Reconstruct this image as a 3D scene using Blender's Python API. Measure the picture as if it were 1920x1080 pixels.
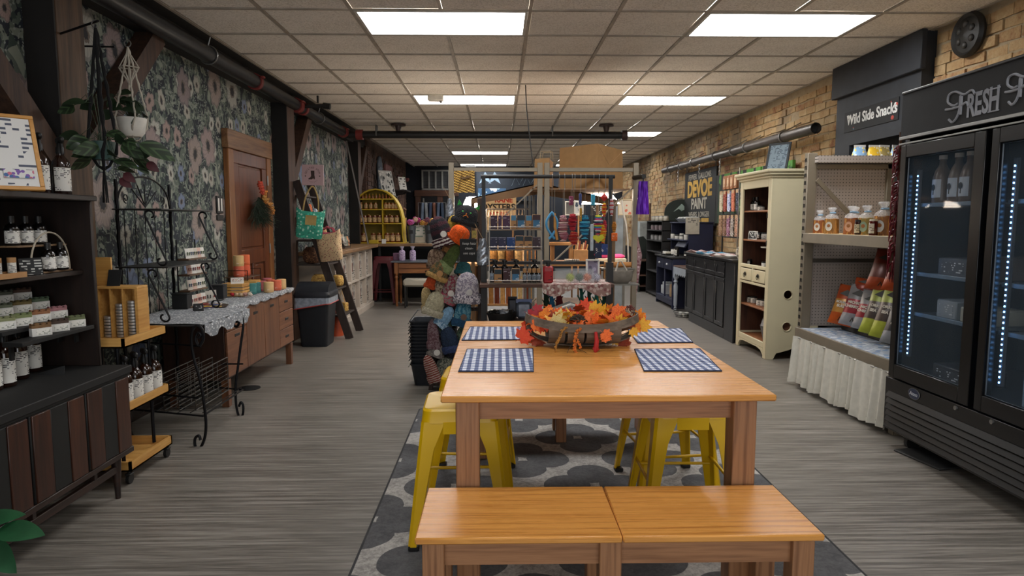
import bpy, bmesh, math, random
from math import sin, cos, pi, radians, sqrt, atan2
from mathutils import Vector, Matrix, Euler
random.seed(7)
for o in list(bpy.data.objects): bpy.data.objects.remove(o)
SC = bpy.context.scene
COL = SC.collection
# ---------------------------------------------------------------- camera
HC = 1.33; FPX = 1245.0; PITCH = math.atan(125/1245); YAW = math.atan(.0196)
cd = bpy.data.cameras.new('camera'); cam = bpy.data.objects.new('camera', cd); COL.objects.link(cam)
cam.location = (0, 0, HC); cam.rotation_euler = (pi/2-PITCH, 0, -YAW)
cd.sensor_width = 36; cd.lens = FPX/1920*36; cd.clip_start = .05; cd.clip_end = 100
SC.camera = cam
# ---------------------------------------------------------------- view + world
SC.view_settings.view_transform = 'Standard'; SC.view_settings.look = 'None'
SC.view_settings.gamma = 1; SC.view_settings.use_curve_mapping = False
SC.view_settings.exposure = 0.55
w = bpy.data.worlds.new('world'); SC.world = w; w.use_nodes = True
w.node_tree.nodes['Background'].inputs[0].default_value = (.9, .93, 1, 1)
w.node_tree.nodes['Background'].inputs[1].default_value = .05
PANEL = 12.5                    # strength of the ceiling light panels
# soft unseen fill added behind the camera to lift ceiling and front faces
ld = bpy.data.lights.new('front_fill_light', 'AREA'); ld.shape = 'RECTANGLE'; ld.size = 4.6; ld.size_y = 1.9; ld.energy = 48; ld.color = (.95, .97, 1)
lo = bpy.data.objects.new('front_fill_light', ld); COL.objects.link(lo); lo.location = (.4, -1.5, 1.35); lo.rotation_euler = (pi/2, 0, 0)
CY, SY, CP, SP = cos(YAW), sin(YAW), cos(PITCH), sin(PITCH)
AX = Vector((CY, -SY, 0)); AF = Vector((SY*CP, CY*CP, -SP)); AU = Vector((SY*SP, CY*SP, CP))
CAMV = Vector((0, 0, HC))
def ray(px, py): return AX*((px-960)/FPX)+AF+AU*(-(py-540)/FPX)
def atY(px, py, Y): d = ray(px, py); return CAMV+d*(Y/d.y)
def atX(px, py, X): d = ray(px, py); return CAMV+d*(X/d.x)
def atZ(px, py, Z=0.): d = ray(px, py); return CAMV+d*((Z-HC)/d.z)
# ---------------------------------------------------------------- colours + node helpers
def lin(c): return c/12.92 if c <= .04045 else ((c+.055)/1.055)**2.4
def hx(s):
    if not isinstance(s, str): return tuple(s)+(1,) if len(s) == 3 else tuple(s)
    s = s.lstrip('#'); return tuple(lin(int(s[i:i+2], 16)/255) for i in (0, 2, 4))+(1,)
class E:
    def __init__(s, nt, k): s.nt = nt; s.k = k
    def _m(s, op, *a, clamp=False):
        n = s.nt.nodes.new('ShaderNodeMath'); n.operation = op; n.use_clamp = clamp
        for i, v in enumerate((s,)+a):
            if isinstance(v, E): s.nt.links.new(v.k, n.inputs[i])
            else: n.inputs[i].default_value = v
        return E(s.nt, n.outputs[0])
    def __add__(s, o): return s._m('ADD', o)
    def __radd__(s, o): return s._m('ADD', o)
    def __sub__(s, o): return s._m('SUBTRACT', o)
    def __rsub__(s, o): return (s*-1)+o
    def __mul__(s, o): return s._m('MULTIPLY', o)
    def __rmul__(s, o): return s._m('MULTIPLY', o)
    def __truediv__(s, o): return s._m('DIVIDE', o)
    def sin(s): return s._m('SINE')
    def cos(s): return s._m('COSINE')
    def abs(s): return s._m('ABSOLUTE')
    def sqrt(s): return s._m('SQRT')
    def fr(s): return s._m('FRACT')
    def fl(s): return s._m('FLOOR')
    def lt(s, o): return s._m('LESS_THAN', o)
    def gt(s, o): return s._m('GREATER_THAN', o)
    def mn(s, o): return s._m('MINIMUM', o)
    def mx(s, o): return s._m('MAXIMUM', o)
    def at2(s, o): return s._m('ARCTAN2', o)
    def pw(s, o): return s._m('POWER', o)
    def cl(s): return s._m('ADD', 0., clamp=True)
class Mt:
    """a small material builder"""
    def __init__(s, name, rough=.6, metal=0., spec=.5):
        s.m = bpy.data.materials.new(name); s.m.use_nodes = True; s.nt = s.m.node_tree
        s.b = s.nt.nodes['Principled BSDF']; s.b.inputs['Roughness'].default_value = rough
        s.b.inputs['Metallic'].default_value = metal; s.b.inputs['Specular IOR Level'].default_value = spec
        s.tc = s.nt.nodes.new('ShaderNodeTexCoord')
    def n(s, t, **kw):
        n = s.nt.nodes.new(t)
        for k, v in kw.items(): setattr(n, k, v)
        return n
    def vec(s, scale=(1, 1, 1), src='Object', off=(0, 0, 0)):
        mp = s.n('ShaderNodeMapping'); mp.inputs['Scale'].default_value = scale; mp.inputs['Location'].default_value = off
        s.nt.links.new(s.tc.outputs[src], mp.inputs[0]); return mp.outputs[0]
    def xyz(s, v=None):
        n = s.n('ShaderNodeSeparateXYZ'); s.nt.links.new(v or s.tc.outputs['Object'], n.inputs[0])
        return [E(s.nt, o) for o in n.outputs]
    def comb(s, x, y, z=0.):
        n = s.n('ShaderNodeCombineXYZ')
        for i, v in enumerate((x, y, z)):
            if isinstance(v, E): s.nt.links.new(v.k, n.inputs[i])
            else: n.inputs[i].default_value = v
        return n.outputs[0]
    def noise(s, v, scale, detail=2., rough=.5, dist=0.):
        n = s.n('ShaderNodeTexNoise'); s.nt.links.new(v, n.inputs['Vector'])
        n.inputs['Scale'].default_value = scale; n.inputs['Detail'].default_value = detail
        n.inputs['Roughness'].default_value = rough; n.inputs['Distortion'].default_value = dist
        return E(s.nt, n.outputs[0])
    def vor(s, v, scale, rnd=1., dim='3D'):
        n = s.n('ShaderNodeTexVoronoi'); n.voronoi_dimensions = dim; s.nt.links.new(v, n.inputs['Vector'])
        n.inputs['Scale'].default_value = scale; n.inputs['Randomness'].default_value = rnd; return n
    def ramp(s, f, stops, const=False):
        n = s.n('ShaderNodeValToRGB'); s.nt.links.new(f.k, n.inputs[0]); cr = n.color_ramp
        if const: cr.interpolation = 'CONSTANT'
        while len(cr.elements) < len(stops): cr.elements.new(.5)
        for e, (p, c) in zip(cr.elements, stops): e.position = p; e.color = hx(c)
        return n.outputs[0]
    def mix(s, f, a, b, mode='MIX'):
        n = s.n('ShaderNodeMix'); n.data_type = 'RGBA'; n.blend_type = mode; n.clamp_factor = True
        for i, v in ((0, f), (6, a), (7, b)):
            if isinstance(v, E): s.nt.links.new(v.k, n.inputs[i])
            elif hasattr(v, 'is_linked'): s.nt.links.new(v, n.inputs[i])
            elif i == 0: n.inputs[0].default_value = v
            else: n.inputs[i].default_value = hx(v)
        return n.outputs[2]
    def col(s, c):
        if hasattr(c, 'is_linked'): s.nt.links.new(c, s.b.inputs['Base Color'])
        else: s.b.inputs['Base Color'].default_value = hx(c)
        return s
    def rough(s, e): s.nt.links.new(e.k, s.b.inputs['Roughness']); return s
    def bump(s, e, st=.3, d=.01):
        n = s.n('ShaderNodeBump'); n.inputs['Strength'].default_value = st; n.inputs['Distance'].default_value = d
        s.nt.links.new(e.k, n.inputs['Height']); s.nt.links.new(n.outputs[0], s.b.inputs['Normal']); return s
    def island(s):
        g = s.n('ShaderNodeNewGeometry'); return E(s.nt, g.outputs['Random Per Island'])
_mc = {}
def shade(c, k):
    c = hx(c); return tuple(min(1, x*k) for x in c[:3])+(1,)
def PM(c, rough=.6, metal=0., var=.25, sc=8., name=None, bump=0., spec=.5, stretch=(1, 1, 1)):
    """plain procedural paint / plastic / fabric: base colour broken by soft noise"""
    k = (str(c), rough, metal, var, sc, bump, stretch)
    if k in _mc: return _mc[k]
    m = Mt(name or 'paint', rough, metal, spec)
    n = m.noise(m.vec(stretch), sc, 4.)
    m.col(m.ramp(n, [(.3, shade(c, 1-var)), (.7, shade(c, 1+var*.6))]))
    if bump: m.bump(n, bump, .004)
    _mc[k] = m.m; return m.m
def WOOD(c1, c2, rough=.45, ax=0, sc=1., name='wood', bump=.08, contrast=1., spec=.5):
    k = ('w', str(c1), str(c2), rough, ax, sc, contrast)
    if k in _mc: return _mc[k]
    m = Mt(name, rough, 0, spec)
    s = [14*sc, 14*sc, 14*sc]; s[ax] = 1.1*sc
    v = m.vec(tuple(s)); n1 = m.noise(v, 1.2, 5., .65, .6)
    s2 = [70*sc]*3; s2[ax] = 4*sc
    n2 = m.noise(m.vec(tuple(s2)), 1., 3., .6)
    f = n1*.65+n2*.35
    h = .12*contrast
    m.col(m.ramp(f, [(.5-h, c1), (.5+h, c2)])); m.bump(f, bump, .003)
    _mc[k] = m.m; return m.m
def GLOW(c, st, name='glow'):
    k = ('g', str(c), st)
    if k in _mc: return _mc[k]
    m = Mt(name, .5); m.col(c); m.b.inputs['Emission Color'].default_value = hx(c); m.b.inputs['Emission Strength'].default_value = st
    _mc[k] = m.m; return m.m
def GLASS(c='#ffffff', rough=.03, alpha=.18, name='clear_film'):
    """thin clear pane or film"""
    k = ('gl', str(c), rough, alpha)
    if k in _mc: return _mc[k]
    m = Mt(name, rough); m.col(c)
    tr = m.n('ShaderNodeBsdfTransparent'); mx = m.n('ShaderNodeMixShader'); mx.inputs[0].default_value = alpha
    out = m.nt.nodes['Material Output']
    m.nt.links.new(tr.outputs[0], mx.inputs[1]); m.nt.links.new(m.b.outputs[0], mx.inputs[2]); m.nt.links.new(mx.outputs[0], out.inputs[0])
    _mc[k] = m.m; return m.m
def SPOTS(base, cols, scale=30., dens=.35, rough=.8, stretch=(1, 1, 1), name='print'):
    """printed cloth / paper: random spots of several colours on a ground"""
    k = ('sp', base, tuple(cols), scale, dens, stretch)
    if k in _mc: return _mc[k]
    m = Mt(name, rough); v = m.vec(stretch); vo = m.vor(v, scale)
    r = m.n('ShaderNodeSeparateColor'); m.nt.links.new(vo.outputs['Color'], r.inputs[0])
    f = E(m.nt, r.outputs[0]); d = E(m.nt, vo.outputs['Distance'])
    n = len(cols); c = m.ramp(f, [(i/n, cc) for i, cc in enumerate(cols)], True)
    m.col(m.mix(d.lt(dens), base, c)); _mc[k] = m.m; return m.m
# ---------------------------------------------------------------- mesh builder
class MB:
    def __init__(s): s.v = []; s.f = []
    def add(s, vs, fs, M=None):
        o = len(s.v)
        for p in vs:
            p = Vector(p); s.v.append(M @ p if M else p)
        for f in fs: s.f.append(tuple(i+o for i in f))
        return s
    def box(s, x0, x1, y0, y1, z0, z1, M=None, b=0.):
        if x0 > x1: x0, x1 = x1, x0
        if y0 > y1: y0, y1 = y1, y0
        if z0 > z1: z0, z1 = z1, z0
        if b <= 0:
            vs = [(x, y, z) for x in (x0, x1) for y in (y0, y1) for z in (z0, z1)]
            return s.add(vs, [(0, 1, 3, 2), (4, 6, 7, 5), (0, 4, 5, 1), (2, 3, 7, 6), (0, 2, 6, 4), (1, 5, 7, 3)], M)
        b = min(b, (x1-x0)*.49, (y1-y0)*.49, (z1-z0)*.49)
        vs = []; idx = {}
        c = ((x0, x1), (y0, y1), (z0, z1))
        for i in (0, 1):
            for j in (0, 1):
                for k in (0, 1):
                    for a in range(3):
                        p = [c[0][i], c[1][j], c[2][k]]
                        for q in range(3):
                            if q != a: p[q] += b*(1 if (i, j, k)[q] == 0 else -1)
                        idx[(i, j, k, a)] = len(vs); vs.append(p)
        fs = []
        def cyc(a, i, t):  # corners of face axis a side i
            u, w_ = [(1, 2), (2, 0), (0, 1)][a]
            order = [(0, 0), (1, 0), (1, 1), (0, 1)]
            if i == 0: order = order[::-1]
            r = []
            for p, q in order:
                k = [0, 0, 0]; k[a] = i; k[u] = p; k[w_] = q; r.append(tuple(k))
            return r
        for a in range(3):
            for i in (0, 1): fs.append(tuple(idx[k+(a,)] for k in cyc(a, i, 0)))
        for a in range(3):
            u, w_ = [(1, 2), (2, 0), (0, 1)][a]
            for p in (0, 1):
                for q in (0, 1):
                    k0 = [0]*3; k0[a] = 0; k0[u] = p; k0[w_] = q; k1 = list(k0); k1[a] = 1
                    k0 = tuple(k0); k1 = tuple(k1)
                    fs.append((idx[k0+(u,)], idx[k1+(u,)], idx[k1+(w_,)], idx[k0+(w_,)]))
        for i in (0, 1):
            for j in (0, 1):
                for k in (0, 1): fs.append(tuple(idx[(i, j, k, a)] for a in range(3)))
        return s.add(vs, fs, M)
    def cb(s, c, sz, b=0., R=None):
        """box by centre and size, optional euler rotation"""
        M = Matrix.Translation(Vector(c))
        if R: M = M @ Euler(R).to_matrix().to_4x4()
        return s.box(-sz[0]/2, sz[0]/2, -sz[1]/2, sz[1]/2, -sz[2]/2, sz[2]/2, M, b)
    def bar(s, p, q, a, b=None, up=(0, 0, 1)):
        """rectangular bar from p to q, section a x b"""
        b = b or a; p = Vector(p); q = Vector(q); d = q-p; L = d.length; d.normalize(); up = Vector(up)
        if abs(d.dot(up)) > .99: up = Vector((0, 1, 0))
        x = d.cross(up).normalized(); y = x.cross(d)
        M = Matrix((x, d, y)).transposed().to_4x4(); M.translation = p
        return s.box(-a/2, a/2, 0, L, -b/2, b/2, M)
    def tube(s, pts, r, n=8, closed=False, cap=True):
        pts = [Vector(p) for p in pts]; m = len(pts); rr = r if hasattr(r, '__len__') else [r]*m
        t = []
        for i in range(m):
            a = pts[i-1] if (i or closed) else pts[0]; b = pts[(i+1) % m] if (i < m-1 or closed) else pts[-1]
            d = (b-a); t.append(d.normalized() if d.length > 1e-9 else Vector((0, 0, 1)))
        u = t[0].orthogonal().normalized(); vs = []
        for i in range(m):
            u = (u-t[i]*u.dot(t[i]));  u = u.normalized() if u.length > 1e-6 else t[i].orthogonal().normalized()
            w_ = t[i].cross(u)
            for k in range(n):
                a = 2*pi*k/n; vs.append(pts[i]+(u*cos(a)+w_*sin(a))*rr[i])
        fs = []
        for i in range(m if closed else m-1):
            j = (i+1) % m
            for k in range(n):
                l = (k+1) % n; fs.append((i*n+k, i*n+l, j*n+l, j*n+k))
        if cap and not closed:
            fs.append(tuple(range(n))[::-1]); fs.append(tuple((m-1)*n+k for k in range(n)))
        return s.add(vs, fs)
    def cyl(s, p, q, r, r2=None, n=16): return s.tube([p, q], [r, r if r2 is None else r2], n)
    def lathe(s, prof, n=20, c=(0, 0, 0), sx=1., sy=1., M=None):
        vs = []; fs = []; m = len(prof); c = Vector(c)
        for r, z in prof:
            for k in range(n): a = 2*pi*k/n; vs.append(c+Vector((r*cos(a)*sx, r*sin(a)*sy, z)))
        for i in range(m-1):
            for k in range(n): l = (k+1) % n; fs.append((i*n+k, i*n+l, (i+1)*n+l, (i+1)*n+k))
        if prof[0][0] > 1e-6: fs.append(tuple(range(n))[::-1])
        if prof[-1][0] > 1e-6: fs.append(tuple((m-1)*n+k for k in range(n)))
        return s.add(vs, fs, M)
    def prism(s, poly, t0, t1, plane='xz', M=None):
        """polygon in a plane extruded between t0 and t1 along the third axis"""
        def P(a, b, t): return {'xz': (a, t, b), 'yz': (t, a, b), 'xy': (a, b, t)}[plane]
        n = len(poly); vs = [P(a, b, t0) for a, b in poly]+[P(a, b, t1) for a, b in poly]
        fs = [tuple(range(n)), tuple(range(n, 2*n))[::-1]]+[(i, (i+1) % n+0, (i+1) % n+n, i+n) for i in range(n)]
        return s.add(vs, fs, M)
    def grid(s, fn, nu, nv, wrap=False):
        vs = [fn(i/nu, j/nv) for j in range(nv+1) for i in range(nu+1)]
        return s.add(vs, [(j*(nu+1)+i, j*(nu+1)+i+1, (j+1)*(nu+1)+i+1, (j+1)*(nu+1)+i) for j in range(nv) for i in range(nu)])
    def ball(s, c, r, n=12, m=8, M=None, bump=0., seed=0):
        rx, ry, rz = r if hasattr(r, '__len__') else (r, r, r); c = Vector(c); rnd = random.Random(seed)
        vs = [c+Vector((0, 0, -rz))]; fs = []
        for j in range(1, m):
            a = -pi/2+pi*j/m
            for k in range(n):
                b = 2*pi*k/n; q = 1+bump*(rnd.random()-.5)*2
                vs.append(c+Vector((rx*cos(a)*cos(b)*q, ry*cos(a)*sin(b)*q, rz*sin(a)*q)))
        vs.append(c+Vector((0, 0, rz)))
        for k in range(n):
            l = (k+1) % n; fs.append((0, 1+l, 1+k)); fs.append((len(vs)-1, 1+(m-2)*n+k, 1+(m-2)*n+l))
            for j in range(m-2): fs.append((1+j*n+k, 1+j*n+l, 1+(j+1)*n+l, 1+(j+1)*n+k))
        return s.add(vs, fs, M)
    def mesh(s, name, mat, smooth=True):
        me = bpy.data.meshes.new(name); me.from_pydata(s.v, [], s.f)
        bm = bmesh.new(); bm.from_mesh(me); bmesh.ops.recalc_face_normals(bm, faces=bm.faces); bm.to_mesh(me); bm.free()
        if mat: me.materials.append(mat)
        if smooth:
            me.polygons.foreach_set('use_smooth', [True]*len(me.polygons)); me.set_sharp_from_angle(angle=radians(38))
        me.update(); return me
    def build(s, name, mat, parent=None, loc=None, rot=None, smooth=True):
        o = bpy.data.objects.new(name, s.mesh(name, mat, smooth)); COL.objects.link(o)
        if parent: o.parent = parent
        if loc is not None: o.location = loc
        if rot is not None: o.rotation_euler = rot
        return o
def tag(o, label=None, cat=None, group=None, kind=None):
    for k, v in (('label', label), ('category', cat), ('group', group), ('kind', kind)):
        if v: o[k] = v
    return o
def thing(name, label, cat, loc=(0, 0, 0), rz=0., group=None, rot=None):
    o = bpy.data.objects.new(name, None); o.empty_display_size = .05; COL.objects.link(o)
    o.location = loc; o.rotation_euler = rot or (0, 0, rz); tag(o, label, cat, group); return o
def struct(name, mb, mat, parent=None, **k):
    o = mb.build(name, mat, parent, **k)
    if not parent: o['kind'] = 'structure'
    return o
def kids(o): return [c for c in bpy.data.objects if c.parent == o]
def dup(root, loc=None, rz=None, label=None, group=None, scale=None, mats=None):
    def cp(o, par):
        c = o.copy(); COL.objects.link(c); c.parent = par
        for ch in CH(o): cp(ch, c)
        return c
    idx = {}
    for c in bpy.data.objects:
        if c.parent: idx.setdefault(c.parent.name, []).append(c)
    CH = lambda o: idx.get(o.name, [])
    r = cp(root, root.parent)
    if loc is not None: r.location = loc
    if rz is not None: r.rotation_euler = (0, 0, rz)
    if label: r['label'] = label
    if group: r['group'] = group
    if scale is not None: r.scale = scale if hasattr(scale, '__len__') else (scale,)*3
    return r
def recolor(o, part, mat):
    """give a copied thing's named part its own material (own mesh copy)"""
    for c in bpy.data.objects:
        if (c.parent == o and c.name.split('.')[0] == part) or (part is None and c == o):
            c.data = c.data.copy(); c.data.materials.clear(); c.data.materials.append(mat)
ORD = ['first', 'second', 'third', 'fourth', 'fifth', 'sixth', 'seventh', 'eighth', 'ninth', 'tenth', 'eleventh', 'twelfth', 'thirteenth', 'fourteenth', 'fifteenth', 'sixteenth', 'seventeenth', 'eighteenth']
def nth(i, n):
    if n == 1: return 'single'
    if i == 0: return 'leftmost'
    if i == n-1: return 'rightmost'
    return ORD[i]+' from left'
def text(s, size, mat, parent, loc, rot, ext=.002, name='lettering', align='CENTER', sx=1., shear=0., bold=0.):
    cu = bpy.data.curves.new('t', 'FONT'); cu.body = s; cu.size = size; cu.extrude = ext/2; cu.align_x = align; cu.align_y = 'CENTER'
    cu.resolution_u = 3; cu.shear = shear; cu.offset = bold
    o = bpy.data.objects.new('t', cu); COL.objects.link(o)
    bpy.context.view_layer.update()
    me = bpy.data.meshes.new_from_object(o.evaluated_get(bpy.context.evaluated_depsgraph_get()))
    bpy.data.objects.remove(o); me.materials.clear(); me.materials.append(mat); me.name = name
    me.transform(Matrix.Scale(sx, 4, (1, 0, 0)))
    t = bpy.data.objects.new(name, me); COL.objects.link(t); t.parent = parent; t.location = loc; t.rotation_euler = rot
    return t
FACE_Y = (pi/2, 0, 0)            # text that faces -Y (towards the camera)
FACE_PX = (pi/2, 0, pi/2)        # text on a left-hand surface, facing +X
FACE_NX = (pi/2, 0, -pi/2)       # text on a right-hand surface, facing -X
BLACK = PM('#141414', .5, name='black_paint'); IRON = PM('#17171a', .45, .6, name='wrought_iron')
WHITE = PM('#d8d5cc', .6, name='white_paint'); PAPER = PM('#dcdad4', .8, var=.05, name='white_paper')
CHALK = PM('#1d1e1f', .85, name='chalkboard'); CHALKW = PM('#cfcfca', .9, name='chalk_lettering')
STEEL = PM('#9a9a98', .35, .9, name='brushed_steel')
# ================================================================ ROOM SHELL
XL, XR, YB, YF, ZC = -2.45, 3.30, 17.8, -1.6, 2.76
# floor
m = Mt('streaked_vinyl_floor', .5)
x, y, z = m.xyz()
st = m.noise(m.vec((1.2, 42, 1)), 1.0, 5., .65); st2 = m.noise(m.vec((5, 170, 1)), 1., 3., .6); big = m.noise(m.vec(), .9, 3.)
f = st*.55+st2*.35+big*.1
m.col(m.ramp(f, [(.36, '#4a4641'), (.47, '#68635c'), (.54, '#807a72'), (.66, '#a39d95')])); m.rough(st*.3+.24); m.bump(st2, .12, .002)
struct('floor', MB().box(XL-.2, XR+.2, YF, YB, -.1, 0), m.m)
struct('trim_1', MB().lathe([(.0, 0), (.085, 0), (.085, .004), (.078, .006), (0, .006)], 24, (-2.0, 5.25, 0)), BLACK).name = 'floor_cover'
# ---------------------------------------------------------------- ceiling of 0.61 m tiles
TILE = Mt('mineral_ceiling_tile', .95)
n = TILE.noise(TILE.vec(), 90., 3., .7); n2 = TILE.noise(TILE.vec(), 2.5, 2.)
TILE.col(TILE.ramp(n*.8+n2*.2, [(.4, '#cbc4b9'), (.5, '#e8e2d8'), (.62, '#f2ece3')])); TILE.bump(n, .35, .004)
TGRID = PM('#a69d90', .5, name='ceiling_grid_paint')
P0 = .6096
cb_ = MB().box(XL-.2, XR+.2, YF, YB, ZC+.12, ZC+.2)
ceil = struct('ceiling', cb_, TGRID)
cols = [-2.222+P0*i for i in range(10)]
Y0r = 1.645
grid = MB()
for i, cx in enumerate(cols):
    if i in (3, 7):          # these bars stop at the four-foot light panels
        ya = YF
        for rr in (0, 5, 10, 15, 20, 25):
            grid.box(cx-.012, cx+.012, ya, Y0r+rr*P0, ZC-.004, ZC+.004); ya = Y0r+(rr+1)*P0
        grid.box(cx-.012, cx+.012, ya, YB, ZC-.004, ZC+.004)
    else: grid.box(cx-.012, cx+.012, YF, YB, ZC-.004, ZC+.004)
nrow = int((YB-Y0r)/P0)
for r in range(-5, nrow+1):
    yy = Y0r+r*P0
    if yy > YF and yy < YB-.05: grid.box(cols[0], XR, yy-.012, yy+.012, ZC-.003, ZC+.005)
gb = grid.build('ceiling_grid', TGRID, ceil, smooth=False)
tm = MB().cb((0, 0, 0), (P0-.026, P0-.026, .014), .003).mesh('ceiling_tile', TILE.m)
tn = MB().cb((0, 0, 0), (XR-cols[9]+P0-.03, P0-.026, .014), .003)
PGLOW = GLOW('#ffffff', PANEL, 'light_diffuser')
PFR = PM('#c9c5bd', .5, name='light_frame')
lit_rows = {0: [0, 1], 1: [0, 1], 2: [0, 1], 3: [0, 1], 4: [0, 1], 5: [0, 1]}
lights = set(); pcols = {0: (2, 3), 1: (6, 7)}
LBL = {-1: 'unseen rearmost', 0: 'unseen overhead', 1: 'nearest', 2: 'second nearest', 3: 'third nearest', 4: 'fourth nearest', 5: 'farthest'}
for r, cs in lit_rows.items():
    for c in cs:
        rr = r*5; a, b = pcols[c]; lights |= {(rr, a), (rr, b)}
        xa = cols[a]; xb = cols[b]+P0; ya = Y0r+rr*P0; yb = ya+P0
        t = thing('ceiling_light', '%s flat white light panel of the %s ceiling column' % (LBL[r], ['left', 'right'][c]), 'ceiling light', ((xa+xb)/2, (ya+yb)/2, ZC), 0, 'recessed light panels in the tiled ceiling')
        w2 = (xb-xa)/2-.014; h2 = P0/2-.014
        MB().box(-w2+.015, w2-.015, -h2+.015, h2-.015, .008, .012).build('diffuser', PGLOW if r else GLOW('#ffffff', 6.5, 'dim_diffuser'), t)
        fr = MB()
        for s in (-1, 1):
            fr.box(s*w2, s*(w2-.02), -h2, h2, -.006, .014); fr.box(-w2+.02, w2-.02, s*h2, s*(h2-.02), -.006, .014)
        fr.build('light_frame', PFR, t, smooth=False)
k = 0; rest = MB()
for r in range(-5, nrow+1):
    for c in range(9):
        if (r, c) in lights: continue
        yy = Y0r+(r+.5)*P0; xx = cols[c]+P0/2
        if yy+P0/2 > YB: continue
        if r < 4 or r > 33:
            rest.cb((xx, yy, ZC+.012), (P0-.026, P0-.026, .014)); continue
        o = bpy.data.objects.new('ceiling_tile', tm); COL.objects.link(o); o.parent = ceil; o.location = (xx, yy, ZC+.012+random.uniform(-.0015, .0015)); k += 1
tag(rest.build('ceiling_tile', TILE.m, ceil, smooth=False), kind='stuff')
# smoke detectors / exit box at the ceiling
t = thing('smoke_detector', 'white ceiling detector box beside the second left light panel', 'detector', tuple(atZ(817, 184, ZC-.03)))
MB().box(-.09, .09, -.06, .06, -.035, .03, b=.012).build('housing', WHITE, t); MB().cb((.06, -.03, -.045), (.03, .03, .03), .006).build('sensor', PM('#8a8680'), t)
t = thing('smoke_detector', 'small dark detector under the farthest left light panel', 'detector', tuple(atZ(882, 311, ZC-.03)))
MB().box(-.13, .13, -.08, .08, -.06, .03, b=.02).build('housing', PM('#4a4a4a'), t); MB().cb((0, -.05, -.06), (.08, .03, .03), .006).build('sensor', BLACK, t)
# ---------------------------------------------------------------- wallpaper (flat print) on the left wall
m = Mt('floral_wallpaper', .8)
ox, oy, oz = m.xyz()
nw = m.n('ShaderNodeTexNoise'); m.nt.links.new(m.tc.outputs['Object'], nw.inputs[0]); nw.inputs['Scale'].default_value = 5
sp = m.n('ShaderNodeSeparateColor'); m.nt.links.new(nw.outputs['Color'], sp.inputs[0])
wu, wv = E(m.nt, sp.outputs[0]), E(m.nt, sp.outputs[1])
u = oy+(wu-.5)*.09; v = oz+(wv-.5)*.09
def leaves(su, sv, off, th):
    n = m.noise(m.comb(u*su+off, v*sv+off*2, off), 1., 2., .45, 1.3); return n
base = m.mix(leaves(17, 9, 3, 0).gt(.53), '#1b222b', '#5c665c')
base = m.mix(leaves(12, 20, 9, 0).gt(.585), base, '#7d8478')
base = m.mix(leaves(26, 11, 21, 0).gt(.6), base, '#39463f')
veins = ((u*60+v*38).sin()*.5+.5)
base = m.mix(leaves(9, 5, 33, 0).gt(.6), base, m.mix(veins.gt(.8), '#8a9183', '#59625a'))
vd = m.vor(m.comb(u, v), 34., 1., '2D')
base = m.mix(E(m.nt, vd.outputs['Distance']).lt(.2)*leaves(5, 5, 51, 0).gt(.52), base, '#8f958f')
def flowers(base, S, R, off, pal, np_, el=1.25):
    vo = m.vor(m.comb(u+off, v/el+off*.7), S, .55, '2D')
    ps = m.n('ShaderNodeSeparateXYZ'); m.nt.links.new(vo.outputs['Position'], ps.inputs[0])
    px_, py_ = E(m.nt, ps.outputs[0]), E(m.nt, ps.outputs[1])
    dx = (u+off)-px_; dy = (v/el+off*.7)-py_
    rr = (dx*dx+dy*dy).sqrt(); an = dy.at2(dx)
    sc = m.n('ShaderNodeSeparateColor'); m.nt.links.new(vo.outputs['Color'], sc.inputs[0]); ra, rb = E(m.nt, sc.outputs[0]), E(m.nt, sc.outputs[1])
    pet = (an*np_*.5+ra*6).sin().abs()
    Rr = (pet*.22+.80)*R*(rb*.35+.75)
    q = rr/Rr
    c = m.ramp(ra, [(i/len(pal), p) for i, p in enumerate(pal)], True)
    lines = (an*(np_*3.)+rr*90).sin()
    c = m.mix(lines.gt(.55)*.25, c, '#4a4f56')
    c = m.mix(q.gt(.86)*.4, c, '#3a3f46')
    c = m.mix(q.lt(.36), c, '#6e635a'); c = m.mix(q.lt(.24), c, '#2b2a2d')
    return m.mix(q.lt(1.)*rb.gt(.3), base, c)
base = flowers(base, 5.2, .058, 3.1, ['#a9a699', '#a08a82', '#77839b', '#b3b1a6'], 6)
base = flowers(base, 2.3, .135, 11.7, ['#9b8985', '#8a7c7a', '#6b7790', '#a6a59c', '#998a82'], 7)
m.col(m.mix(.14, base, '#1d2229')); WALLP = m.m
struct('wall_left', MB().box(XL-.2, XL, YF, 11.0, 0, ZC+.12), WALLP)
DARKW = PM('#15171a', .85, name='opening_black')
struct('trim_2', MB().box(XL-.2, XL-.02, 11.0, 11.95, 0, ZC+.12), DARKW).name = 'wall_left_recess'  # flat panel, its black colour giving the dark of an opening
# ---------------------------------------------------------------- brick material
def brickmat(nm, stops, stain):
    m = Mt(nm, .9); g = m.n('ShaderNodeNewGeometry'); pos = g.outputs['Position']
    r = E(m.nt, g.outputs['Random Per Island'])
    oi = m.n('ShaderNodeObjectInfo'); r2 = E(m.nt, oi.outputs['Random'])
    n = m.noise(pos, 1.6, 3., .6); fine = m.noise(pos, 35., 5., .65); mid = m.noise(pos, 9., 3., .6)
    f = (r*.5+r2*.5)*.26+n*.34+fine*.26+mid*.24-.05
    c = m.ramp(f, stops)
    big = m.noise(pos, .8, 3., .6, .4)
    c = m.mix(big.gt(.56)*(mid*.9), c, stain)
    m.col(c); m.bump(fine, .7, .012); return m.m
BRK = brickmat('old_brick', [(.34, '#6b402d'), (.42, '#8a5f40'), (.5, '#a98a60'), (.58, '#b49a72'), (.68, '#c2ab86')], '#5d5750')
MORT = brickmat('old_mortar', [(.4, '#8e7c60'), (.6, '#a8977a')], '#5a544c')
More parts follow.
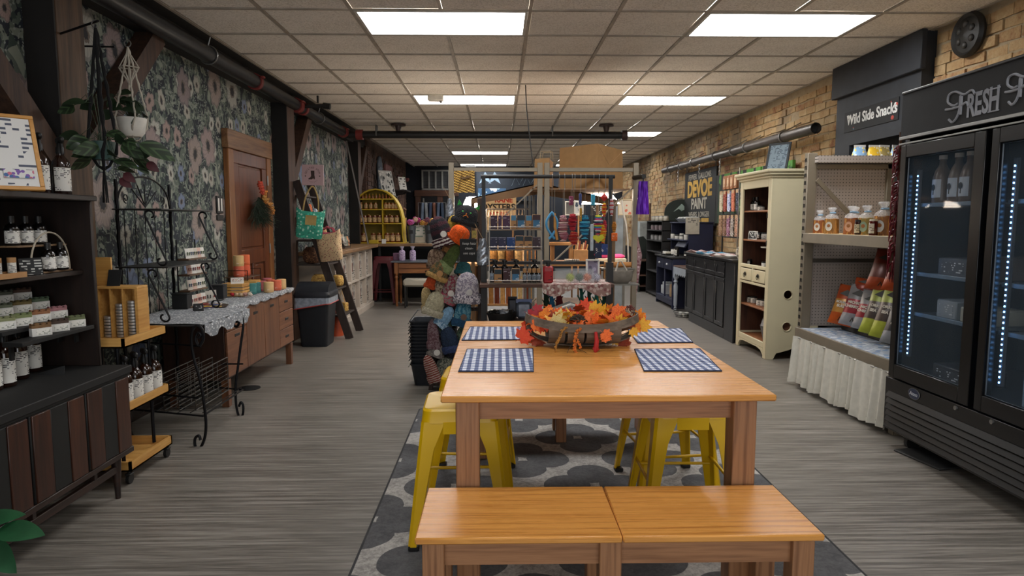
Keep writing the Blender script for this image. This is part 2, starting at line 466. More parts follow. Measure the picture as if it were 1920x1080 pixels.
BRK2 = brickmat('dark_brick', [(.36, '#3c2a24'), (.5, '#5b4136'), (.66, '#7a5c4a')], '#2e2a28')
wr = struct('wall_right', MB().box(XR+.004, XR+.2, YF, YB, 0, ZC+.12), MORT)
rb = random.Random(4)
def brick_list(y0, y1, z0, z1, L=.205, H=.068, g=.011):
    out = []; z = z0; row = 0
    while z+H <= z1+.002:
        y = y0-(L/2 if row % 2 else 0)+rb.uniform(-.02, .02)
        while y < y1:
            l = L*rb.uniform(.86, 1.08); a, b = max(y, y0), min(y+l, y1)
            if b-a > .05: out.append(((a+b)/2, z+H/2, b-a, H*rb.uniform(.9, 1.02)))
            y += l+g
        z += H+g; row += 1
    return out
BL = brick_list(3.9, 5.09, 1.86, ZC)+brick_list(6.37, YB, .72, ZC)
def brick_vs(mb, c, sz, jit=.009, x=None, face=-1):
    o = len(mb.v); dz = rb.uniform(-.011, .008)
    mb.box(-.026, .03, -sz[0]/2, sz[0]/2, -sz[1]/2, sz[1]/2)
    for i in range(o, len(mb.v)):
        p = mb.v[i]; p += Vector((dz, rb.uniform(-jit, jit), rb.uniform(-jit, jit)*.8)); mb.v[i] = p+Vector((c[0], c[1], c[2]))
vis = sorted([b for b in BL if (b[0] < 5.1) or b[1] > 1.33], key=lambda b: b[0])
vis = [b for b in vis if rb.random() > .012]
ind = set(id(b) for b in vis[:296]); restb = MB()
BV = []
for i in range(14):
    q = MB(); brick_vs(q, (0, 0, 0), (1, .068)); BV.append(q.mesh('brick', BRK, False))
for b in BL:
    if id(b) in ind:
        o = bpy.data.objects.new('brick', rb.choice(BV)); COL.objects.link(o); o.parent = wr
        o.location = (XR+.02+rb.uniform(-.008, .004), b[0], b[1]); o.scale = (1, b[2], b[3]/.068)
    else: brick_vs(restb, (XR+.022, b[0], b[1]), (b[2], b[3]))
tag(restb.build('brick', BRK, wr, smooth=False), kind='stuff')
# left far brick wall with shutter + pink door
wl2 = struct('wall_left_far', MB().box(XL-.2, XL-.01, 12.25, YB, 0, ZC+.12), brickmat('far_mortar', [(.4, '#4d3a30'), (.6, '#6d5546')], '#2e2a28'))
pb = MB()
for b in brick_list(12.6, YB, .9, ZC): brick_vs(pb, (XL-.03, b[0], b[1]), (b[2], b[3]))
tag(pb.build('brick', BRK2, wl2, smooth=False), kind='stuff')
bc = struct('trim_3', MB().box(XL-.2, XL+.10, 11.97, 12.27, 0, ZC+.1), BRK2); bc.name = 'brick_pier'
q = MB(); z = .02
while z < ZC-.08:
    for yy in (12.0, 12.14): q.cb((XL+.1, yy+.06, z+.035), (.05, .125, .062))
    q.cb((XL+.03, 11.965, z+.035), (.13, .02, .062)); z += .078
tag(q.build('brick', BRK2, bc, smooth=False), kind='stuff')
NAVY = PM('#131923', .8, name='navy_wall_paint')
struct('wall_back', MB().box(XL-.2, XR+.2, YB, YB+.2, 0, ZC+.12), NAVY)
struct('wall_front', MB().box(XL-.2, XR+.2, YF-.2, YF, 0, ZC+.12), PM('#5a554e', .9, name='plaster'))
struct('baseboard_left', MB().box(XL, XL+.015, YF, 11.0, 0, .11, b=.004), PM('#2a211c', .5))
# soffit beam over the left wall, black
struct('trim_2', MB().box(XL, XL+.1, YF, 11.9, 2.60, ZC+.02), PM('#1e1a18', .8, name='dark_beam'))
struct('trim_3', MB().box(XL, cols[0], YF, 11.9, ZC, ZC+.06), PM('#2c2a28', .8))
# ---------------------------------------------------------------- door
D1 = WOOD('#4a2412', '#6b3a1e', .4, 2, 1., 'door_wood'); CAS = WOOD('#6a3f1e', '#8a5a30', .45, 2, 1., 'casing_wood')
CASH = WOOD('#5c3a22', '#84603e', .5, 1, 1., 'casing_wood_horizontal')
y0, y1 = 6.03, 7.14; dr = struct('door_1', MB().box(XL-.01, XL+.02, y0+.12, y1-.12, .01, 1.98), D1)
q = MB()
for a, b, c, d in ((y0+.12, y1-.12, .01, .2), (y0+.12, y1-.12, 1.86, 1.98), (y0+.12, y0+.25, .2, 1.86), (y1-.25, y1-.12, .2, 1.86), (y0+.25, y1-.25, .92, 1.06), ((y0+y1)/2-.04, (y0+y1)/2+.04, .2, .92)):
    q.box(XL+.015, XL+.04, a, b, c, d, b=.004)
q.build('door_frame', D1, dr)
for a, b, c, d in ((y0+.27, (y0+y1)/2-.06, .22, .9), ((y0+y1)/2+.06, y1-.27, .22, .9), (y0+.27, y1-.27, 1.08, 1.84)):
    MB().box(XL+.018, XL+.03, a, b, c, d, b=.006).build('door_panel', D1, dr)
MB().cyl((XL+.04, y0+.19, .95), (XL+.09, y0+.19, .95), .012).ball((XL+.1, y0+.19, .95), .028).build('door_handle', PM('#6b5a3a', .35, .8), dr)
for z in (.3, 1.05, 1.75): MB().cyl((XL+.048, y1-.115, z-.05), (XL+.048, y1-.115, z+.05), .008).build('hinge', STEEL, dr)
for a in (y0, y1-.12):
    MB().box(XL, XL+.05, a, a+.12, 0, 1.98, b=.005).build('door_casing', CAS, dr)
MB().box(XL, XL+.06, y0-.02, y1+.02, 1.98, 2.15, b=.005).build('door_casing', CASH, dr)
# ---------------------------------------------------------------- timber posts with braces
PB = PM('#171412', .8, name='black_timber'); PBR = WOOD('#2c1b12', '#4b3222', .7, 2, 1., 'rough_timber')
def post(nm, y0, y1, x1, br, mat=PBR):
    o = struct(nm, MB().box(XL, x1, y0, y1, 0, 2.62, b=.006), mat)
    MB().box(XL, x1-.002, y0-.012, y0, 0, 2.62).build('black_face', PB, o)  # thin black sheet over the near side, other sides stay brown
    for i, (ya, za, yb, zb) in enumerate(br):
        q = MB().bar((x1-.09, ya, za), (x1-.09, yb, zb), .13, .13, up=(1, 0, 0)); q.build('brace', PBR, o)
    return o
PBR1 = WOOD('#33210f', '#58402a', .7, 2, 1., 'rough_timber_brown')
post('timber_post', 3.60, 3.84, -2.29, [(3.60, 1.66, 2.68, 2.60), (3.84, 1.68, 4.76, 2.60)], PBR1)
post('timber_post', 7.35, 7.60, -2.28, [(7.6, 1.75, 8.35, 2.6)])
post('timber_post', 10.98, 11.2, -2.28, [(11.2, 1.85, 11.85, 2.6)])
# ---------------------------------------------------------------- pipes
PIPE = PM('#25272a', .38, .35, name='painted_pipe'); RED = PM('#7a2a26', .5, name='red_coupling')
t = thing('sprinkler_pipe', 'thick dark pipe running along the left wall under the ceiling', 'pipe', (-2.27, 0, 2.625))
MB().cyl((0, YF+.02, 0), (0, 10.0, 0), .062, n=20).build('pipe_run', PIPE, t)
for yy, r, L in ((6.37, .075, .05), (7.62, .08, .10), (7.86, .074, .06), (9.85, .078, .09)):
    MB().cyl((0, yy, 0), (0, yy+L, 0), r, n=20).cb((.06, yy+L/2, .04), (.06, L, .02), .004).build('coupling', RED, t)
q = MB().cyl((0, 7.74, 0), (.3, 7.74, .01), .022); q.cyl((.28, 7.74, .01), (.36, 7.74, -.0), .035); q.cyl((.22, 7.74, .04), (.22, 7.74, .12), .012).build('sprinkler_stub', BLACK, t)
for yy in (5.4, 8.6):
    MB().tube([(.07*sin(a), yy, .07*cos(a)) for a in [i*2*pi/20 for i in range(20)]], .006, 6, True).tube([(.0, yy, .07), (.02, yy, .14)], .005).build('hanger', STEEL, t)
MB().cyl((-.09, YF+.1, .06), (-.09, 9.9, .06), .028, n=12).build('thin_pipe', PIPE, t)
a = atY(668, 257, 10.0); b = atY(1168, 257, 10.0)
t = thing('sprinkler_pipe', 'black pipe crossing the room below the ceiling', 'pipe', (a.x, 10.0, 2.60))
L = b.x-a.x
MB().cyl((-.25, 0, 0), (L, 0, 0), .052, n=16).build('pipe_run', BLACK, t)
MB().cyl((L-.02, 0, 0), (L+.06, 0, 0), .075).build('end_cap', PM('#3a2421', .5), t); MB().cyl((.0, 0, 0), (.1, 0, 0), .075).build('coupling', RED, t)
for xx in (.62, L-.25): MB().cyl((xx, 0, .05), (xx, 0, .13), .03, .05).cyl((xx, 0, .13), (xx, 0, .15), .11).build('sprinkler_head', PM('#3a2a28', .5), t)
for xx in (.3, L-1.05): MB().cb((xx, 0, .06), (.02, .12, .16), .004).build('hanger', PM('#6a6a68', .5, .5), t)
t = tag(MB().tube([tuple(atY(x_, y_, 7.2)) for x_, y_ in ((985, 148), (987, 200), (991, 240), (997, 290), (1003, 330), (1006, 350))], .006, 6).build('hanging_cable', BLACK), 'thin black cable hanging down from the ceiling middle', 'cable')
# pipes on the brick wall
a = atX(1530, 240, 3.12); b = atX(1245, 320, 3.12)
t = thing('wall_pipe', 'long bare grey pipe hung on the brick wall with chains', 'pipe', (0, 0, 0))
pa = Vector((3.12, a.y, a.z)); pb_ = Vector((3.12, b.y, b.z)); rp = .055
MB().tube([pa, pb_], rp, 20, cap=False).tube([pa, pb_], rp-.008, 20, cap=False).build('pipe_run', PM('#5c554f', .4, .5), t)
MB().tube([pa+(pb_-pa)*.01, pb_], rp-.012, 16).build('pipe_core', BLACK, t)
d = (pb_-pa)
for i, k in enumerate((.12, .3, .38, .5, .68, .8, .92)):
    p = pa+d*k
    MB().tube([p+Vector((rp*1.15*cos(q_), 0, rp*1.15*sin(q_))) for q_ in [j*2*pi/16 for j in range(16)]], .008, 6, True).bar(p+Vector((0, 0, rp)), p+Vector((.18, 0, rp+.1)), .012).build('hanger', STEEL, t)
for k in (.46, .62, .82):
    q = MB(); p = pa+d*k
    for j in range(7): q.tube([p+Vector((-.02+.012*cos(w_)*(j % 2), .012*cos(w_)*(1-j % 2), -.08-j*.032+.02*sin(w_))) for w_ in [e*2*pi/8 for e in range(8)]], .004, 4, True)
    q.build('chain', STEEL, t)
# round dark medallion
p = atX(1802, 62, 3.2)
t = thing('wall_medallion', 'round dark cast disc high on the brick wall above the fridge', 'wall ornament', (3.27, p.y, p.z-.01), rot=(0, -pi/2, 0))
MB().lathe([(0, 0), (.15, 0), (.155, .02), (.14, .045), (.12, .03), (.03, .05), (0, .055)], 28).build('disc', PM('#2b2a28', .5, .4), t)
q = MB()
for i in range(6): q.ball((.07*cos(i*pi/3), .07*sin(i*pi/3), .04), (.025, .025, .015))
q.build('relief', PM('#3a3835', .5, .4), t)
# ---------------------------------------------------------------- chimney breast
CH = PM('#22262c', .65, name='slate_paint'); cx = 3.20
cy0, cy1 = 5.10, 6.36
A = atX(1585, 265, cx); B = atX(1688, 247, cx)
ny0, ny1, nz0, nz1 = 5.25, 6.1, 1.55, 2.02
q = MB()
q.box(cx, XR+.1, cy0, ny0, 0, ZC); q.box(cx, XR+.1, ny1, cy1, 0, ZC); q.box(cx, XR+.1, ny0, ny1, 0, nz0); q.box(cx, XR+.1, ny0, ny1, nz1, ZC)
ch = struct('chimney_breast', q, CH, smooth=False)
MB().box(cx-.045, cx, cy0-.05, cy1+.03, 2.47, ZC, b=.006).build('upper_casing', CH, ch)
MB().box(XR+.0, XR+.1, ny0-.02, ny1+.02, nz0, nz1).build('niche_back', PM('#0c0d0f', .9), ch)
# ================================================================ PROP BUILDERS
def PRINT(bg='#e4e2db', ink='#3c3c3c', pitch=.006, dens=.5, stretch=24., ax=2, name='printed_label'):
    """printed lines of small type"""
    k = ('pr', bg, ink, pitch, dens, stretch, ax)
    if k in _mc: return _mc[k]
    m = Mt(name, .7); x, y, z = m.xyz(); a = (x, y, z)[ax]
    row = (a/pitch).fr().lt(.5); s = [1/pitch*.9]*3; s[ax] = 1/pitch
    sn = m.n('ShaderNodeTexWhiteNoise'); sn.noise_dimensions = '3D'
    vm = m.n('ShaderNodeVectorMath'); vm.operation = 'FLOOR'; m.nt.links.new(m.vec(tuple(s)), vm.inputs[0]); m.nt.links.new(vm.outputs[0], sn.inputs['Vector'])
    w_ = E(m.nt, sn.outputs['Value'])
    big = m.noise(m.vec(), .22/pitch, 1.)
    m.col(m.mix(row*w_.lt(dens)*big.gt(.46), bg, ink)); _mc[k] = m.m; return m.m
LAB = PRINT(); LABK = PRINT('#b89468', '#2d2620', .005)
AMBER = PM('#241008', .12, 0, .3, name='amber_glass', spec=.8); DARKG = PM('#0c0a0a', .15, 0, .2, name='dark_glass', spec=.8)
KRAFT = PM('#a87e52', .8, 0, .12, 20, name='kraft_card')
def shell(q, r, z0, z1, a0, a1, n=10, t=.0008):
    vs = []
    for i in range(n+1):
        a = a0+(a1-a0)*i/n
        for rr, z in ((r, z0), (r, z1), (r+t, z1), (r+t, z0)): vs.append((rr*cos(a), rr*sin(a), z))
    fs = [(i*4+k, i*4+(k+1) % 4, i*4+4+(k+1) % 4, i*4+4+k) for i in range(n) for k in range(4)]+[(0, 1, 2, 3), (n*4+3, n*4+2, n*4+1, n*4)]
    return q.add(vs, fs)
def spray_bottle(label, face=-pi/4, loc=(0, 0, 0), group=None, name='spray_bottle', cat='bottle'):
    t = thing(name, label, cat, loc, face, group); t.scale = (1.05, 1.05, 1.3)   # local +X is the label side
    MB().lathe([(0, 0), (.033, 0), (.036, .004), (.036, .105), (.033, .118), (.022, .132), (.014, .140), (.014, .150)], 20).build('bottle_body', AMBER, t)
    shell(MB(), .0363, .014, .096, -1.05, 1.05).build('label_paper', LAB, t)
    q = MB().lathe([(.0165, .146), (.0165, .166), (.012, .172), (.012, .182)], 14).cb((.004, 0, .193), (.058, .022, .022), .005)
    q.cb((.038, 0, .194), (.014, .016, .014), .003).tube([(.018, 0, .184), (.027, 0, .170), (.026, 0, .152), (.031, 0, .140)], [.005, .005, .004, .003], 6).build('spray_head', BLACK, t)
    return t
def tonic_bottle(label, loc, face=-pi/4, group=None, s=1., glass=None):
    t = thing('dark_bottle', label, 'bottle', loc, face, group)
    MB().lathe([(0, 0), (.027, 0), (.029, .003), (.029, .072), (.026, .084), (.012, .096), (.011, .108)], 16).build('bottle_body', glass or DARKG, t)
    shell(MB(), .0292, .010, .064, -1.3, 1.3).build('label_paper', LAB, t)
    MB().lathe([(.013, .1), (.013, .128), (0, .128)], 12).build('cap', BLACK, t); t.scale = (s,)*3; return t
def jar(label, loc, r=.03, h=.06, body=None, lid=None, lab=None, face=-pi/2, group=None, name='jar', cat='jar', lidh=.014):
    t = thing(name, label, cat, loc, face, group)
    MB().lathe([(0, 0), (r*.95, 0), (r, .003), (r, h*.86), (r*.88, h)], 16).build('jar_body', body or DARKG, t)
    MB().lathe([(r*.92, h*.95), (r*.92, h*.95+lidh), (0, h*.95+lidh+.001)], 16).build('lid', lid or BLACK, t)
    if lab: shell(MB(), r*1.012, h*.14, h*.78, -1.2, 1.2).build('label_paper', lab, t)
    return t
def carton(label, loc, sx, sy, sz, mat, front, rz=0, group=None, name='product_box', fr=(.85, .8)):
    """box with a printed front panel facing -Y and a folded flap line"""
    t = thing(name, label, 'box', loc, rz, group)
    MB().box(-sx/2, sx/2, -sy/2, sy/2, 0, sz, b=.0015).build('carton', mat, t)
    MB().box(-sx/2*fr[0], sx/2*fr[0], -sy/2-.0008, -sy/2, sz*(1-fr[1])/2, sz*(1+fr[1])/2).build('printed_front', front, t)
    return t
def soap(label, loc, rz, top, group):
    t = thing('soap_bar', label, 'soap', loc, rz, group)    # long side along local x, front -Y
    q = MB(); q.grid(lambda u, v: (-.038+.076*u, -.014+.028*v, .05+.004*sin(u*19+v*3)+.004*sin(pi*v)), 12, 4)
    q.box(-.038, .038, -.014, .014, .004, .049, b=.003).build('soap_body', top, t)
    MB().box(-.0388, .0388, -.0148, .0148, 0, .035, b=.001).build('paper_wrap', PAPER, t)
    MB().box(-.022, .03, -.0156, -.0148, .006, .03).build('printed_label', PRINT('#e9e7df', '#4a5a40', .0045), t)
    return t
def candle(label, loc, c, r=.04, h=.075, group=None):
    t = thing('candle_jar', label, 'candle', loc, -pi/4, group)
    MB().lathe([(0, 0), (r*.9, 0), (r, .006), (r, h), (r*.93, h), (r*.93, h-.012), (0, h-.014)], 22).build('candle_pot', PM(c, .55, 0, .08, 5), t)
    MB().lathe([(r*.95, h-.004), (r*.95, h+.003), (0, h+.004)], 22).build('lid', PM(shade(c, 1.15), .6), t)
    shell(MB(), r*1.005, h*.25, h*.75, -.8, .5).build('label_paper', PRINT(c, '#f0e6da', .007), t)
    return t
def s_scroll(top, bot, r, side, n=22, plane='x'):
    """points of an S scroll from top to bottom; side=+1/-1 mirrors; plane x: local horizontal is world X, y: world Y"""
    top = Vector(top); bot = Vector(bot); H = (top-bot).z; pts = []
    h1 = []
    for i in range(n): a = radians(-80+260*i/(n-1)); q = r*(.42+.58*i/(n-1)); h1.append((q*cos(a), H-r+q*sin(a)))
    for i in range(n): a = radians(0-260*i/(n-1)); q = r*(1-.58*i/(n-1)); h1.append((q*cos(a), r+q*sin(a)))
    for h, z in h1:
        f = z/H; base = bot+(top-bot)*f
        pts.append(base+(Vector((h*side, 0, 0)) if plane == 'x' else Vector((0, h*side, 0))))
    return pts
def leafmesh(L, W, mat, fold=.15, droop=.3, n=8, name='leaf'):
    vs = []; 
    for i in range(n+1):
        u = i/n; w_ = W/2*sin(pi*min(1, u**.8*.97+.03))**.8*(1 if u < .98 else .1); z = -droop*L*u*u
        vs += [(L*u, -w_, z+fold*w_), (L*u, 0, z), (L*u, w_, z+fold*w_)]
    fs = []
    for i in range(n): fs += [(i*3, i*3+1, i*3+4, i*3+3), (i*3+1, i*3+2, i*3+5, i*3+4)]
    return MB().add(vs, fs).tube([(-.25*L, 0, .05*L), (0, 0, 0)], .03*W, 4).mesh(name, mat)
def place(me, parent, loc, rot, s=1., name='leaf'):
    o = bpy.data.objects.new(name, me); COL.objects.link(o); o.parent = parent; o.location = loc; o.rotation_euler = rot; o.scale = (s,)*3; return o
def tent(label, loc, rz, w=.06, h=.05, mat=None, name='price_tent'):
    t = thing(name, label, 'sign', loc, rz)
    q = MB(); q.cb((0, -.012, h/2), (w, .002, h*1.04), 0, (-.28, 0, 0)).build('front_panel', mat or CHALK, t)
    MB().cb((0, .012, h/2), (w, .002, h*1.04), 0, (.28, 0, 0)).build('back_panel', mat or CHALK, t)
    MB().cb((0, -.0135, h*.55), (w*.7, .0006, h*.4), 0, (-.28, 0, 0)).build('writing', PRINT('#1d1e1f', '#cfcfca', .008), t)
    return t
def frame_sign(label, loc, rot, w, h, fw, fmat, pmat, name='framed_sign', cat='sign', d=.015):
    """sign standing with its lower edge at loc, face towards local -Y"""
    t = thing(name, label, cat, loc, rot=rot)
    q = MB(); q.box(-w/2, w/2, -d/2, d/2, 0, fw, b=.002); q.box(-w/2, w/2, -d/2, d/2, h-fw, h, b=.002)
    q.box(-w/2, -w/2+fw, -d/2, d/2, fw, h-fw, b=.002).box(w/2-fw, w/2, -d/2, d/2, fw, h-fw, b=.002).build('frame', fmat, t)
    MB().box(-w/2+fw*.8, w/2-fw*.8, -d*.2, d*.3, fw*.8, h-fw*.8).build('picture', pmat, t)
    return t
# ================================================================ RUG, TABLE, BENCHES, STOOLS
m = Mt('trellis_rug', .95); x, y, z = m.xyz()
CWx, CWy = .70, .74
def quat(x, y, ox_, oy_):
    u = ((x+ox_)/CWx).fr()-.5; v = ((y+oy_)/CWy).fr()-.5
    ax_, ay_ = u.abs(), v.abs()
    c1 = ((ax_-.2)*(ax_-.2)*1.1+ay_*ay_).sqrt()-.22
    c2 = (ax_*ax_+(ay_-.2)*(ay_-.2)*1.1).sqrt()-.22
    return c1.mn(c2)
d = quat(x, y, .27, .1).mn(quat(x, y, .27+CWx/2, .1+CWy/2))
nz = m.noise(m.vec(), 60., 3., .7); nz2 = m.noise(m.vec(), 7., 3., .6)
band = (d+(nz2-.5)*.03).gt(-.045)
c = m.mix(band, m.ramp(nz*.5+nz2*.5, [(.4, '#4a4a4c'), (.6, '#606062')]), m.ramp(nz*.6+nz2*.4, [(.38, '#85827e'), (.6, '#bab6b0')]))
m.col(c); m.bump(nz, .5, .006)
rug = thing('area_rug', 'grey and cream trellis patterned rug under the oak table', 'rug', (.4, 2.95, 0))
MB().box(-.96, .97, -1.85, 1.65, 0, .010, b=.003).build('pile', m.m, rug)
q = MB()
for s in (-1, 1): q.tube([(s*.968+.005, -1.85, .006), (s*.968+.005, 1.65, .006)], .006, 6)
q.tube([(-.96, 1.655, .006), (.97, 1.655, .006)], .006, 6).tube([(-.96, -1.855, .006), (.97, -1.855, .006)], .006, 6).build('bound_edge', PM('#3c3c3e', .9), rug)
# oak
def oak(nm, c1, c2, ax=0, rough=.28):
    m = Mt(nm, rough); x, y, z = m.xyz()
    a = (x, y, z)[ax]; b_ = [v for i, v in enumerate((x, y, z)) if i != ax]
    s = [16]*3; s[ax] = .8; n1 = m.noise(m.vec(tuple(s)), 1., 4., .6, .4)
    s = [150]*3; s[ax] = 5; n2 = m.noise(m.vec(tuple(s)), 1., 3., .6)
    wv = m.n('ShaderNodeTexWave'); wv.wave_type = 'BANDS'; wv.bands_direction = 'Y' if ax == 0 else 'X'; s = [1]*3; s[ax] = .14
    m.nt.links.new(m.vec(tuple(s)), wv.inputs['Vector']); wv.inputs['Scale'].default_value = 9; wv.inputs['Distortion'].default_value = 7; wv.inputs['Detail'].default_value = 3; wv.inputs['Detail Scale'].default_value = .9
    w_ = E(m.nt, wv.outputs['Fac'])
    f = n1*.4+n2*.28+w_.pw(3)*.13+.09
    m.col(m.ramp(f, [(.32, c1), (.46, c2), (.62, c1)])); m.bump(n2, .05, .002); m.rough(n2*.15+rough-.07); return m.m
OAKT = oak('honey_oak_top', '#b57434', '#dd9c4e'); OAKL = oak('oak_leg', '#7a5236', '#a27450', 2, .4); OAKA = oak('oak_apron', '#7a5236', '#a27450', 0, .4); OAKS = oak('oak_apron_side', '#6b4025', '#8d5a34', 1, .4)
def oak_table(label, cat, nm, x0, x1, y0, y1, H, t, leg, apr, ins, seams=(), mid=None):
    cx_, cy_ = (x0+x1)/2, (y0+y1)/2; T = thing(nm, label, cat, (cx_, cy_, .0)); w_, d_ = (x1-x0)/2, (y1-y0)/2
    zb = .011 if cy_ > 1.0 else 0
    xs = [-w_]+[s-cx_ for s in seams]+[w_]
    for a, b in zip(xs, xs[1:]): MB().box(a+(.0012 if a > -w_ else 0), b-(.0012 if b < w_ else 0), -d_, d_, H-t, H, b=.004).build('top_board' if seams else 'table_top', OAKT, T)
    lx = [-w_+ins+leg/2, w_-ins-leg/2]; ly = [-d_+ins+leg/2, d_-ins-leg/2]
    lxs = lx if mid is None else [lx[0], mid-cx_, lx[1]]
    for a in lxs:
        for b in ly: MB().box(a-leg/2, a+leg/2, b-leg/2, b+leg/2, zb, H-t, b=.003).build('leg', OAKL, T)
    for b in ly:
        for a, c in zip(lxs, lxs[1:]): MB().box(a+leg/2, c-leg/2, b-.011, b+.011, H-t-apr, H-t).build('apron', OAKA, T)
    for a in lx: MB().box(a-.011, a+.011, ly[0]+leg/2, ly[1]-leg/2, H-t-apr, H-t).build('apron', OAKS, T)
    return T
TZ = .77
a = atZ(826, 743, TZ); b = atZ(1458, 741, TZ); c = atZ(1237, 601, TZ)
TX0, TX1, TY0, TY1 = a.x, b.x, (a.y+b.y)/2, c.y
oak_table('honey oak dining table with leaf filled basket and checked placemats', 'table', 'dining_table', TX0, TX1, TY0, TY1, TZ, .022, .078, .075, .045)
BZ = .457
a = atZ(777, 1010, BZ); b = atZ(1552, 1007, BZ); c = atZ(797, 914, BZ)
oak_table('long oak bench in the foreground with a seam across its seat', 'bench', 'bench', a.x, b.x, a.y, c.y, BZ, .02, .062, .078, .018, (atZ(1150, 960, BZ).x,), atZ(1160, 1040, BZ).x)
oak_table('oak bench on the far side of the dining table', 'bench', 'bench', -.22, .95, 3.84, 4.17, BZ, .02, .062, .078, .018, (.37,), .37)
# gingham placemats
m = Mt('blue_gingham', .9); x, y, z = m.xyz()
gx = (x/.03).fr().lt(.5); gy = (y/.03).fr().lt(.5); fz = m.noise(m.vec(), 300., 2.)
m.col(m.ramp((gx+gy)*.4+fz*.08, [(0, '#f0f1f4'), (.25, '#7f8bb0'), (.62, '#26325a')], True)); m.bump(fz, .3, .001); GING = m.m
EDGE = PM('#232c47', .8)
def mat4(px, label):
    P_ = [atZ(x_, y_, TZ) for x_, y_ in px]; c = sum(P_, Vector())/4
    t = thing('placemat', label, 'placemat', (c.x, c.y, TZ), 0, 'blue checked placemats on the oak table')
    L = [p-c for p in P_]
    def fn(u, v, zz=.004):
        p = (L[3]*(1-u)+L[2]*u)*(1-v)+(L[0]*(1-u)+L[1]*u)*v
        return (p.x, p.y, zz+.0012*sin(u*31+v*4)*sin(v*14))
    q = MB().grid(fn, 26, 18); q.build('cloth', GING, t)
    q = MB(); pts = [(l.x, l.y, .003) for l in L]; q.tube(pts, .0028, 6, True).build('hem', EDGE, t)
    q = MB(); q.add([(l.x, l.y, .0005) for l in L]+[(l.x, l.y, .0025) for l in L], [(0, 1, 2, 3), (4, 5, 6, 7)]).build('backing', EDGE, t)
mat4([(876, 656), (999, 655), (1000, 698), (860, 698)], 'blue checked placemat at the near left corner of the table')
mat4([(1190, 656), (1312, 655), (1353, 697), (1208, 697)], 'blue checked placemat at the near right corner of the table')
mat4([(882, 614), (977, 614), (977, 638), (866, 639)], 'blue checked placemat at the far left of the table')
mat4([(1176, 617), (1276, 617), (1299, 643), (1196, 644)], 'blue checked placemat at the far right, beside the basket end')
# ---------------------------------------------------------------- yellow metal stools
YEL = PM('#e2b408', .3, .0, .05, name='yellow_enamel', spec=.4)
def make_stool(mat, label, H=.565, tw=.15, bw=.205):
    T = thing('metal_stool', label, 'stool', (0, 0, 0))
    def rr(w_, r, z, n=5):
        return [(sx*(w_-r)+r*cos(a), sy*(w_-r)+r*sin(a), z) for sx, sy, a0 in ((1, 1, 0), (-1, 1, pi/2), (-1, -1, pi), (1, -1, 3*pi/2)) for a in [a0+pi/2*i/n for i in range(n+1)]]
    loops = [rr(tw-.03, .03, H-.004), rr(tw-.018, .035, H-.001), rr(tw-.008, .04, H), rr(tw-.0, .04, H-.008), rr(tw+.002, .04, H-.03), rr(tw+.006, .04, H-.055)]
    vs = [(0, 0, H-.004)]+[p for l in loops for p in l]; n = len(loops[0]); fs = []
    for k in range(n): fs.append((0, 1+k, 1+(k+1) % n))
    for i in range(len(loops)-1):
        for k in range(n): l = (k+1) % n; fs.append((1+i*n+k, 1+i*n+l, 1+(i+1)*n+l, 1+(i+1)*n+k))
    MB().add(vs, fs).build('seat', mat, T)
    MB().cb((0, 0, H-.0035), (.07, .022, .002)).build('grip_hole', BLACK, T)
    zt = H-.05; zb = .018
    for sx in (-1, 1):
        for sy in (-1, 1):
            q = MB(); prof = []
            for z, w_, fl in ((zt, tw+.004, .095), (H*.72, None, .062), (H*.45, None, .05), (zb+.03, None, .036), (zb, None, .034)):
                w_ = tw+.004+(bw-tw)*(zt-z)/(zt-zb); prof.append((w_, fl, z))
            vs = []; fs = []
            for w_, fl, z in prof:
                th = .006
                vs += [(sx*(w_-fl), sy*w_, z), (sx*(w_-.012), sy*w_, z), (sx*w_, sy*(w_-.012), z), (sx*w_, sy*(w_-fl), z),
                       (sx*(w_-th), sy*(w_-fl), z), (sx*(w_-.016), sy*(w_-.016), z), (sx*(w_-fl), sy*(w_-th), z)]
            for i in range(len(prof)-1):
                for k in range(7): l = (k+1) % 7; fs.append((i*7+k, i*7+l, (i+1)*7+l, (i+1)*7+k))
            q.add(vs, fs).build('leg', mat, T)
            MB().box(sx*(bw-.04)-.0, sx*(bw+.003), sy*(bw-.04), sy*(bw+.003), 0, .02, b=.004).build('rubber_foot', BLACK, T)
    for s in (-1, 1):
        w1 = tw+.006
        MB().box(-w1+.09, w1-.09, s*w1, s*(w1-.003), H-.10, H-.05).build('apron', mat, T); MB().box(s*w1, s*(w1-.003), -w1+.09, w1-.09, H-.10, H-.05).build('apron', mat, T)
    for z, o in ((.20, 0), (.235, 1)):
        w1 = tw+.004+(bw-tw)*(zt-z)/(zt-zb)-.012
        for s in (-1, 1):
            q = MB(); q.cyl((-w1, s*w1, z), (w1, s*w1, z), .007) if o == 0 else q.cyl((s*w1, -w1, z), (s*w1, w1, z), .007)
            q.build('cross_brace', mat, T)
    return T
st0 = make_stool(YEL, 'yellow metal stool tucked under the near left corner of the table')
st0['group'] = 'yellow metal stools around the oak table'; st0.location = (-.165, 2.765, .011); st0.rotation_euler = (0, 0, .03)
dup(st0, (-.13, 3.295, .011), -.05, 'yellow metal stool on the left side, farther along the table')
dup(st0, (.80, 2.80, .011), -.02, 'yellow metal stool under the near right end of the table')
dup(st0, (.84, 3.24, .011), .12, 'yellow metal stool under the right side, farther back')
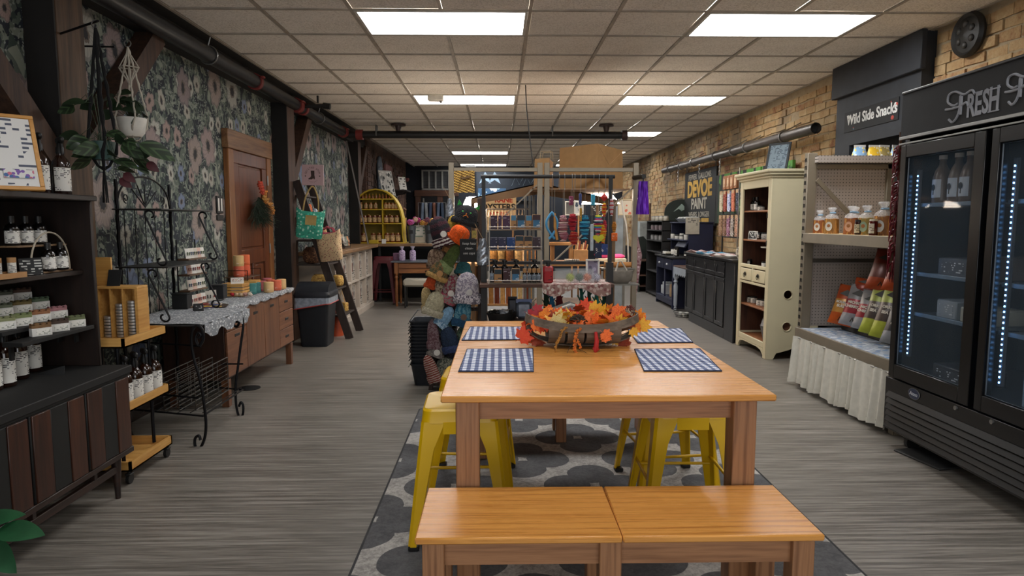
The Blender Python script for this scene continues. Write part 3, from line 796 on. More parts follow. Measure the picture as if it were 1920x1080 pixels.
# ---------------------------------------------------------------- trug basket with autumn leaves
BK = WOOD('#4f4338', '#7d6e5e', .75, 0, 1., 'grey_basket_wood')
bc0 = atZ(1086, 640, TZ); bx, by = bc0.x, 2.98
T = thing('trug_basket', 'grey slatted wooden trug basket standing on the table', 'basket', (bx, by, TZ))
RL, RW, RH = .255, .15, .098
def rim(a, k=1., z=RH): return (RL*k*cos(a), RW*k*sin(a), z+.032*abs(cos(a))**2*k)
q = MB(); N = 40; vs = []; fs = []
for i in range(N):
    a = 2*pi*i/N
    for k, dz in ((1.0, .018), (1.02, -.018), (.975, -.018), (.975, .018)): x_, y_, z_ = rim(a, k); vs.append((x_, y_, z_+dz))
for i in range(N):
    j = (i+1) % N
    for k in range(4): fs.append((i*4+k, i*4+(k+1) % 4, j*4+(k+1) % 4, j*4+k))
q.add(vs, fs).build('rim', BK, T)
for i, x0 in enumerate((-.123, -.041, .041, .123)):
    q = MB(); w2 = .036; vs = []; fs = []; NN = 12
    for j in range(NN+1):
        a = pi*j/NN; ry = RW*sqrt(max(0, 1-(x0/RL)**2))*.97; yy = -ry*cos(a); zz = RH-(RH-.012)*sin(a)**.6
        for dx, dz in ((-w2, 0), (w2, 0), (w2, .004), (-w2, .004)): vs.append((x0+dx, yy, zz+dz))
    for j in range(NN):
        for k in range(4): fs.append((j*4+k, j*4+(k+1) % 4, (j+1)*4+(k+1) % 4, (j+1)*4+k))
    q.add(vs, fs).build('slat', BK, T)
q = MB()
for yy in (-.07, -.02, .03, .08):
    pts = []
    for j in range(15): a = pi*j/14; pts.append((-RL*.97*cos(a), yy*sin(a), RH+.028-(RH+.018)*sin(a)**.55))
    for p, p2 in zip(pts, pts[1:]): q.bar(p, p2, .022, .004)
q.build('end_strip', BK, T)
LEAFC = {'orange': '#ee7a1c', 'amber': '#ee9a22', 'yellow': '#eebb2c', 'red': '#d6301e', 'crimson': '#8a1524', 'cream': '#d8c98a', 'rust': '#a33f17'}
LM = {}
for k_, c_ in LEAFC.items():
    m = Mt('leaf_'+k_, .65); n = m.noise(m.vec(), 18., 2.); x, y, z = m.xyz()
    vein = ((y.abs()*3-x)*55).sin().gt(.93)
    c2 = {'orange': '#c43c12', 'amber': '#d3601a', 'yellow': '#d98c22', 'red': '#d8541e', 'crimson': '#a3212a', 'cream': '#c9a860', 'rust': '#7c2812'}[k_]
    m.col(m.mix(vein*.5, m.ramp(n, [(.38, c_), (.62, c2)]), '#5a2412')); LM[k_] = m.m
def leaf_mesh(mat, s=1.):
    rad = []; lob = [(0, 1.), (.12, .8), (.22, .82), (.36, .6), (.5, .66), (.62, .86), (.75, .97), (.86, .76), (1.02, .74), (1.15, .55), (1.35, .66), (1.5, .78), (1.66, .56), (1.95, .48), (2.3, .5), (2.75, .3)]
    pts = [(r*cos(a), r*sin(a)) for a, r in lob]; pts = pts+[(-.12, 0)]+[(x_, -y_) for x_, y_ in reversed(pts[1:])]
    vs = [(0, 0, 0)]+[(x_*s, y_*s, -.22*s*(x_*x_+y_*y_)+.16*s*abs(y_)) for x_, y_ in pts]; n = len(pts)
    q = MB().add(vs, [(0, 1+i, 1+(i+1) % n) for i in range(n)])
    q.tube([(-.1*s, 0, 0), (-.4*s, 0, -.08*s), (-.6*s, .02*s, -.2*s)], .02*s, 4)
    return q.mesh('leaf', mat, True)
LMESH = {k_: leaf_mesh(v) for k_, v in LM.items()}
T = thing('autumn_garland', 'pile of artificial autumn leaves filling the wooden trug basket', 'artificial leaves', (bx, by, TZ))
rl = random.Random(11)
def put(kind, px, py, dy, s=.036, tilt=None, yaw=None):
    p = atY(px, py, by+dy)-Vector((bx, by, TZ)); o = bpy.data.objects.new('leaf', LMESH[kind]); COL.objects.link(o); o.parent = T
    p.z = max(p.z, .012); o.location = p; o.scale = (s,)*3
    o.rotation_euler = (rl.uniform(.9, 1.7) if tilt is None else tilt, rl.uniform(-.5, .5)*1.6, rl.uniform(-.5, .5) if yaw is None else yaw); return o
spots = [('red', 985, 615, 0, .05), ('crimson', 1003, 605, .02, .045), ('crimson', 1005, 582, .05, .04), ('red', 978, 632, -.03, .05), ('crimson', 993, 588, .03, .035),
 ('orange', 1030, 580, .05, .04), ('amber', 1015, 595, .0, .042), ('amber', 1022, 585, .04, .036), ('orange', 1042, 590, .03, .04), ('red', 1010, 612, -.06, .038), ('orange', 1002, 608, -.08, .036), ('red', 1024, 610, -.07, .034), ('orange', 1035, 605, -.05, .034),
 ('cream', 1041, 607, -.10, .05), ('cream', 1050, 596, -.04, .04), ('red', 1058, 590, .05, .035), ('amber', 1064, 603, -.05, .036), ('amber', 1072, 592, .02, .036),
 ('yellow', 1058, 615, -.11, .03), ('orange', 1074, 612, -.1, .03), ('red', 1085, 582, .06, .04), ('red', 1096, 576, .07, .042), ('red', 1104, 582, .05, .038), ('amber', 1090, 590, .0, .034), ('yellow', 1100, 590, 0, .034),
 ('yellow', 1113, 580, .05, .04), ('amber', 1120, 590, .02, .034), ('yellow', 1128, 586, .02, .042), ('amber', 1108, 600, -.05, .034), ('orange', 1118, 608, -.1, .05), ('amber', 1125, 600, -.08, .04), ('orange', 1138, 605, -.09, .044), ('orange', 1154, 585, 0, .05), ('orange', 1150, 600, -.06, .045),
 ('amber', 1146, 612, -.1, .042), ('yellow', 1160, 604, -.07, .036), ('orange', 1164, 592, -.01, .038), ('rust', 1172, 598, -.02, .036), ('crimson', 1172, 590, .02, .03), ('rust', 1180, 606, -.04, .03), ('orange', 1188, 600, 0, .04), ('amber', 1196, 596, .02, .044), ('orange', 1200, 608, 0, .042), ('yellow', 1204, 612, -.02, .04), ('amber', 1190, 614, -.03, .036),
 ('orange', 1134, 626, -.165, .034), ('orange', 1131, 634, -.165, .028), ('rust', 1000, 640, -.03, .034), ('orange', 992, 636, -.0, .03), ('rust', 1010, 646, -.02, .03), ('yellow', 1150, 636, -.03, .03), ('amber', 1158, 642, -.02, .026), ('rust', 1166, 652, -.04, .034), ('rust', 1172, 645, -.03, .03), ('yellow', 1186, 620, -.06, .028),
 ('red', 1066, 588, .08, .034), ('orange', 1048, 586, .09, .034), ('amber', 1140, 582, .08, .034), ('rust', 1030, 600, 0, .04), ('orange', 1090, 600, -.06, .036), ('rust', 1082, 606, -.08, .03), ('orange', 1104, 612, -.11, .028)]
for k_, px, py, dy, s in spots: put(k_, px, py, dy, s*1.22)
for i in range(70):
    a = rl.uniform(0, 2*pi); r = sqrt(rl.random())
    o = bpy.data.objects.new('leaf', LMESH[rl.choice(['orange', 'amber', 'rust', 'red', 'orange', 'yellow'])]); COL.objects.link(o); o.parent = T
    o.location = (RL*.9*r*cos(a), RW*.85*r*sin(a), .10+rl.uniform(0, .05)*(1-r*r)+.015); s = rl.uniform(.034, .048); o.scale = (s,)*3
    o.rotation_euler = (rl.uniform(-.7, 1.1), rl.uniform(-.7, .7), rl.uniform(0, 6.3))
MB().ball((0, 0, .085), (RL*.86, RW*.8, .036), 20, 8, bump=.12, seed=4).build('moss', PM('#5c3a1c', .95, 0, .5, 60, bump=.6), T)
def inb(px, py, dy): return atY(px, py, by+dy)-Vector((bx, by, TZ))
g = inb(1052, 596, -.03); q = MB()
vs = []; 
for j in range(13):
    a = -pi/2+pi*j/12
    for k in range(24): b_ = 2*pi*k/24; r = .03*cos(a)*(1+.1*abs(cos(4*b_))); vs.append((g.x+r*cos(b_), g.y+r*sin(b_), g.z+.024*sin(a)))
q.add(vs, [(j*24+k, j*24+(k+1) % 24, (j+1)*24+(k+1) % 24, (j+1)*24+k) for j in range(12) for k in range(24)]).cyl(g, g+Vector((.004, 0, .034)), .005, .003, 8)
q.build('gourd', PM('#d9b84e', .5, 0, .2), T)
g = inb(1086, 602, -.07); q = MB().ball(g, (.036, .02, .018), 12, 8)
for i in range(70):
    f = i/70; a = i*2.4; r = .024*sin(pi*min(.97, f+.06))+.004; c = g+Vector((-.04+f*.08, r*cos(a), r*sin(a)*.9))
    q.cb(c, (.010, .012, .003), .001, (a, .5, 0))
q.build('pine_cone', PM('#3d3427', .8, 0, .5, 40), T)
for cx_, s in ((1176, 584), (1181, 578)):
    g = inb(cx_, s+4, .02); q = MB()
    for i in range(26): a = i*2.4; e = rl.uniform(-.4, 1.4); d_ = Vector((cos(a)*cos(e), sin(a)*cos(e), sin(e))); q.tube([g, g+d_*.022], .0016, 4); q.ball(g+d_*.023, .0036, 5, 4)
    q.build('berry_spray', PM('#c9b79a' if cx_ == 1176 else '#6b2a20', .7), T)
def vine(pts, c, r=.0055):
    q = MB(); P_ = [inb(*p) for p in pts]; q.tube(P_, .002, 5)
    for a, b_ in zip(P_, P_[1:]):
        n_ = max(1, int((b_-a).length/.0055))
        for i in range(n_):
            p = a+(b_-a)*(i/n_)
            for j in range(4): an = rl.uniform(0, 6.3); q.ball(p+Vector((r*.8*cos(an), -.002, r*.6*sin(an))), r*.55, 6, 4)
    q.build('amaranth_vine', PM(c, .7, 0, .5, 80), T)
vine([(1062, 613, -.14), (1053, 620, -.165), (1050, 632, -.17), (1043, 645, -.17), (1040, 661, -.172)], '#a8742c')
vine([(1092, 614, -.14), (1081, 622, -.168), (1078, 640, -.173), (1077, 655, -.175), (1080, 664, -.178)], '#c2661e', .007)
vine([(1080, 632, -.17), (1086, 645, -.175), (1089, 655, -.176)], '#c2661e')
q = MB(); P_ = [inb(1117, 622, -.165), inb(1119, 640, -.17), inb(1117, 655, -.172), inb(1116, 661, -.175)]
q.tube(P_, [.006, .01, .012, .006], 8).ball(P_[2], (.014, .006, .01), 8, 6, bump=.3).build('ribbon', PM('#a81f1e', .5), T)
q = MB().tube([inb(1075, 640, -.17), inb(1068, 652, -.18), inb(1062, 664, -.19)], .0012, 4).tube([inb(1085, 655, -.17), inb(1097, 660, -.19), inb(1108, 668, -.2)], .0012, 4).build('bare_stem', BLACK, T)
# ================================================================ DARK HUTCH (near left)
WALN = WOOD('#2a150d', '#4a2818', .4, 2, 1., 'walnut'); WALNH = WOOD('#1d1310', '#352219', .45, 1, 1., 'dark_walnut_rail')
HB = PM('#0d0c0b', .7, 0, .3, name='black_stained_wood'); 
hx_, hy0, hy1 = -1.80, 1.46, 3.215
H = thing('sideboard_hutch', 'dark wooden hutch with brown and black slatted doors at near left', 'cabinet', (-2.1, 2.34, 0))
def hb(nm, x0, x1, y0, y1, z0, z1, mat=HB, b=.003, par=None, P=None):
    return MB().box(x0+2.1, x1+2.1, y0-2.34, y1-2.34, z0, z1, b=b).build(nm, mat, par or H)
hb('base_body', -2.40, hx_-.02, hy0, hy1, .215, .60, HB)
hb('counter_top', -2.40, hx_+.01, hy0, hy1+.005, .60, .635, HB)
hb('lower_rail', hx_-.02, hx_, hy0, hy1, .205, .232, WALNH); hb('upper_rail', hx_-.02, hx_, hy0, hy1, .585, .60, HB)
SLB = PM('#101110', .55, 0, .3, 12, name='black_slat', stretch=(1, 1, .1))
for i in range(5):
    yb = 3.205-.346*(i+1); d = hb('door', hx_-.016, hx_-.002, yb+.006, yb+.340, .234, .584, HB)
    for j, mt in enumerate((WALN, SLB, WALN)):
        hb('slat', hx_-.004, hx_+(.004 if j != 1 else .001), yb+.014+j*.108, yb+.118+j*.108, .236, .582, mt, .002, par=d)
hb('stretcher', hx_-.05, hx_-.028, hy0+.1, hy1-.1, .13, .165, WALNH)
for yy in [hy1-.28-.4*k for k in range(4)]: hb('stretcher_block', hx_-.05, hx_-.028, yy, yy+.02, .165, .215, WALNH, 0)
for yy in (hy1-.09, hy0+.09):
    for xx in (hx_-.04, -2.34): MB().lathe([(.012, 0), (.014, .05), (.024, .215)], 12, (xx+2.1, yy-2.34, 0)).build('leg', WALNH, H)
ux = -1.93
hb('side_panel', -2.40, ux, hy1-.02, hy1, .635, 1.425, WOOD('#150e0b', '#261812', .5, 2)); hb('side_panel', -2.40, ux, hy0, hy0+.02, .635, 1.425, HB)
hb('back_panel', -2.41, -2.40, hy0, hy1, .635, 1.425, HB, 0)
hb('top_shelf', -2.41, ux+.02, hy0-.01, hy1+.01, 1.425, 1.45, WOOD('#1a1310', '#30241d', .5, 1), .004)
hb('shelf', -2.40, ux-.05, hy0+.02, hy1-.02, 1.078, 1.10, WOOD('#1a1310', '#30241d', .5, 1))
hb('drawer_case', -2.40, -2.235, hy0+.02, hy1-.02, .64, .74, HB, .02)
# stepped soap riser
for k in range(4):
    o = MB().box(ux-.05-.08*k-.04, ux-.05-.08*k+.045, 2.70, 3.18, .82+.043*k, .838+.043*k, b=.002)
    o.box(ux-.05-.08*k-.03, ux-.05-.08*k-.02, 2.72, 2.74, .76, .82+.043*k).box(ux-.05-.08*k-.03, ux-.05-.08*k-.02, 3.14, 3.16, .76, .82+.043*k)
    t = tag(o.build('soap_riser', HB), '%s step of the black stepped riser under the soap bars' % ['lowest front', 'second', 'third', 'highest back'][k], 'riser', 'black steps under the soap bars')
scol = [['#7d5d3c', '#4a3a30', '#6b7350'], ['#7f8a5c', '#9a6a48', '#a8767a'], ['#6e7560', '#77683f', '#5f7058'], ['#4d5a50', '#5c5f52', '#5a4438']]
srow = ['front', 'second', 'third', 'back']; sc_ = ['left', 'middle', 'right']
for k in range(4):
    for j in range(3):
        y_ = 2.875+j*.118; x_ = ux-.05-.08*k
        soap('%s soap bar with a white paper wrap in the %s row, %s' % ({0: ['tan', 'dark brown', 'olive'], 1: ['green', 'copper', 'pink'], 2: ['sage', 'mustard', 'moss'], 3: ['slate', 'grey', 'brown']}[k][j], srow[k], sc_[j]),
             (x_, y_, .8385+.043*k), pi/2-.55+random.uniform(-.1, .1), PM(scol[k][j], .8, 0, .25, 40), 'wrapped soap bars on the riser')
for j in range(2): soap(['pale olive soap bar at the left end of the second row', 'pale green soap bar at the left end of the third row'][j], (ux-.13-.08*j, 2.775, .8385+.043*(j+1)), 1.0, PM(['#8b8f66', '#77866a'][j], .8, 0, .25, 40), 'wrapped soap bars on the riser')
# bottles on top
for i, (px, lab) in enumerate(((4, 'amber spray bottle mostly hidden behind the oak framed sign'), (47, 'amber spray bottle beside the oak framed sign on the hutch top'), (97, 'amber spray bottle in the middle of the hutch top row'), (136, 'amber spray bottle at the right end of the hutch top'))):
    Y = 2.03*1245/(936-px); spray_bottle(lab, -.75, (-2.03, min(Y, 3.16), 1.451), 'amber spray bottles on the hutch top')
for i, (px, py, lab) in enumerate(((-14, 730, 'amber spray bottle on the hutch counter, cut by the photo edge'), (12, 722, 'amber spray bottle on the hutch counter, left in view'), (36, 708, 'amber spray bottle on the hutch counter, second in view'), (62, 694, 'amber spray bottle on the hutch counter nearest the black card'))):
    p = atZ(px, py, .64); spray_bottle(lab, -.75, (max(-2.3, min(p.x, -1.88)), min(p.y, 3.1), .636), 'amber spray bottles on the hutch counter')
# oak framed sign leaning on the top shelf
OAKF = WOOD('#a9742f', '#c8934a', .5, 0, 1.); p = atY(-8, 362, 2.63)
t = frame_sign('white hand drawn sign in a slanted light oak frame on hutch top', (p.x+.03, 2.66, 1.452), (-.38, 0, .82), .24, .33, .016, OAKF, PRINT('#d3d2cf', '#4a5060', .02, .3))
MB().box(-.01, .09, -.0095, -.0085, .05, .085).build('flower_drawing', SPOTS('#d3d2cf', ['#7a5aa0', '#c06a80', '#4a6a9a'], 60., .5), t)
# shelf 1 items
zs = 1.101
t = thing('arch_stand', 'small two tier stand with white arch holding dark bottles', 'display stand', (-2.05, 3.0, zs))
MB().tube([(.03, .13*cos(a)+.03, .0+.18*max(0, sin(a))**.8) for a in [pi*i/24 for i in range(25)]], .004, 6).build('arch', PM('#b5ab98', .5), t)
MB().box(-.10, .03, -.17, .15, .118, .125, b=.002).build('upper_tier', WOOD('#6b533c', '#8a6e50', .6, 1), t); MB().box(-.06, .05, -.10, .15, 0, .008, b=.002).build('lower_tier', WOOD('#6b533c', '#8a6e50', .6, 1), t)
for yy in (-.15, .13): MB().box(-.09, -.08, yy, yy+.01, 0, .118).build('support', BLACK, t)
for j, (xx, yy) in enumerate(((-2.09, 2.90), (-2.09, 2.985), (-2.09, 3.07))): tonic_bottle('dark brown bottle on the upper tier of the arch stand, %s' % sc_[j], (xx, yy, zs+.126), -.75, 'dark bottles on the arch stand', .98)
for j, (xx, yy) in enumerate(((-2.01, 3.0), (-2.01, 3.085))): tonic_bottle('dark brown bottle on the lower tier of the arch stand, %s' % ['left', 'right'][j], (xx, yy, zs+.009), -.75, 'dark bottles on the arch stand', .98)
t = frame_sign('small black chalkboard with scrawled writing before the bottles', (-1.99, 2.86, zs), (-.2, 0, .85), .085, .075, .003, CHALK, PRINT('#1d1e1f', '#bdbdb8', .012, .45), d=.006)
t = frame_sign('tiny chalkboard hanging on the hutch back above the bottles', (-2.37, 3.0, 1.31), (0, 0, .9), .10, .08, .004, BLACK, PRINT('#101112', '#a8a8a2', .012, .45), d=.006)
t = thing('wooden_tray', 'small wooden tray of paper tubes on the hutch shelf', 'tray', (-2.0, 2.64, zs), pi/2)
MB().box(-.16, .14, -.04, .04, 0, .006).build('tray_base', KRAFT, t)
for a in ((-.16, .14, -.044, -.04), (-.16, .14, .04, .044), (.14, .144, -.044, .044)): MB().box(a[0], a[1], a[2], a[3], 0, .022).build('tray_side', KRAFT, t)
for j in range(6):
    t = thing('paper_tube', 'kraft capped paper tube, %s in the tray on the hutch shelf' % nth(j, 6), 'tube', (-2.0+(.012 if j % 2 else -.014), 2.52+.045*j, zs+.007), -.8, 'paper tubes in the wooden tray')
    MB().cyl((0, 0, 0), (0, 0, .055), .0155).build('tube_body', PRINT('#cfccc4', '#60605c', .006), t); MB().cyl((0, 0, .055), (0, 0, .075), .016).build('tube_cap', KRAFT, t)
t = tag(MB().cb((0, 0, 0), (.13, .09, .003), .001, (0, .0, 0)).build('price_card', CHALK, None, tuple(atY(74, 706, 3.0)+Vector((.04, 0, 0))), (.5, -.25, .4)), 'black card with faint writing propped on the hutch counter front', 'card')
# ================================================================ PINE TRAY CART
PINE = WOOD('#b98640', '#d9a860', .5, 0, 1., 'pine'); PINEY = WOOD('#b07c3a', '#d09f58', .5, 1, 1., 'pine_y')
C = thing('tray_cart', 'black metal cart with three pine trays on casters beside hutch', 'cart', (-2.04, 3.5, 0))
def tray(z0, z1, x0=-2.24, x1=-1.865, y0=3.29, y1=3.717):
    a, b, c, d = x0+2.04, x1+2.04, y0-3.5, y1-3.5
    tr = MB().box(a, b, c, d, z0, z0+.008).build('tray', PINE, C)
    MB().box(a, b, c, c+.012, z0, z1).build('tray_side', PINE, tr); MB().box(a, b, d-.012, d, z0, z1).build('tray_side', PINE, tr)
    MB().box(a, a+.012, c, d, z0, z1).build('tray_side', PINEY, tr); MB().box(b-.012, b, c, d, z0, z1).build('tray_side', PINEY, tr)
tray(.702, .75); tray(.372, .42); tray(.068, .118)
for xx in (-.17, .12):
    for yy in (-.15, .15):
        MB().cyl((xx*.9, yy, .10), (xx*.9, yy, .703), .009).build('post', IRON, C)
for xx in (-.16, .155):
    for yy in (-.19, .19):
        q = MB().cyl((xx-.008, yy, .026), (xx+.008, yy, .026), .026, n=14).cyl((xx, yy, .04), (xx, yy, .07), .008).cb((xx, yy, .05), (.03, .04, .012), .003); q.build('caster', BLACK, C)
zt = .711
T = thing('slotted_rack', 'upright pine slotted rack of stacked tins on the top tray', 'rack', (-2.06, 3.55, zt))
MB().box(-.15, .14, -.01, 0+.10, .262, .275, b=.002).build('top_panel', PINE, T); MB().box(.125, .14, -.01, .10, 0, .262).build('side_panel', PINEY, T); MB().box(-.15, -.135, -.01, .10, 0, .262).build('side_panel', PINEY, T)
MB().box(-.135, .125, .085, .10, 0, .262).build('back_panel', PINE, T)
for xx in (-.07, -.005, .06): MB().box(xx-.004, xx+.004, -.005, .085, 0, .262).build('divider', PINE, T)
t = tag(MB().box(-.05, .05, -.006, .006, 0, .15, b=.002).build('backboard', PINE, None, (-2.14, 3.62, zt+.276)), 'plain pine board standing on top of the slotted rack', 'board')
t = tag(MB().cb((0, 0, .04), (.07, .004, .09), .001, (-.3, 0, 0)).build('chalk_card', CHALK, None, (-2.06, 3.585, zt+.278)), 'small dark card leaning on the pine slotted rack', 'card')
TIN = PM('#b9b7b2', .35, .6)
for j, (xx, n_) in enumerate(((-.037, 9), (.028, 11), (.092, 12))):
    for k in range(n_ if j else 7):
        o = MB().lathe([(0, 0), (.026, 0), (.0265, .012), (.024, .013), (0, .013)], 18).build('round_tin', TIN, None, (-2.06+xx, 3.58, zt+.001+k*.0165))
        tag(o, 'round silver tin in the %s stack of the pine slotted rack' % ['left', 'middle', 'right'][j], 'tin', 'round tins stacked in the %s slot' % ['left', 'middle', 'right'][j])
for j, (xx, yy) in enumerate(((-2.0, 3.36), (-1.94, 3.41), (-1.93, 3.49), (-1.92, 3.57), (-1.91, 3.64), (-2.05, 3.40))):
    o = thing('round_tin', 'flat round tin lying on the top tray, %s from the camera' % ['nearest', 'second', 'fourth', 'fifth', 'farthest', 'third'][j], 'tin', (xx, yy, zt), 0, 'flat tins lying on the top tray')
    MB().lathe([(0, 0), (.03, 0), (.031, .012), (0, .013)], 20).build('tin_body', TIN, o); MB().lathe([(0, .013), (.026, .013), (.026, .0138), (0, .014)], 20).build('tin_label', PRINT('#cfc8bc', '#30302c', .008, ax=0), o)
for j in range(4): spray_bottle('amber spray bottle on the middle tray of the pine cart, %s' % nth(j, 4), -.8, (-1.925, 3.385+.098*j, .381), 'amber spray bottles on the cart tray')
# ================================================================ WROUGHT IRON BAKER'S RACK
R = thing('bakers_rack', 'black wrought iron scrolled rack with tall arched back', 'rack', (-2.0, 4.2, 0)); RO = Vector((-2.0, 4.2, 0))
def rt(pts, r, nm='bar', closed=False, n=6): return MB().tube([Vector(p)-RO for p in pts], r, n, closed).build(nm, IRON, R)
bxn, bxf = (-2.27, 4.02), (-2.27, 4.66); fn_, ff = (-1.75, 3.87), (-1.75, 4.5)
for (x_, y_) in (bxn, bxf):
    tw = [(x_+.002*cos(i*1.3), y_+.002*sin(i*1.3), .0+i*1.58/60) for i in range(61)]
    rt(tw, [.010+.002*(i % 2) for i in range(61)], 'upright', n=6)
arch = [(-2.27, 4.34-.31*cos(a), 1.44+.17*sin(a)) for a in [pi*i/24 for i in range(25)]]
rt(arch, .006, 'arch')
for k in (-2, -1, 0, 1, 2): rt([(-2.27, 4.34, 1.42), (-2.27, 4.34+.16*sin(k*.5)*1.1, 1.42+.10+.05*cos(k*.7)*.9)], .004, 'fan_rod')
for s in (-1, 1):
    rt([(-2.27, 4.34+s*(.22+.03*cos(a)*(1-i/30)), 1.47+.03*sin(a)*(1-i/30)) for i, a in enumerate([radians(-90+22*i) for i in range(22)])], .004, 'curl')
def shelf(x1, z, y0, y1, nm='shelf'):
    MB().box(-2.28-RO.x, x1-RO.x, y0-RO.y, y1-RO.y, z-.008, z, b=.002).build(nm, BLACK, R)
shelf(-1.99, 1.405, 3.98, 4.68); shelf(-1.97, 1.06, 3.98, 4.68); 
MB().box(-2.30-RO.x, -1.74-RO.x, 3.88-RO.y, 4.60-RO.y, .715, .725, b=.002).build('deck', BLACK, R)
for (y_, xs) in ((3.96, -2.04), (4.62, -2.02)):
    for zt_, zb_ in ((1.398, 1.065), (1.05, .73)): rt(s_scroll((xs-.01, y_, zt_), (xs+.05, y_, zb_), .032, 1), .006, 'scroll', n=7)
for k in range(5):
    y_ = 4.10+.12*k; rt([(-2.275, y_, .73), (-2.275, y_, 1.05)], .003, 'back_rod'); rt([(-2.275, y_, 1.06), (-2.275, y_, 1.40)], .003, 'back_rod')
def pxp(lst, Y): return [tuple(atY(a, b, Y)) for a, b in lst]
def smooth(pts, n=6):
    P_ = [Vector(p) for p in pts]; P_ = [P_[0]*2-P_[1]]+P_+[P_[-1]*2-P_[-2]]; out = []
    for i in range(1, len(P_)-2):
        for j in range(n):
            t_ = j/n; a, b, c, d = P_[i-1:i+3]
            out.append(.5*((2*b)+(c-a)*t_+(2*a-5*b+4*c-d)*t_*t_+(3*b-a-3*c+d)*t_**3))
    return out+[P_[-2]]
rt(smooth(pxp([(372, 634), (377, 628), (371, 624), (367, 636), (373, 648), (381, 636), (379, 618), (370, 611), (361, 618), (359, 640), (363, 670), (373, 705), (381, 745), (386, 790), (384, 820), (374, 842), (366, 836), (366, 822), (373, 817), (376, 825)], 3.87)), .0085, 'front_leg', n=8)
rt(smooth(pxp([(443, 604), (449, 602), (445, 612), (439, 610), (437, 600), (441, 588), (448, 586), (454, 594), (456, 612), (451, 650), (446, 690), (442, 725), (443, 760), (449, 783), (455, 778), (456, 762), (452, 754), (448, 762)], 4.5)), .0085, 'front_leg', n=8)
for a, b in (((-2.25, 4.03, .29), (-1.78, 3.88, .29)), ((-2.25, 4.03, .18), (-1.755, 3.88, .18)), ((-1.76, 3.88, .18), (-1.76, 4.5, .18)), ((-2.25, 4.66, .18), (-1.76, 4.5, .18)), ((-2.25, 4.03, .18), (-2.25, 4.66, .18)), ((-2.2, 4.03, .6), (-1.75, 3.88, .6)), ((-1.9, 4.5, .36), (-1.75, 4.5, .36)), ((-1.75, 3.88, .705), (-1.75, 4.5, .705))): rt([a, b], .006, 'rail')
for k in range(7): rt([(-2.24+.075*k, 3.95, .18), (-2.24+.075*k, 4.55, .18)], .003, 'shelf_wire')
rt([(-2.24, 4.03, .0), (-2.27, 4.03, .02)], .008); rt([(-2.24, 4.66, .0), (-2.27, 4.66, .02)], .008)
# chrome file rack on the lower shelf
CHR = PM('#8d8d8a', .3, .9, name='chrome_wire'); M_ = thing('wire_rack', 'chrome wire file rack on the lower shelf of iron rack', 'wire rack', (-1.95, 4.22, .19))
for x_ in (-1.84, -1.94, -2.03):
    q = MB(); a, b = 3.97-4.22, 4.46-4.22; X = x_+1.95
    q.tube([(X, a, 0), (X, a, .225), (X, b, .225), (X, b, 0)], .0035, 6, True)
    for k in range(1, 8): q.tube([(X, a, .028*k), (X, b, .028*k)], .0016, 4)
    for k in range(1, 3): q.tube([(X, a+(b-a)*k/3, 0), (X, a+(b-a)*k/3, .225)], .002, 4)
    q.build('wire_panel', CHR, M_)
q = MB()
for k in range(9): y_ = -.25+.49*k/8; q.tube([(-.10, y_, 0), (.11, y_, 0)], .0016, 4)
q.build('wire_base', CHR, M_)
# lace runner over deck and sideboard
m = Mt('lace_runner', .95); v = m.vor(m.vec(), 55.); n = m.noise(m.vec((1, 1, 1)), 22., 3.)
m.col(m.mix(((E(m.nt, v.outputs['Distance'])+n*.6).gt(.62)), '#cfd0d0', '#85888c')); LACE = m.m
def cloth(label, x0, x1, y0, y1, z, drop, sc, nu=40, nv=26, amp=.012):
    t = thing('lace_cloth', label, 'cloth', ((x0+x1)/2, (y0+y1)/2, z)); cx_, cy_ = (x0+x1)/2, (y0+y1)/2
    def fn(u, v):
        y_ = y0+(y1-y0)*u; L = (x1-x0)+drop*(.55+.45*abs(sin(u*pi*sc)))
        s = v*L; x_ = x0+min(s, x1-x0); zz = z+.003-max(0, s-(x1-x0)); o = 0 if s <= x1-x0 else .010+amp*.5*sin(u*37)
        return (x_+o-cx_, y_-cy_, zz-z+(.0015*sin(u*50+v*20)+.0015 if s < x1-x0 else 0))
    MB().grid(fn, nu*2, nv).build('lace', LACE, t); return t
cloth('grey lace cloth draped over the iron rack deck', -2.28, -1.742, 3.90, 4.62, .726, .09, 3)
# ================================================================ TEAK SIDEBOARD
TK = WOOD('#5c3620', '#83563a', .45, 1, .8, 'teak'); TKS = WOOD('#2c1a12', '#43291b', .5, 2, .8, 'teak_side'); TKV = WOOD('#57331e', '#7d5134', .45, 2, .8, 'teak_vertical')
S = thing('teak_sideboard', 'long low teak sideboard with slot pulls before the wooden door', 'sideboard', (-2.16, 5.44, 0)); SO = (-2.16, 5.44)
def sb(nm, x0, x1, y0, y1, z0, z1, mat=TK, b=.002, par=None): return MB().box(x0-SO[0], x1-SO[0], y0-SO[1], y1-SO[1], z0, z1, b=b).build(nm, mat, par or S)
fx = -1.93
sb('case', -2.38, fx-.018, 4.68, 6.215, .20, .69, TKS); sb('top', -2.39, fx+.005, 4.665, 6.225, .69, .712, WOOD('#2c221c', '#4a3a30', .5, 1))
def pull(par, y, z): sb('pull_recess', fx-.001, fx+.0025, y-.045, y+.045, z-.011, z+.011, BLACK, .002, par)
def front(nm, y0, y1, z0, z1, pz, mat=TKV):
    d = sb(nm, fx-.016, fx, y0+.003, y1-.003, z0+.003, z1-.003, mat); pull(d, (y0+y1)/2, pz)
front('drawer', 4.69, 5.06, .545, .69, .60, TK); front('drawer', 4.69, 5.06, .215, .545, .50, TK)
front('door', 5.06, 5.45, .215, .69, .61); front('door', 5.45, 5.82, .215, .69, .62)
for z0, z1 in ((.53, .69), (.37, .53), (.215, .37)): front('drawer', 5.82, 6.205, z0, z1, (z0+z1)/2, TK)
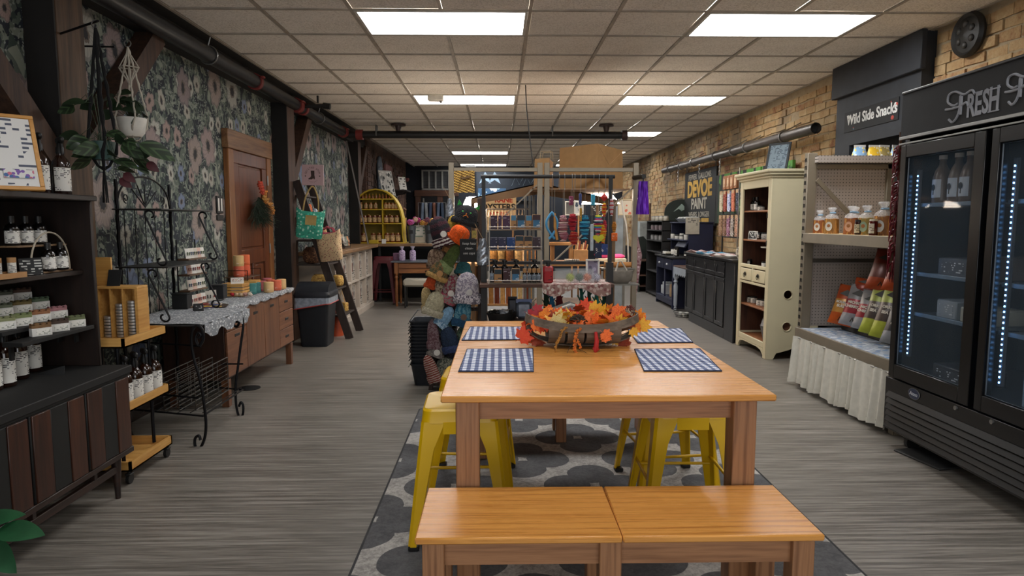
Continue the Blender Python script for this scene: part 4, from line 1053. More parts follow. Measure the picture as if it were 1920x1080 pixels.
for yy in (4.70, 6.14):
    for xx in (-2.36, fx-.06): sb('leg', xx, xx+.05, yy, yy+.055, 0, .20, TKV)
cloth('grey lace runner covering the teak sideboard top', -2.36, fx+.006, 4.67, 6.22, .712, .035, 7, nu=60)
cz = .7195
cnd = [((1060+1130)/2, 820, '#d8b27c', 'pale cream candle jar, front row nearest the camera'), (1148, 806, '#d4694a', 'orange candle jar between the two front cream jars'), (1189, 797, '#d8b27c', 'pale cream candle jar at the far right end'), (970, 802, '#3f7f7b', 'teal candle jar beside the small framed sign'), (1032, 795, '#3f7a78', 'dark teal candle jar at the back of the row'), (1048, 811, '#a4585a', 'dusty pink candle jar beside the front cream jar'), (1105, 800, '#c96a50', 'coral candle jar behind the front cream jar'), (1085, 790, '#b06068', 'rose candle jar at the back of the cluster')]
for x_, y_, c_, lb in cnd:
    p = atZ(200+x_/3.6, 320+y_/3.6, cz); p = Vector((-2.09, 5.62 if x_ < 1000 else 5.72, cz)) if x_ < 1040 else p; candle(lb, (min(max(p.x, -2.34), -1.98), min(p.y, 6.17), cz), c_, .042, .085, 'scented candle jars on the sideboard')
p = atZ(445, 533, cz)
Rr = thing('wire_riser', 'small black wire riser stacked with candle jars', 'riser', (-2.25, 5.86, cz))
for z_ in (.125,): MB().box(-.10, .10, -.16, .16, z_, z_+.008, b=.002).build('riser_shelf', WOOD('#3a2618', '#5a4029', .6, 1), Rr)
for yy in (-.155, .155): MB().tube([(-.10, yy, 0), (-.10, yy, .19), (.10, yy, .19), (.10, yy, 0)], .004, 6).build('riser_leg', IRON, Rr)
for (yy, zz, c_, lb) in ((-.085, .134, '#d3684c', 'coral candle jar on the wire riser, left below the cream one'), (.055, .134, '#cf5c3c', 'orange candle jar on the wire riser, right one below'), (-.085, .2255, '#d2b078', 'cream candle jar on top of the riser stack'), (.055, .2255, '#d86a3e', 'bright orange candle jar on top of the riser stack'), (-.075, .001, '#8d5560', 'mauve candle jar under the wire riser'), (.08, .001, '#3f7f7b', 'teal candle jar under the wire riser')):
    candle(lb, (-2.25+(.0 if zz > .1 else .02), 5.86+yy, cz+zz), c_, .044, .088, 'scented candle jars on the sideboard')
p = atZ(447, 546, cz); t = frame_sign('small white floral sign with script lettering on the sideboard', (-2.13, 5.43, cz), (-.12, 0, .5), .10, .155, .004, WHITE, PAPER, d=.006)
MB().box(-.03, .03, -.005, -.0035, .06, .09).build('script_lettering', PRINT('#dcdad4', '#38404e', .012, .7), t); MB().box(-.04, .04, -.005, -.0035, .125, .148).build('floral_print', SPOTS('#dcdad4', ['#6a8a6a', '#c07a7a', '#c0a070'], 150., .5), t)
for i, (x_, y_, lb) in enumerate(((379, 558, 'slatted pine crate standing on the lace, nearer one'), (418, 551, 'slatted pine crate standing on the lace beside the sign'))):
    p = atZ(x_, y_, cz); cr = thing('slatted_crate', lb, 'crate', (-2.17, p.y+.12, cz), .1*i)
    for k in range(4): MB().box(-.09, .09, -.075, -.068, .004+.025*k, .022+.025*k).build('slat', PINE, cr); MB().box(.083, .09, -.068, .068, .004+.025*k, .022+.025*k).build('slat', PINEY, cr); MB().box(-.09, .09, .068, .075, .004+.025*k, .022+.025*k).build('slat', PINE, cr)
    MB().box(-.09, .09, -.075, .075, .098, .104).build('lid_board', PINE, cr)
p = atZ(452, 556, cz); q = thing('dried_posy', 'red and cream dried flower posy lying before the small sign', 'flowers', (p.x, p.y-.02, cz))
for i, c_ in enumerate(('#a8202c', '#c7a684', '#d0b595', '#b58a7a', '#cdbfae')):
    g = MB(); 
    for k in range(5): g.ball((-.06+i*.035+.008*cos(k*1.26), .008*sin(k*1.26), .018+.004*(k % 2)), (.012, .012, .014), 8, 6, bump=.2, seed=k)
    g.build('blossom', PM(c_, .9, 0, .3, 60), q)
q = MB(); rr_ = random.Random(3); t = thing('bead_tray', 'shallow tray heaped with coloured bead bracelets on the lace', 'jewellery', tuple(atZ(420, 574, cz)+Vector((-.06, -.1, 0))))
MB().lathe([(0, 0), (.10, 0), (.115, .012), (.112, .012), (.098, .003), (0, .003)], 28, sy=1.5).build('tray_base', PM('#4a3a30'), t)
for c_ in ('#a03b30', '#c0a040', '#4a5a8a', '#b0a090', '#604a6a'):
    g = MB()
    for k in range(4):
        cx_, cy_ = rr_.uniform(-.06, .06), rr_.uniform(-.1, .1); g.tube([(cx_+.024*cos(a), cy_+.024*sin(a), .008+.004*k) for a in [i*2*pi/14 for i in range(14)]], .0035, 5, True)
    g.build('bracelet', PM(c_, .5), t)
tent('dark folded price tent on the lace near the rack front', tuple(atZ(372, 583, .73)), .6)
# card display stand at the back of the deck
D = thing('card_display', 'tiered wooden stand of carded earrings behind the iron rack', 'display stand', (-2.17, 4.76, .73)); DO = Vector((-2.17, 4.76, .73))
BRN = WOOD('#4a3424', '#6e523b', .6, 1)
for k, z_ in enumerate((.0, .11, .22, .33)):
    MB().box(-.05+.0*k, .03, -.14, .14, z_, z_+.012, b=.002).build('ledge', BRN, D)
MB().tube([(-.05, -.14, 0), (-.05, -.14, .47), (-.05, .14, .47), (-.05, .14, 0)], .005, 6).build('wire_back', IRON, D)
for k, z_ in enumerate((.013, .123, .233, .343)):
    for j in range(4 if k < 3 else 5):
        y_ = -.11+.068*j if k < 3 else -.12+.055*j; c_ = ['#d8d2c8', '#cfc6ba', '#d9b8a8', '#e0dcd4'][(j+k) % 4]
        t = thing('earring_card', 'earring card, %s on the %s ledge of the tiered stand' % (nth(j, 4 if k < 3 else 5), ['lowest', 'second', 'third', 'top'][k]), 'card', (DO.x+.015, DO.y+y_, DO.z+z_), 0, 'earring cards on the tiered stand', rot=(0, 0, pi/2-.3))
        MB().cb((0, 0, .035), (.045, .002, .07), 0, (-.15, 0, 0)).build('card', PM(c_, .8), t)
        MB().ball((-.009, -.008, .04), .005, 8, 6).ball((.009, -.008, .04), .005, 8, 6).cyl((-.009, -.006, .04), (-.009, -.009, .022), .003).cyl((.009, -.006, .04), (.009, -.009, .022), .003).build('earring_pair', PM(['#7a3040', '#3a5070', '#b04a3a', '#5a6a4a'][(j*2+k) % 4], .4), t)
for j, (x_, y_) in enumerate(((315, 585), (346, 562))):
    p = atZ(x_, y_, .73); t = thing('display_box', 'matte black display box on the lace, %s' % ['nearer the arch', 'behind the earring cards'][j], 'box', (-2.19, p.y+.18-.1*j, .73), .1)
    MB().box(-.05, .05, -.05, .05, 0, .10, b=.003).build('box_body', CHALK, t); MB().box(-.052, .052, -.052, .052, .10, .11, b=.002).build('box_lid', CHALK, t)
for j, (x_, y_) in enumerate(((340, 576), (362, 564), (376, 562))):
    p = atZ(x_, y_, .73); t = thing('earring_card', 'large white earring card standing on the lace, %s of three' % ['nearest', 'middle', 'farthest'][j], 'card', (max(p.x, -2.2), p.y, .731), .5)
    MB().cb((0, 0, .036), (.05, .002, .075), 0, (-.2, 0, 0)).build('card', PM('#d5cfc2', .8), t); MB().cyl((-.01, -.01, .045), (-.01, -.012, .02), .004).cyl((.01, -.01, .045), (.01, -.012, .02), .004).build('earring_pair', PM(['#8a8040', '#3a3a3a', '#a83a30'][j]), t)
# ================================================================ DOOR SPRAY, PLATES
t = thing('door_spray', 'evergreen and orange flower spray hanging on the wooden door', 'wreath', (XL+.045, 6.66, 1.50)); t.scale = (1.5, 2.0, 1.15)
rd = random.Random(5); g = MB()
for i in range(420):
    a = rd.uniform(-1, 1); f = rd.random(); st_ = Vector((.02, .12*a*f*.7, -.02-.2*f+.08)); e = st_+Vector((rd.uniform(0, .07), .10*a+rd.uniform(-.04, .04), rd.uniform(-.10, -.02)))
    g.tube([st_, e], [.0018, .0008], 3, cap=False)
tag(g.build('needles', PM('#1c2c1b', .9, 0, .4, 30), t), kind='stuff')
for i in range(13):
    y_ = -.10+.03*(i % 5)+rd.uniform(-.02, .02); z_ = .13-.05*(i//5)*1.2-.35*(y_+.1)*0+rd.uniform(-.02, .02); g = MB()
    yy = -.05+.026*i*.6+rd.uniform(-.015, .015); zz = .14-.018*i+rd.uniform(-.01, .03)
    for k in range(7): a = k*.9; g.ball((.05+.006*(k % 2), yy+.014*cos(a), zz+.014*sin(a)), (.010, .013, .012), 7, 5, bump=.25, seed=k)
    g.build('blossom', PM(['#b0402a', '#b5722f', '#a87a3a'][0 if i < 4 else 1+i % 2], .9, 0, .4, 70), t)
MB().ball((.05, .12, -.02), (.012, .01, .02), 8, 6).build('white_tag', PAPER, t)
for k, (z0, z1, lb) in enumerate(((1.40, 1.55, 'narrow black plate with two white strips on the wallpaper'), (1.34, 1.385, 'small black plate below the striped one on the wallpaper'))):
    t = thing('wall_plate', lb, 'wall plate', (XL+.001, 5.90, z0))
    MB().box(0, .012, -.065, .065, 0, z1-z0, b=.002).build('plate', BLACK, t)
    if k == 0:
        for s in (-1, 1): MB().box(.012, .014, s*.03-.012, s*.03+.012, .02, .13).build('white_strip', PAPER, t)
# ================================================================ HANGING PLANTS
def macrame(label, x, y, zt_, zp, rp, mat, cordr=.006, name='plant_hanger'):
    t = thing(name, label, 'plant hanger', (x, y, zt_)); n = 4; L = zt_-zp
    for k in range(n):
        a = k*pi/2+.5; pts = [(0, 0, 0)]
        for i in range(1, 15): f = i/14; r = rp*1.03*f**1.0; pts.append((r*cos(a+f*.2)+.003*(i % 2), r*sin(a+f*.2), -L*f))
        pts += [(rp*.93*cos(a), rp*.93*sin(a), -L-.05), (rp*.4*cos(a), rp*.4*sin(a), -L-.115), (0, 0, -L-.13)]
        MB().tube(pts, [cordr*(.8+.4*(i % 2)) for i in range(len(pts))], 6).build('cord', mat, t)
    MB().tube([(.018*cos(a), 0, .018+.018*sin(a)) for a in [i*2*pi/16 for i in range(16)]], .003, 6, True).build('ring', STEEL, t)
    q = MB(); 
    for k in range(7): a = k*.9; q.tube([(0, 0, -L-.12), (.008*cos(a), .008*sin(a), -L-.2), (.012*cos(a), .012*sin(a), -L-.3)], .003, 4)
    q.build('tassel', mat, t); return t
MAR = Mt('patterned_leaf', .5); x, y, z = MAR.xyz()
MAR.col(MAR.mix(((y.abs()*2.2-x)*130).sin().gt(.55), MAR.ramp(MAR.noise(MAR.vec(), 9.), [(.4, '#1c2a1a'), (.6, '#2c3f26')]), '#3f5536'))
LV = leafmesh(.11, .062, MAR.m); LVG = leafmesh(.085, .06, PM('#22351f', .5, 0, .3)); LVR = leafmesh(.07, .045, PM('#4a1a20', .6))
P1 = atY(168, 52, 3.45); p1 = atY(192, 268, 3.45)
macrame('black macrame hanger on the timber post', p1.x, 3.45, P1.z, p1.z+.0, .062, PM('#08080a', .95, 0, .3), .008)
t = thing('hanging_plant', 'dark prayer plant with patterned leaves in the black hanger', 'plant', (p1.x, 3.45, p1.z-.085))
MB().lathe([(0, 0), (.045, 0), (.06, .09), (.054, .09), (.045, .075), (0, .075)], 20).build('pot', PM('#2f4a45', .5), t)
rp_ = random.Random(8); Wp = Vector((p1.x, 3.45, p1.z-.085))
spots = [(160, 192, 1.2), (138, 198, 1.), (175, 195, 1.1), (165, 262, 1.3), (150, 255, 1.1), (185, 275, 1.3), (215, 262, 1.1), (228, 272, 1.2), (262, 270, 1.6), (270, 272, 1.4), (240, 285, 1.2), (214, 300, 1.2), (250, 295, 1.1), (205, 290, 1.1), (180, 290, 1.1), (222, 318, 1.), (255, 315, 1.), (236, 262, 1.), (200, 250, 1.), (157, 278, 1.), (170, 300, 1.)]
for x_, y_, s in spots:
    p = atY(x_, y_, 3.45+rp_.uniform(-.09, .07))-Wp; d = Vector((p.x, p.y, 0)); yaw = atan2(d.y, d.x); 
    MB().tube([(0, 0, .08), (p.x*.5, p.y*.5, max(p.z, .08)+.05), tuple(p)], .0018, 4).build('stem', PM('#2c3a22'), t)
    place(LV if rp_.random() < .8 else LVG, t, p, (rp_.uniform(.5, 1.4)*rp_.choice((-1, 1)), rp_.uniform(-.1, .5), yaw+rp_.uniform(-.5, .5)), s*.95)
for x_, y_ in ((276, 305), (225, 335), (232, 325)): place(LVR, t, atY(x_, y_, 3.42)-Wp, (1.2, .6, -.3), 1.)
P2 = atY(235, 88, 3.8); p2 = atY(247, 222, 3.8)
macrame('white macrame hanger with diamond knots', p2.x, 3.8, P2.z, p2.z+.0, .078, PM('#b5aea0', .9), .005)
q = MB(); r_ = .055; zc = P2.z-.11
for k in range(4): a = k*pi/2; b_ = a+pi/2; A_, B_ = Vector((p2.x+r_*cos(a), 3.8+r_*sin(a), zc)), Vector((p2.x+r_*cos(b_), 3.8+r_*sin(b_), zc)); q.tube([A_, B_], .004, 5).tube([A_, (p2.x, 3.8, zc-.09)], .004, 5).tube([A_, (p2.x, 3.8, zc+.09)], .003, 5)
q = tag(q.build('macrame_diamond', PM('#b5aea0', .9)), 'white knotted diamond of the macrame above the white pot', 'ornament')
t = thing('hanging_plant', 'leafy green plant in a white pot in the macrame hanger', 'plant', (p2.x, 3.8, p2.z-.10)); Wp = Vector((p2.x, 3.8, p2.z-.10))
MB().lathe([(0, 0), (.045, 0), (.062, .02), (.076, .10), (.070, .10), (.056, .03), (0, .085)], 24).build('pot', WHITE, t)
for x_, y_, s in ((215, 180, 1.), (222, 175, 1.), (235, 195, 1.2), (225, 205, 1.3), (240, 215, 1.2), (212, 212, 1.), (250, 205, 1.), (268, 212, .9), (232, 185, 1.), (245, 190, 1.), (258, 192, .9), (208, 200, 1.), (226, 222, 1.), (238, 228, .9), (218, 192, 1.), (262, 225, .8)):
    p = atY(x_, y_, 3.8+rp_.uniform(-.06, .06))-Wp; place(LVG, t, p, (rp_.uniform(.4, 1.2), rp_.uniform(-.2, .5), rp_.uniform(0, 6.3)), s)
    MB().tube([(0, 0, .09), tuple(p)], .0016, 4).build('stem', PM('#2c3a22'), t)
MB().cyl((-2.30, 3.64, P1.z+.02), (p1.x+.02, 3.44, P1.z+.03), .006).build('hook_rod', IRON); 
for o in COL.objects:
    if o.name.startswith('hook_rod'): tag(o, 'thin iron rod on the timber post holding the black hanger', 'hook')
tag(MB().cyl((0, 0, 0), (.30, -.02, -.01), .005).build('hook_bracket', IRON, None, (XL, 3.9, P2.z+.03)), 'thin iron rod on the wall holding the white macrame', 'hook')
# ================================================================ FLOOR PLANT bottom left
t = thing('potted_plant', 'broad leaved green plant at the bottom left corner', 'plant', (-1.63, 1.86, 0)); Wp = Vector((-1.63, 1.86, 0))
MB().lathe([(0, 0), (.10, 0), (.13, .2), (.12, .2), (.10, .17), (0, .17)], 24).build('pot', PM('#3a3532'), t)
FL = leafmesh(.16, .085, PM('#1d4a2c', .4, 0, .35, 12), .2, .12, 10)
MB().cyl((0, 0, .15), (.0, 0, .36), .012, .008).build('trunk', PM('#3a2c1e'), t)
for (x_, y_, rz, rx, ry, s) in ((-6, 996, -.05, .5, .0, .85), (-22, 1015, -.5, .9, .5, .85), (-50, 985, .3, .4, -.2, .8)):
    p = atY(x_, y_, 1.86)-Wp; place(FL, t, p, (rx, ry, rz), s); MB().tube([(0, 0, .34), tuple(p)], .005, 5).build('stem', PM('#2c4a26'), t)
for k in range(6): place(FL, t, (-.03, 0, .36+.02*k), (.3, -.2, 1.2+k*.8), .8)
# ================================================================ SWING-LID BIN
t = thing('trash_bin', 'black swing lid bin with a red edged clear liner', 'bin', (-1.97, 7.16, 0))
def rrect(w_, d_, r, z, n=4): return [(sx*(w_-r)+r*cos(a), sy*(d_-r)+r*sin(a), z) for sx, sy, a0 in ((1, 1, 0), (-1, 1, pi/2), (-1, -1, pi), (1, -1, 3*pi/2)) for a in [a0+pi/2*i/n for i in range(n+1)]]
def loft(q, loops, cap0=True, cap1=True):
    n = len(loops[0]); vs = [p for l in loops for p in l]; fs = [(i*n+k, i*n+(k+1) % n, (i+1)*n+(k+1) % n, (i+1)*n+k) for i in range(len(loops)-1) for k in range(n)]
    if cap0: fs.append(tuple(range(n))[::-1])
    if cap1: fs.append(tuple((len(loops)-1)*n+k for k in range(n)))
    return q.add(vs, fs)
BINB = PM('#1b1f26', .5, 0, .1, name='bin_plastic')
loft(MB(), [rrect(.135, .15, .03, 0), rrect(.14, .155, .03, .01), rrect(.175, .19, .035, .52), rrect(.18, .195, .035, .53)]).build('bin_body', BINB, t)
q = MB(); rng = random.Random(2)
def lin_(u, v): 
    l = rrect(.182, .197, .035, 0, 8); i = int(u*35.999) if u < 1 else 0; p = l[i % 36]; dz = .07+.055*max(0, p[0]/.18*-.6+.4)
    return (p[0]*(1.02+.03*v+.01*sin(i*2.1)*v), p[1]*(1.02+.03*v), .535-dz*v)
q.grid(lin_, 36, 3).build('bag_liner', PM('#8c949f', .25, 0, .35, 30, name='film'), t)
q = MB(); 
pts = [lin_((i+.5)/36, 1.02) for i in range(36)]; q.tube(pts, .006, 5, True).build('red_drawstring', PM('#b0403a', .5), t)
loft(MB(), [rrect(.19, .205, .04, .53), rrect(.195, .21, .04, .56), rrect(.185, .20, .05, .59)]).build('lid_collar', BINB, t)
q = MB(); N = 14; vs = []; fs = []
for i in range(N+1):
    a = pi*i/N; vs += [(-.172, -.185*cos(a), .585+.10*sin(a)), (.172, -.185*cos(a), .585+.10*sin(a))]
for i in range(N): fs.append((i*2, i*2+1, i*2+3, i*2+2))
fs += [tuple(range(0, 2*N+2, 2)), tuple(range(1, 2*N+2, 2))[::-1]]
q.add(vs, fs).build('swing_lid', BINB, t)
# ================================================================ LADDER SHELF with bags
DKW = WOOD('#1e1512', '#362821', .6, 2, 1., 'dark_ladder'); DKWH = WOOD('#1e1512', '#3a2c24', .6, 1, 1.)
LS = thing('ladder_shelf', 'dark wooden leaning ladder shelf crowded with fabric bags', 'shelf', (-2.0, 7.78, 0)); LO = Vector((-2.0, 7.78, 0))
def lx_(z): return -1.70-.55*z/1.78
for y_ in (7.50, 8.05): MB().bar(Vector((-1.70, y_, 0))-LO, Vector((-2.25, y_, 1.78))-LO, .03, .09, up=(1, 0, 0)).build('rail', DKW, LS)
LZ = [.27, .56, .85, 1.12, 1.38, 1.62]
for z_ in LZ:
    MB().box(-2.38-LO.x, lx_(z_)-LO.x+.03, 7.53-LO.y, 8.02-LO.y, z_-.018, z_, b=.002).build('shelf_board', DKWH, LS)
FAB = {}
def fab(n, *a): 
    if n not in FAB: FAB[n] = SPOTS(*a)
    return FAB[n]
GRN = fab('g', '#2f8f78', ['#3fae90', '#9fd0bb', '#2a7a66'], 38., .42); PNK = fab('p', '#d0b48c', ['#5a3a28', '#3c2c22', '#a84a58'], 60., .3); ORG = fab('o', '#c05828', ['#d87848', '#e0a070'], 60., .35)
BLU = fab('b', '#8aa0ac', ['#e0e0dc', '#3a4a5a'], 70., .4); TAN = fab('t', '#a87e56', ['#c09a70', '#8a6040'], 60., .4); BRP = fab('br', '#5a3a26', ['#8a6240', '#3a2418'], 60., .45); YLP = fab('y', '#c09a50', ['#e0c070', '#8a5a30'], 60., .4)
def pouch(label, loc, sx, sy, sz, mat, rz=0., cat='pouch', name='fabric_pouch'):
    t = thing(name, label, cat, loc, rz)
    def fn(u, v): a = 2*pi*u; b = pi*v-pi/2; c = abs(cos(b))**.45; k = c*(1+.05*sin(5*a+3*v)); return (sx/2*k*(abs(cos(a))**.6)*(1 if cos(a) > 0 else -1), sy/2*k*(abs(sin(a))**.6)*(1 if sin(a) > 0 else -1), sz/2*(1+sin(b)*.98))
    MB().grid(fn, 20, 12).build('pouch_body', mat, t); MB().tube([(-sx*.4, 0, sz*.97), (0, -.003, sz*1.0), (sx*.4, 0, sz*.97)], .004, 5).build('zip', PM('#3a3a3a'), t); return t
def tote(label, loc, w_, h_, mat, smat, rz=0., strap=.22, tag_=None, tilt=0., d_=.05, lining=None):
    """bag hanging by its straps from loc, facing local -Y"""
    t = thing('tote_bag', label, 'bag', loc, rot=(0, tilt, rz)); zt_ = -strap; 
    def fn(u, v):
        a = 2*pi*u; wv = w_/2*(1-.10*(1-v))*(1+.02*sin(9*v)); dd = d_*(.35+.65*sin(pi*min(1, (1-v)*1.0+.02)))
        return (wv*(abs(cos(a))**.5)*(1 if cos(a) > 0 else -1), dd*sin(a), zt_-h_*(1-v)+(.02*cos(2*a) if v > .95 else 0)-.012*sin(pi*(u*2 % 1))*(1 if v < .05 else 0))
    q = MB().grid(fn, 28, 10); q.add([fn(i/28, 0) for i in range(28)], [tuple(range(28))]); q.build('bag_body', mat, t)
    if lining: MB().add([Vector(fn(i/28, 1))*1. + Vector((0, 0, -.004)) for i in range(28)], [tuple(range(28))]).build('lining', lining, t)
    for s in (-1, 1):
        pts = [(-w_*.27, s*.012, zt_-.03), (-w_*.22, s*.014, zt_+strap*.5), (-w_*.08, s*.010, -.02), (0, s*.006, 0), (w_*.08, s*.010, -.02), (w_*.22, s*.014, zt_+strap*.5), (w_*.27, s*.012, zt_-.03)]
        P_ = smooth(pts, 4); q = MB()
        for a, b in zip(P_, P_[1:]): q.bar(a, b, .004, .028, up=(0, 1, 0.01)) if False else q.tube([a, b], .0085, 6, cap=False)
        q.build('strap', smat, t)
    if tag_: MB().box(-w_*.16, w_*.22, -d_*1.02, -d_*.93, zt_-h_*.55, zt_-h_*.2).build('patch', tag_, t)
    return t
p = atY(586, 350, 7.30); tote('green patterned tote bag with tan straps hanging on the ladder shelf', (p.x, 7.30, p.z), .30, .30, GRN, PM('#a08a58', .9), .25, .25, PM('#a89058', .9), 0.10, .05)
p = atY(616, 428, 7.42); tote('leopard print tote with pink lining hanging from the ladder rail', (p.x, 7.36, p.z+.02), .30, .31, PNK, PM('#a84a58', .9), -.3, .06, None, -.12, .07, PM('#9a2c48', .9))
MB
ip = [('orange patterned pouch on the upper ladder shelf', 603, 393, 7.62, .10, .08, .15, ORG), ('blue and white patterned pouch on the upper ladder shelf', 618, 394, 7.85, .10, .07, .10, BLU),
 ('green and white rolled pouch on the fourth ladder shelf', 622, 440, 7.66, .10, .08, .14, GRN), ('tan cloth pouch on the fourth ladder shelf', 634, 439, 7.9, .11, .09, .14, TAN),
 ('brown print pouch on the third ladder shelf behind the totes', 586, 492, 7.6, .20, .14, .19, BRP), ('brown speckled pouch above the trash bin on the ladder', 602, 530, 7.6, .22, .12, .17, YLP), ('yellow patterned pouch on the second ladder shelf', 640, 532, 7.9, .13, .1, .14, YLP)]
for i, (lb, px, py, Y, a, b, c, mt) in enumerate(ip):
    z_ = min(LZ, key=lambda z: abs(z-atY(px, py, Y).z)); pouch(lb, (min(atY(px, py, Y).x, lx_(z_)-.04), Y, z_+.001), a, b, c, mt, -.3)
t = thing('gift_bag', 'small yellow bag with a triangular cord handle on ladder shelf', 'bag', (-1.86, 7.88, LZ[0]+.001), -.4)
MB().box(-.06, .06, -.035, .035, 0, .10, b=.006).build('bag_body', YLP, t); MB().tube([(-.055, -.03, .09), (0, -.01, .24), (.055, -.03, .09)], .005, 6).build('handle', PM('#b08a50'), t)
t = pouch('small pink pouch at the end of the lowest ladder shelf', (-1.90, 7.65, LZ[0]+.001), .10, .07, .06, PM('#b06a60', .8), .2)
t = thing('orange_tote', 'burnt orange leather bag on the floor under the ladder', 'bag', (-1.95, 7.74, 0), -.3)
def fn(u, v): a = 2*pi*u; return (.13*(1-.25*v)*(abs(cos(a))**.5)*(1 if cos(a) > 0 else -1), .08*(1-.6*v)*sin(a), .22*v)
MB().grid(fn, 24, 8).add([fn(i/24, 0) for i in range(24)], [tuple(range(24))]).build('bag_body', PM('#a8431c', .5, 0, .3, 12), t); MB().box(-.02, .02, -.086, -.06, .02, .2).build('pale_strip', PM('#d09a70'), t)
pouch('small pale pouch on the top ladder shelf', (-2.24, 7.66, LZ[5]+.001), .08, .06, .05, PM('#b09a8a', .8)); pouch('dusty pink pouch on the fifth ladder shelf', (-2.20, 7.92, LZ[4]+.001), .09, .06, .06, PM('#a87a74', .8))
# pink boot sign
p = atY(586, 328, 7.26); t = thing('boot_sign', 'square pink sign with a dark cowboy boot emblem', 'sign', (p.x, 7.27, p.z), rot=(0, .02, -.06))
MB().box(-.117, .117, -.006, .006, -.11, .11, b=.002).build('sign_board', PM('#b59a9c', .8, 0, .05), t)
INK = PM('#3a2a28', .8)
bt = [(-.02, .045), (.02, .045), (.02, -.005), (.026, -.03), (.022, -.045), (.012, -.045), (.010, -.035), (-.01, -.047), (-.045, -.047), (-.045, -.037), (-.025, -.025), (-.016, -.01)]
MB().prism(bt, -.0075, -.006, 'xz').build('boot_emblem', INK, t)
def arctext(s, r, a0, a1, size, mat, par, y=-.0065, cz_=0., flip=False, name='lettering'):
    n = len(s)
    for i, ch_ in enumerate(s):
        if ch_ == ' ': continue
        a = a0+(a1-a0)*i/(n-1); x_, z_ = r*cos(a), cz_+r*sin(a)
        o = text(ch_, size, mat, par, (x_, y, z_), (0, 0, 0), .001, name); ang = a-pi/2 if not flip else a+pi/2
        o.rotation_euler = (pi/2, -ang, 0) if False else Matrix.Rotation(-ang, 4, 'Y').to_euler(); o.rotation_euler = (Matrix.Rotation(-ang, 4, 'Y') @ Matrix.Rotation(pi/2, 4, 'X')).to_euler()
arctext('QUILTED SPUR', .077, radians(165), radians(15), .026, INK, t); arctext('COMPANY', .077, radians(232), radians(308), .014, INK, t, flip=True)
for s in (-1, 1): MB().cb((s*.078, -.0065, -.012), (.012, .001, .012)).build('corner_mark', INK, t); MB().tube([(s*.06, 0, .11), (s*.04, .0, .22)], .0015, 4).build('cord', PAPER, t)
# ================================================================ WHITE CUBE UNIT + WOOD COUNTER
CW = PM('#b9ada0', .6, 0, .12, name='distressed_white'); 
U = thing('cube_unit', 'white two tier cube unit with printed cloth packs inside', 'shelf unit', (-2.2, 9.25, 0)); UO = Vector((-2.2, 9.25, 0)); ys = [8.12, 8.53, 9.01, 9.50, 9.99, 10.47]
def ub(nm, x0, x1, y0, y1, z0, z1, mat=CW, par=None, b=.003): return MB().box(x0-UO.x, x1-UO.x, y0-UO.y, y1-UO.y, z0, z1, b=b).build(nm, mat, par or U)
ub('plinth', -2.44, -1.98, ys[0]-.02, ys[-1]+.03, 0, .08)
for z_ in (.08, .485, .89): ub('shelf_board', -2.44, -2.0, ys[0], ys[-1], z_, z_+.025)
for y_ in ys: ub('divider', -2.44, -1.995, y_-.014, y_+.014, .105, .89)
ub('back', -2.445, -2.44, ys[0], ys[-1], .08, .915, PM('#5a5048'))
PTN = SPOTS('#86807a', ['#a8a29a', '#5c5852', '#94887c'], 30., .6, name='grey_scroll_print')
for r in (0, 1):
    for c in range(5):
        z0 = (.105, .51)[r]; y0, y1 = ys[c]+.03, ys[c+1]-.03
        t = thing('packaged_cloth', 'grey printed cloth pack with brown label, %s of the %s cube row' % (['nearest', 'second', 'third', 'fourth', 'farthest'][c], ['lower', 'upper'][r]), 'textile', (-2.05, (y0+y1)/2, z0+.001), 0, 'printed cloth packs in the cube unit')
        w_ = (y1-y0)/2-.02
        MB().box(-.3, 0, -w_, w_, 0, .35, b=.01).build('cloth_fold', PTN, t)
        MB().box(0, .004, -w_, w_, .0, .15).build('paper_band', PRINT('#aaa196', '#4a443e', .03, .6), t); MB().box(.0, .006, -.045, .045, .12, .24).build('brown_label', PM('#6a3f30', .8), t)
        q = MB(); 
        for s in (-1, 1): q.box(0, .008, s*w_, s*(w_-.02), 0, .35)
        q.box(0, .008, -w_, w_, .33, .35).build('white_trim', CW, t)
CT = WOOD('#6b4f36', '#9c7852', .45, 1, 1., 'counter_wood'); CTX = WOOD('#6b4f36', '#9c7852', .45, 0, 1., 'counter_wood_x')
t = thing('wood_counter', 'thick wooden counter top over the white cube unit', 'counter', (-2.2, 9.3, .9155)); MB().box(-.25, .245, -1.30, 1.50, 0, .045, b=.004).build('counter_board', CT, t)
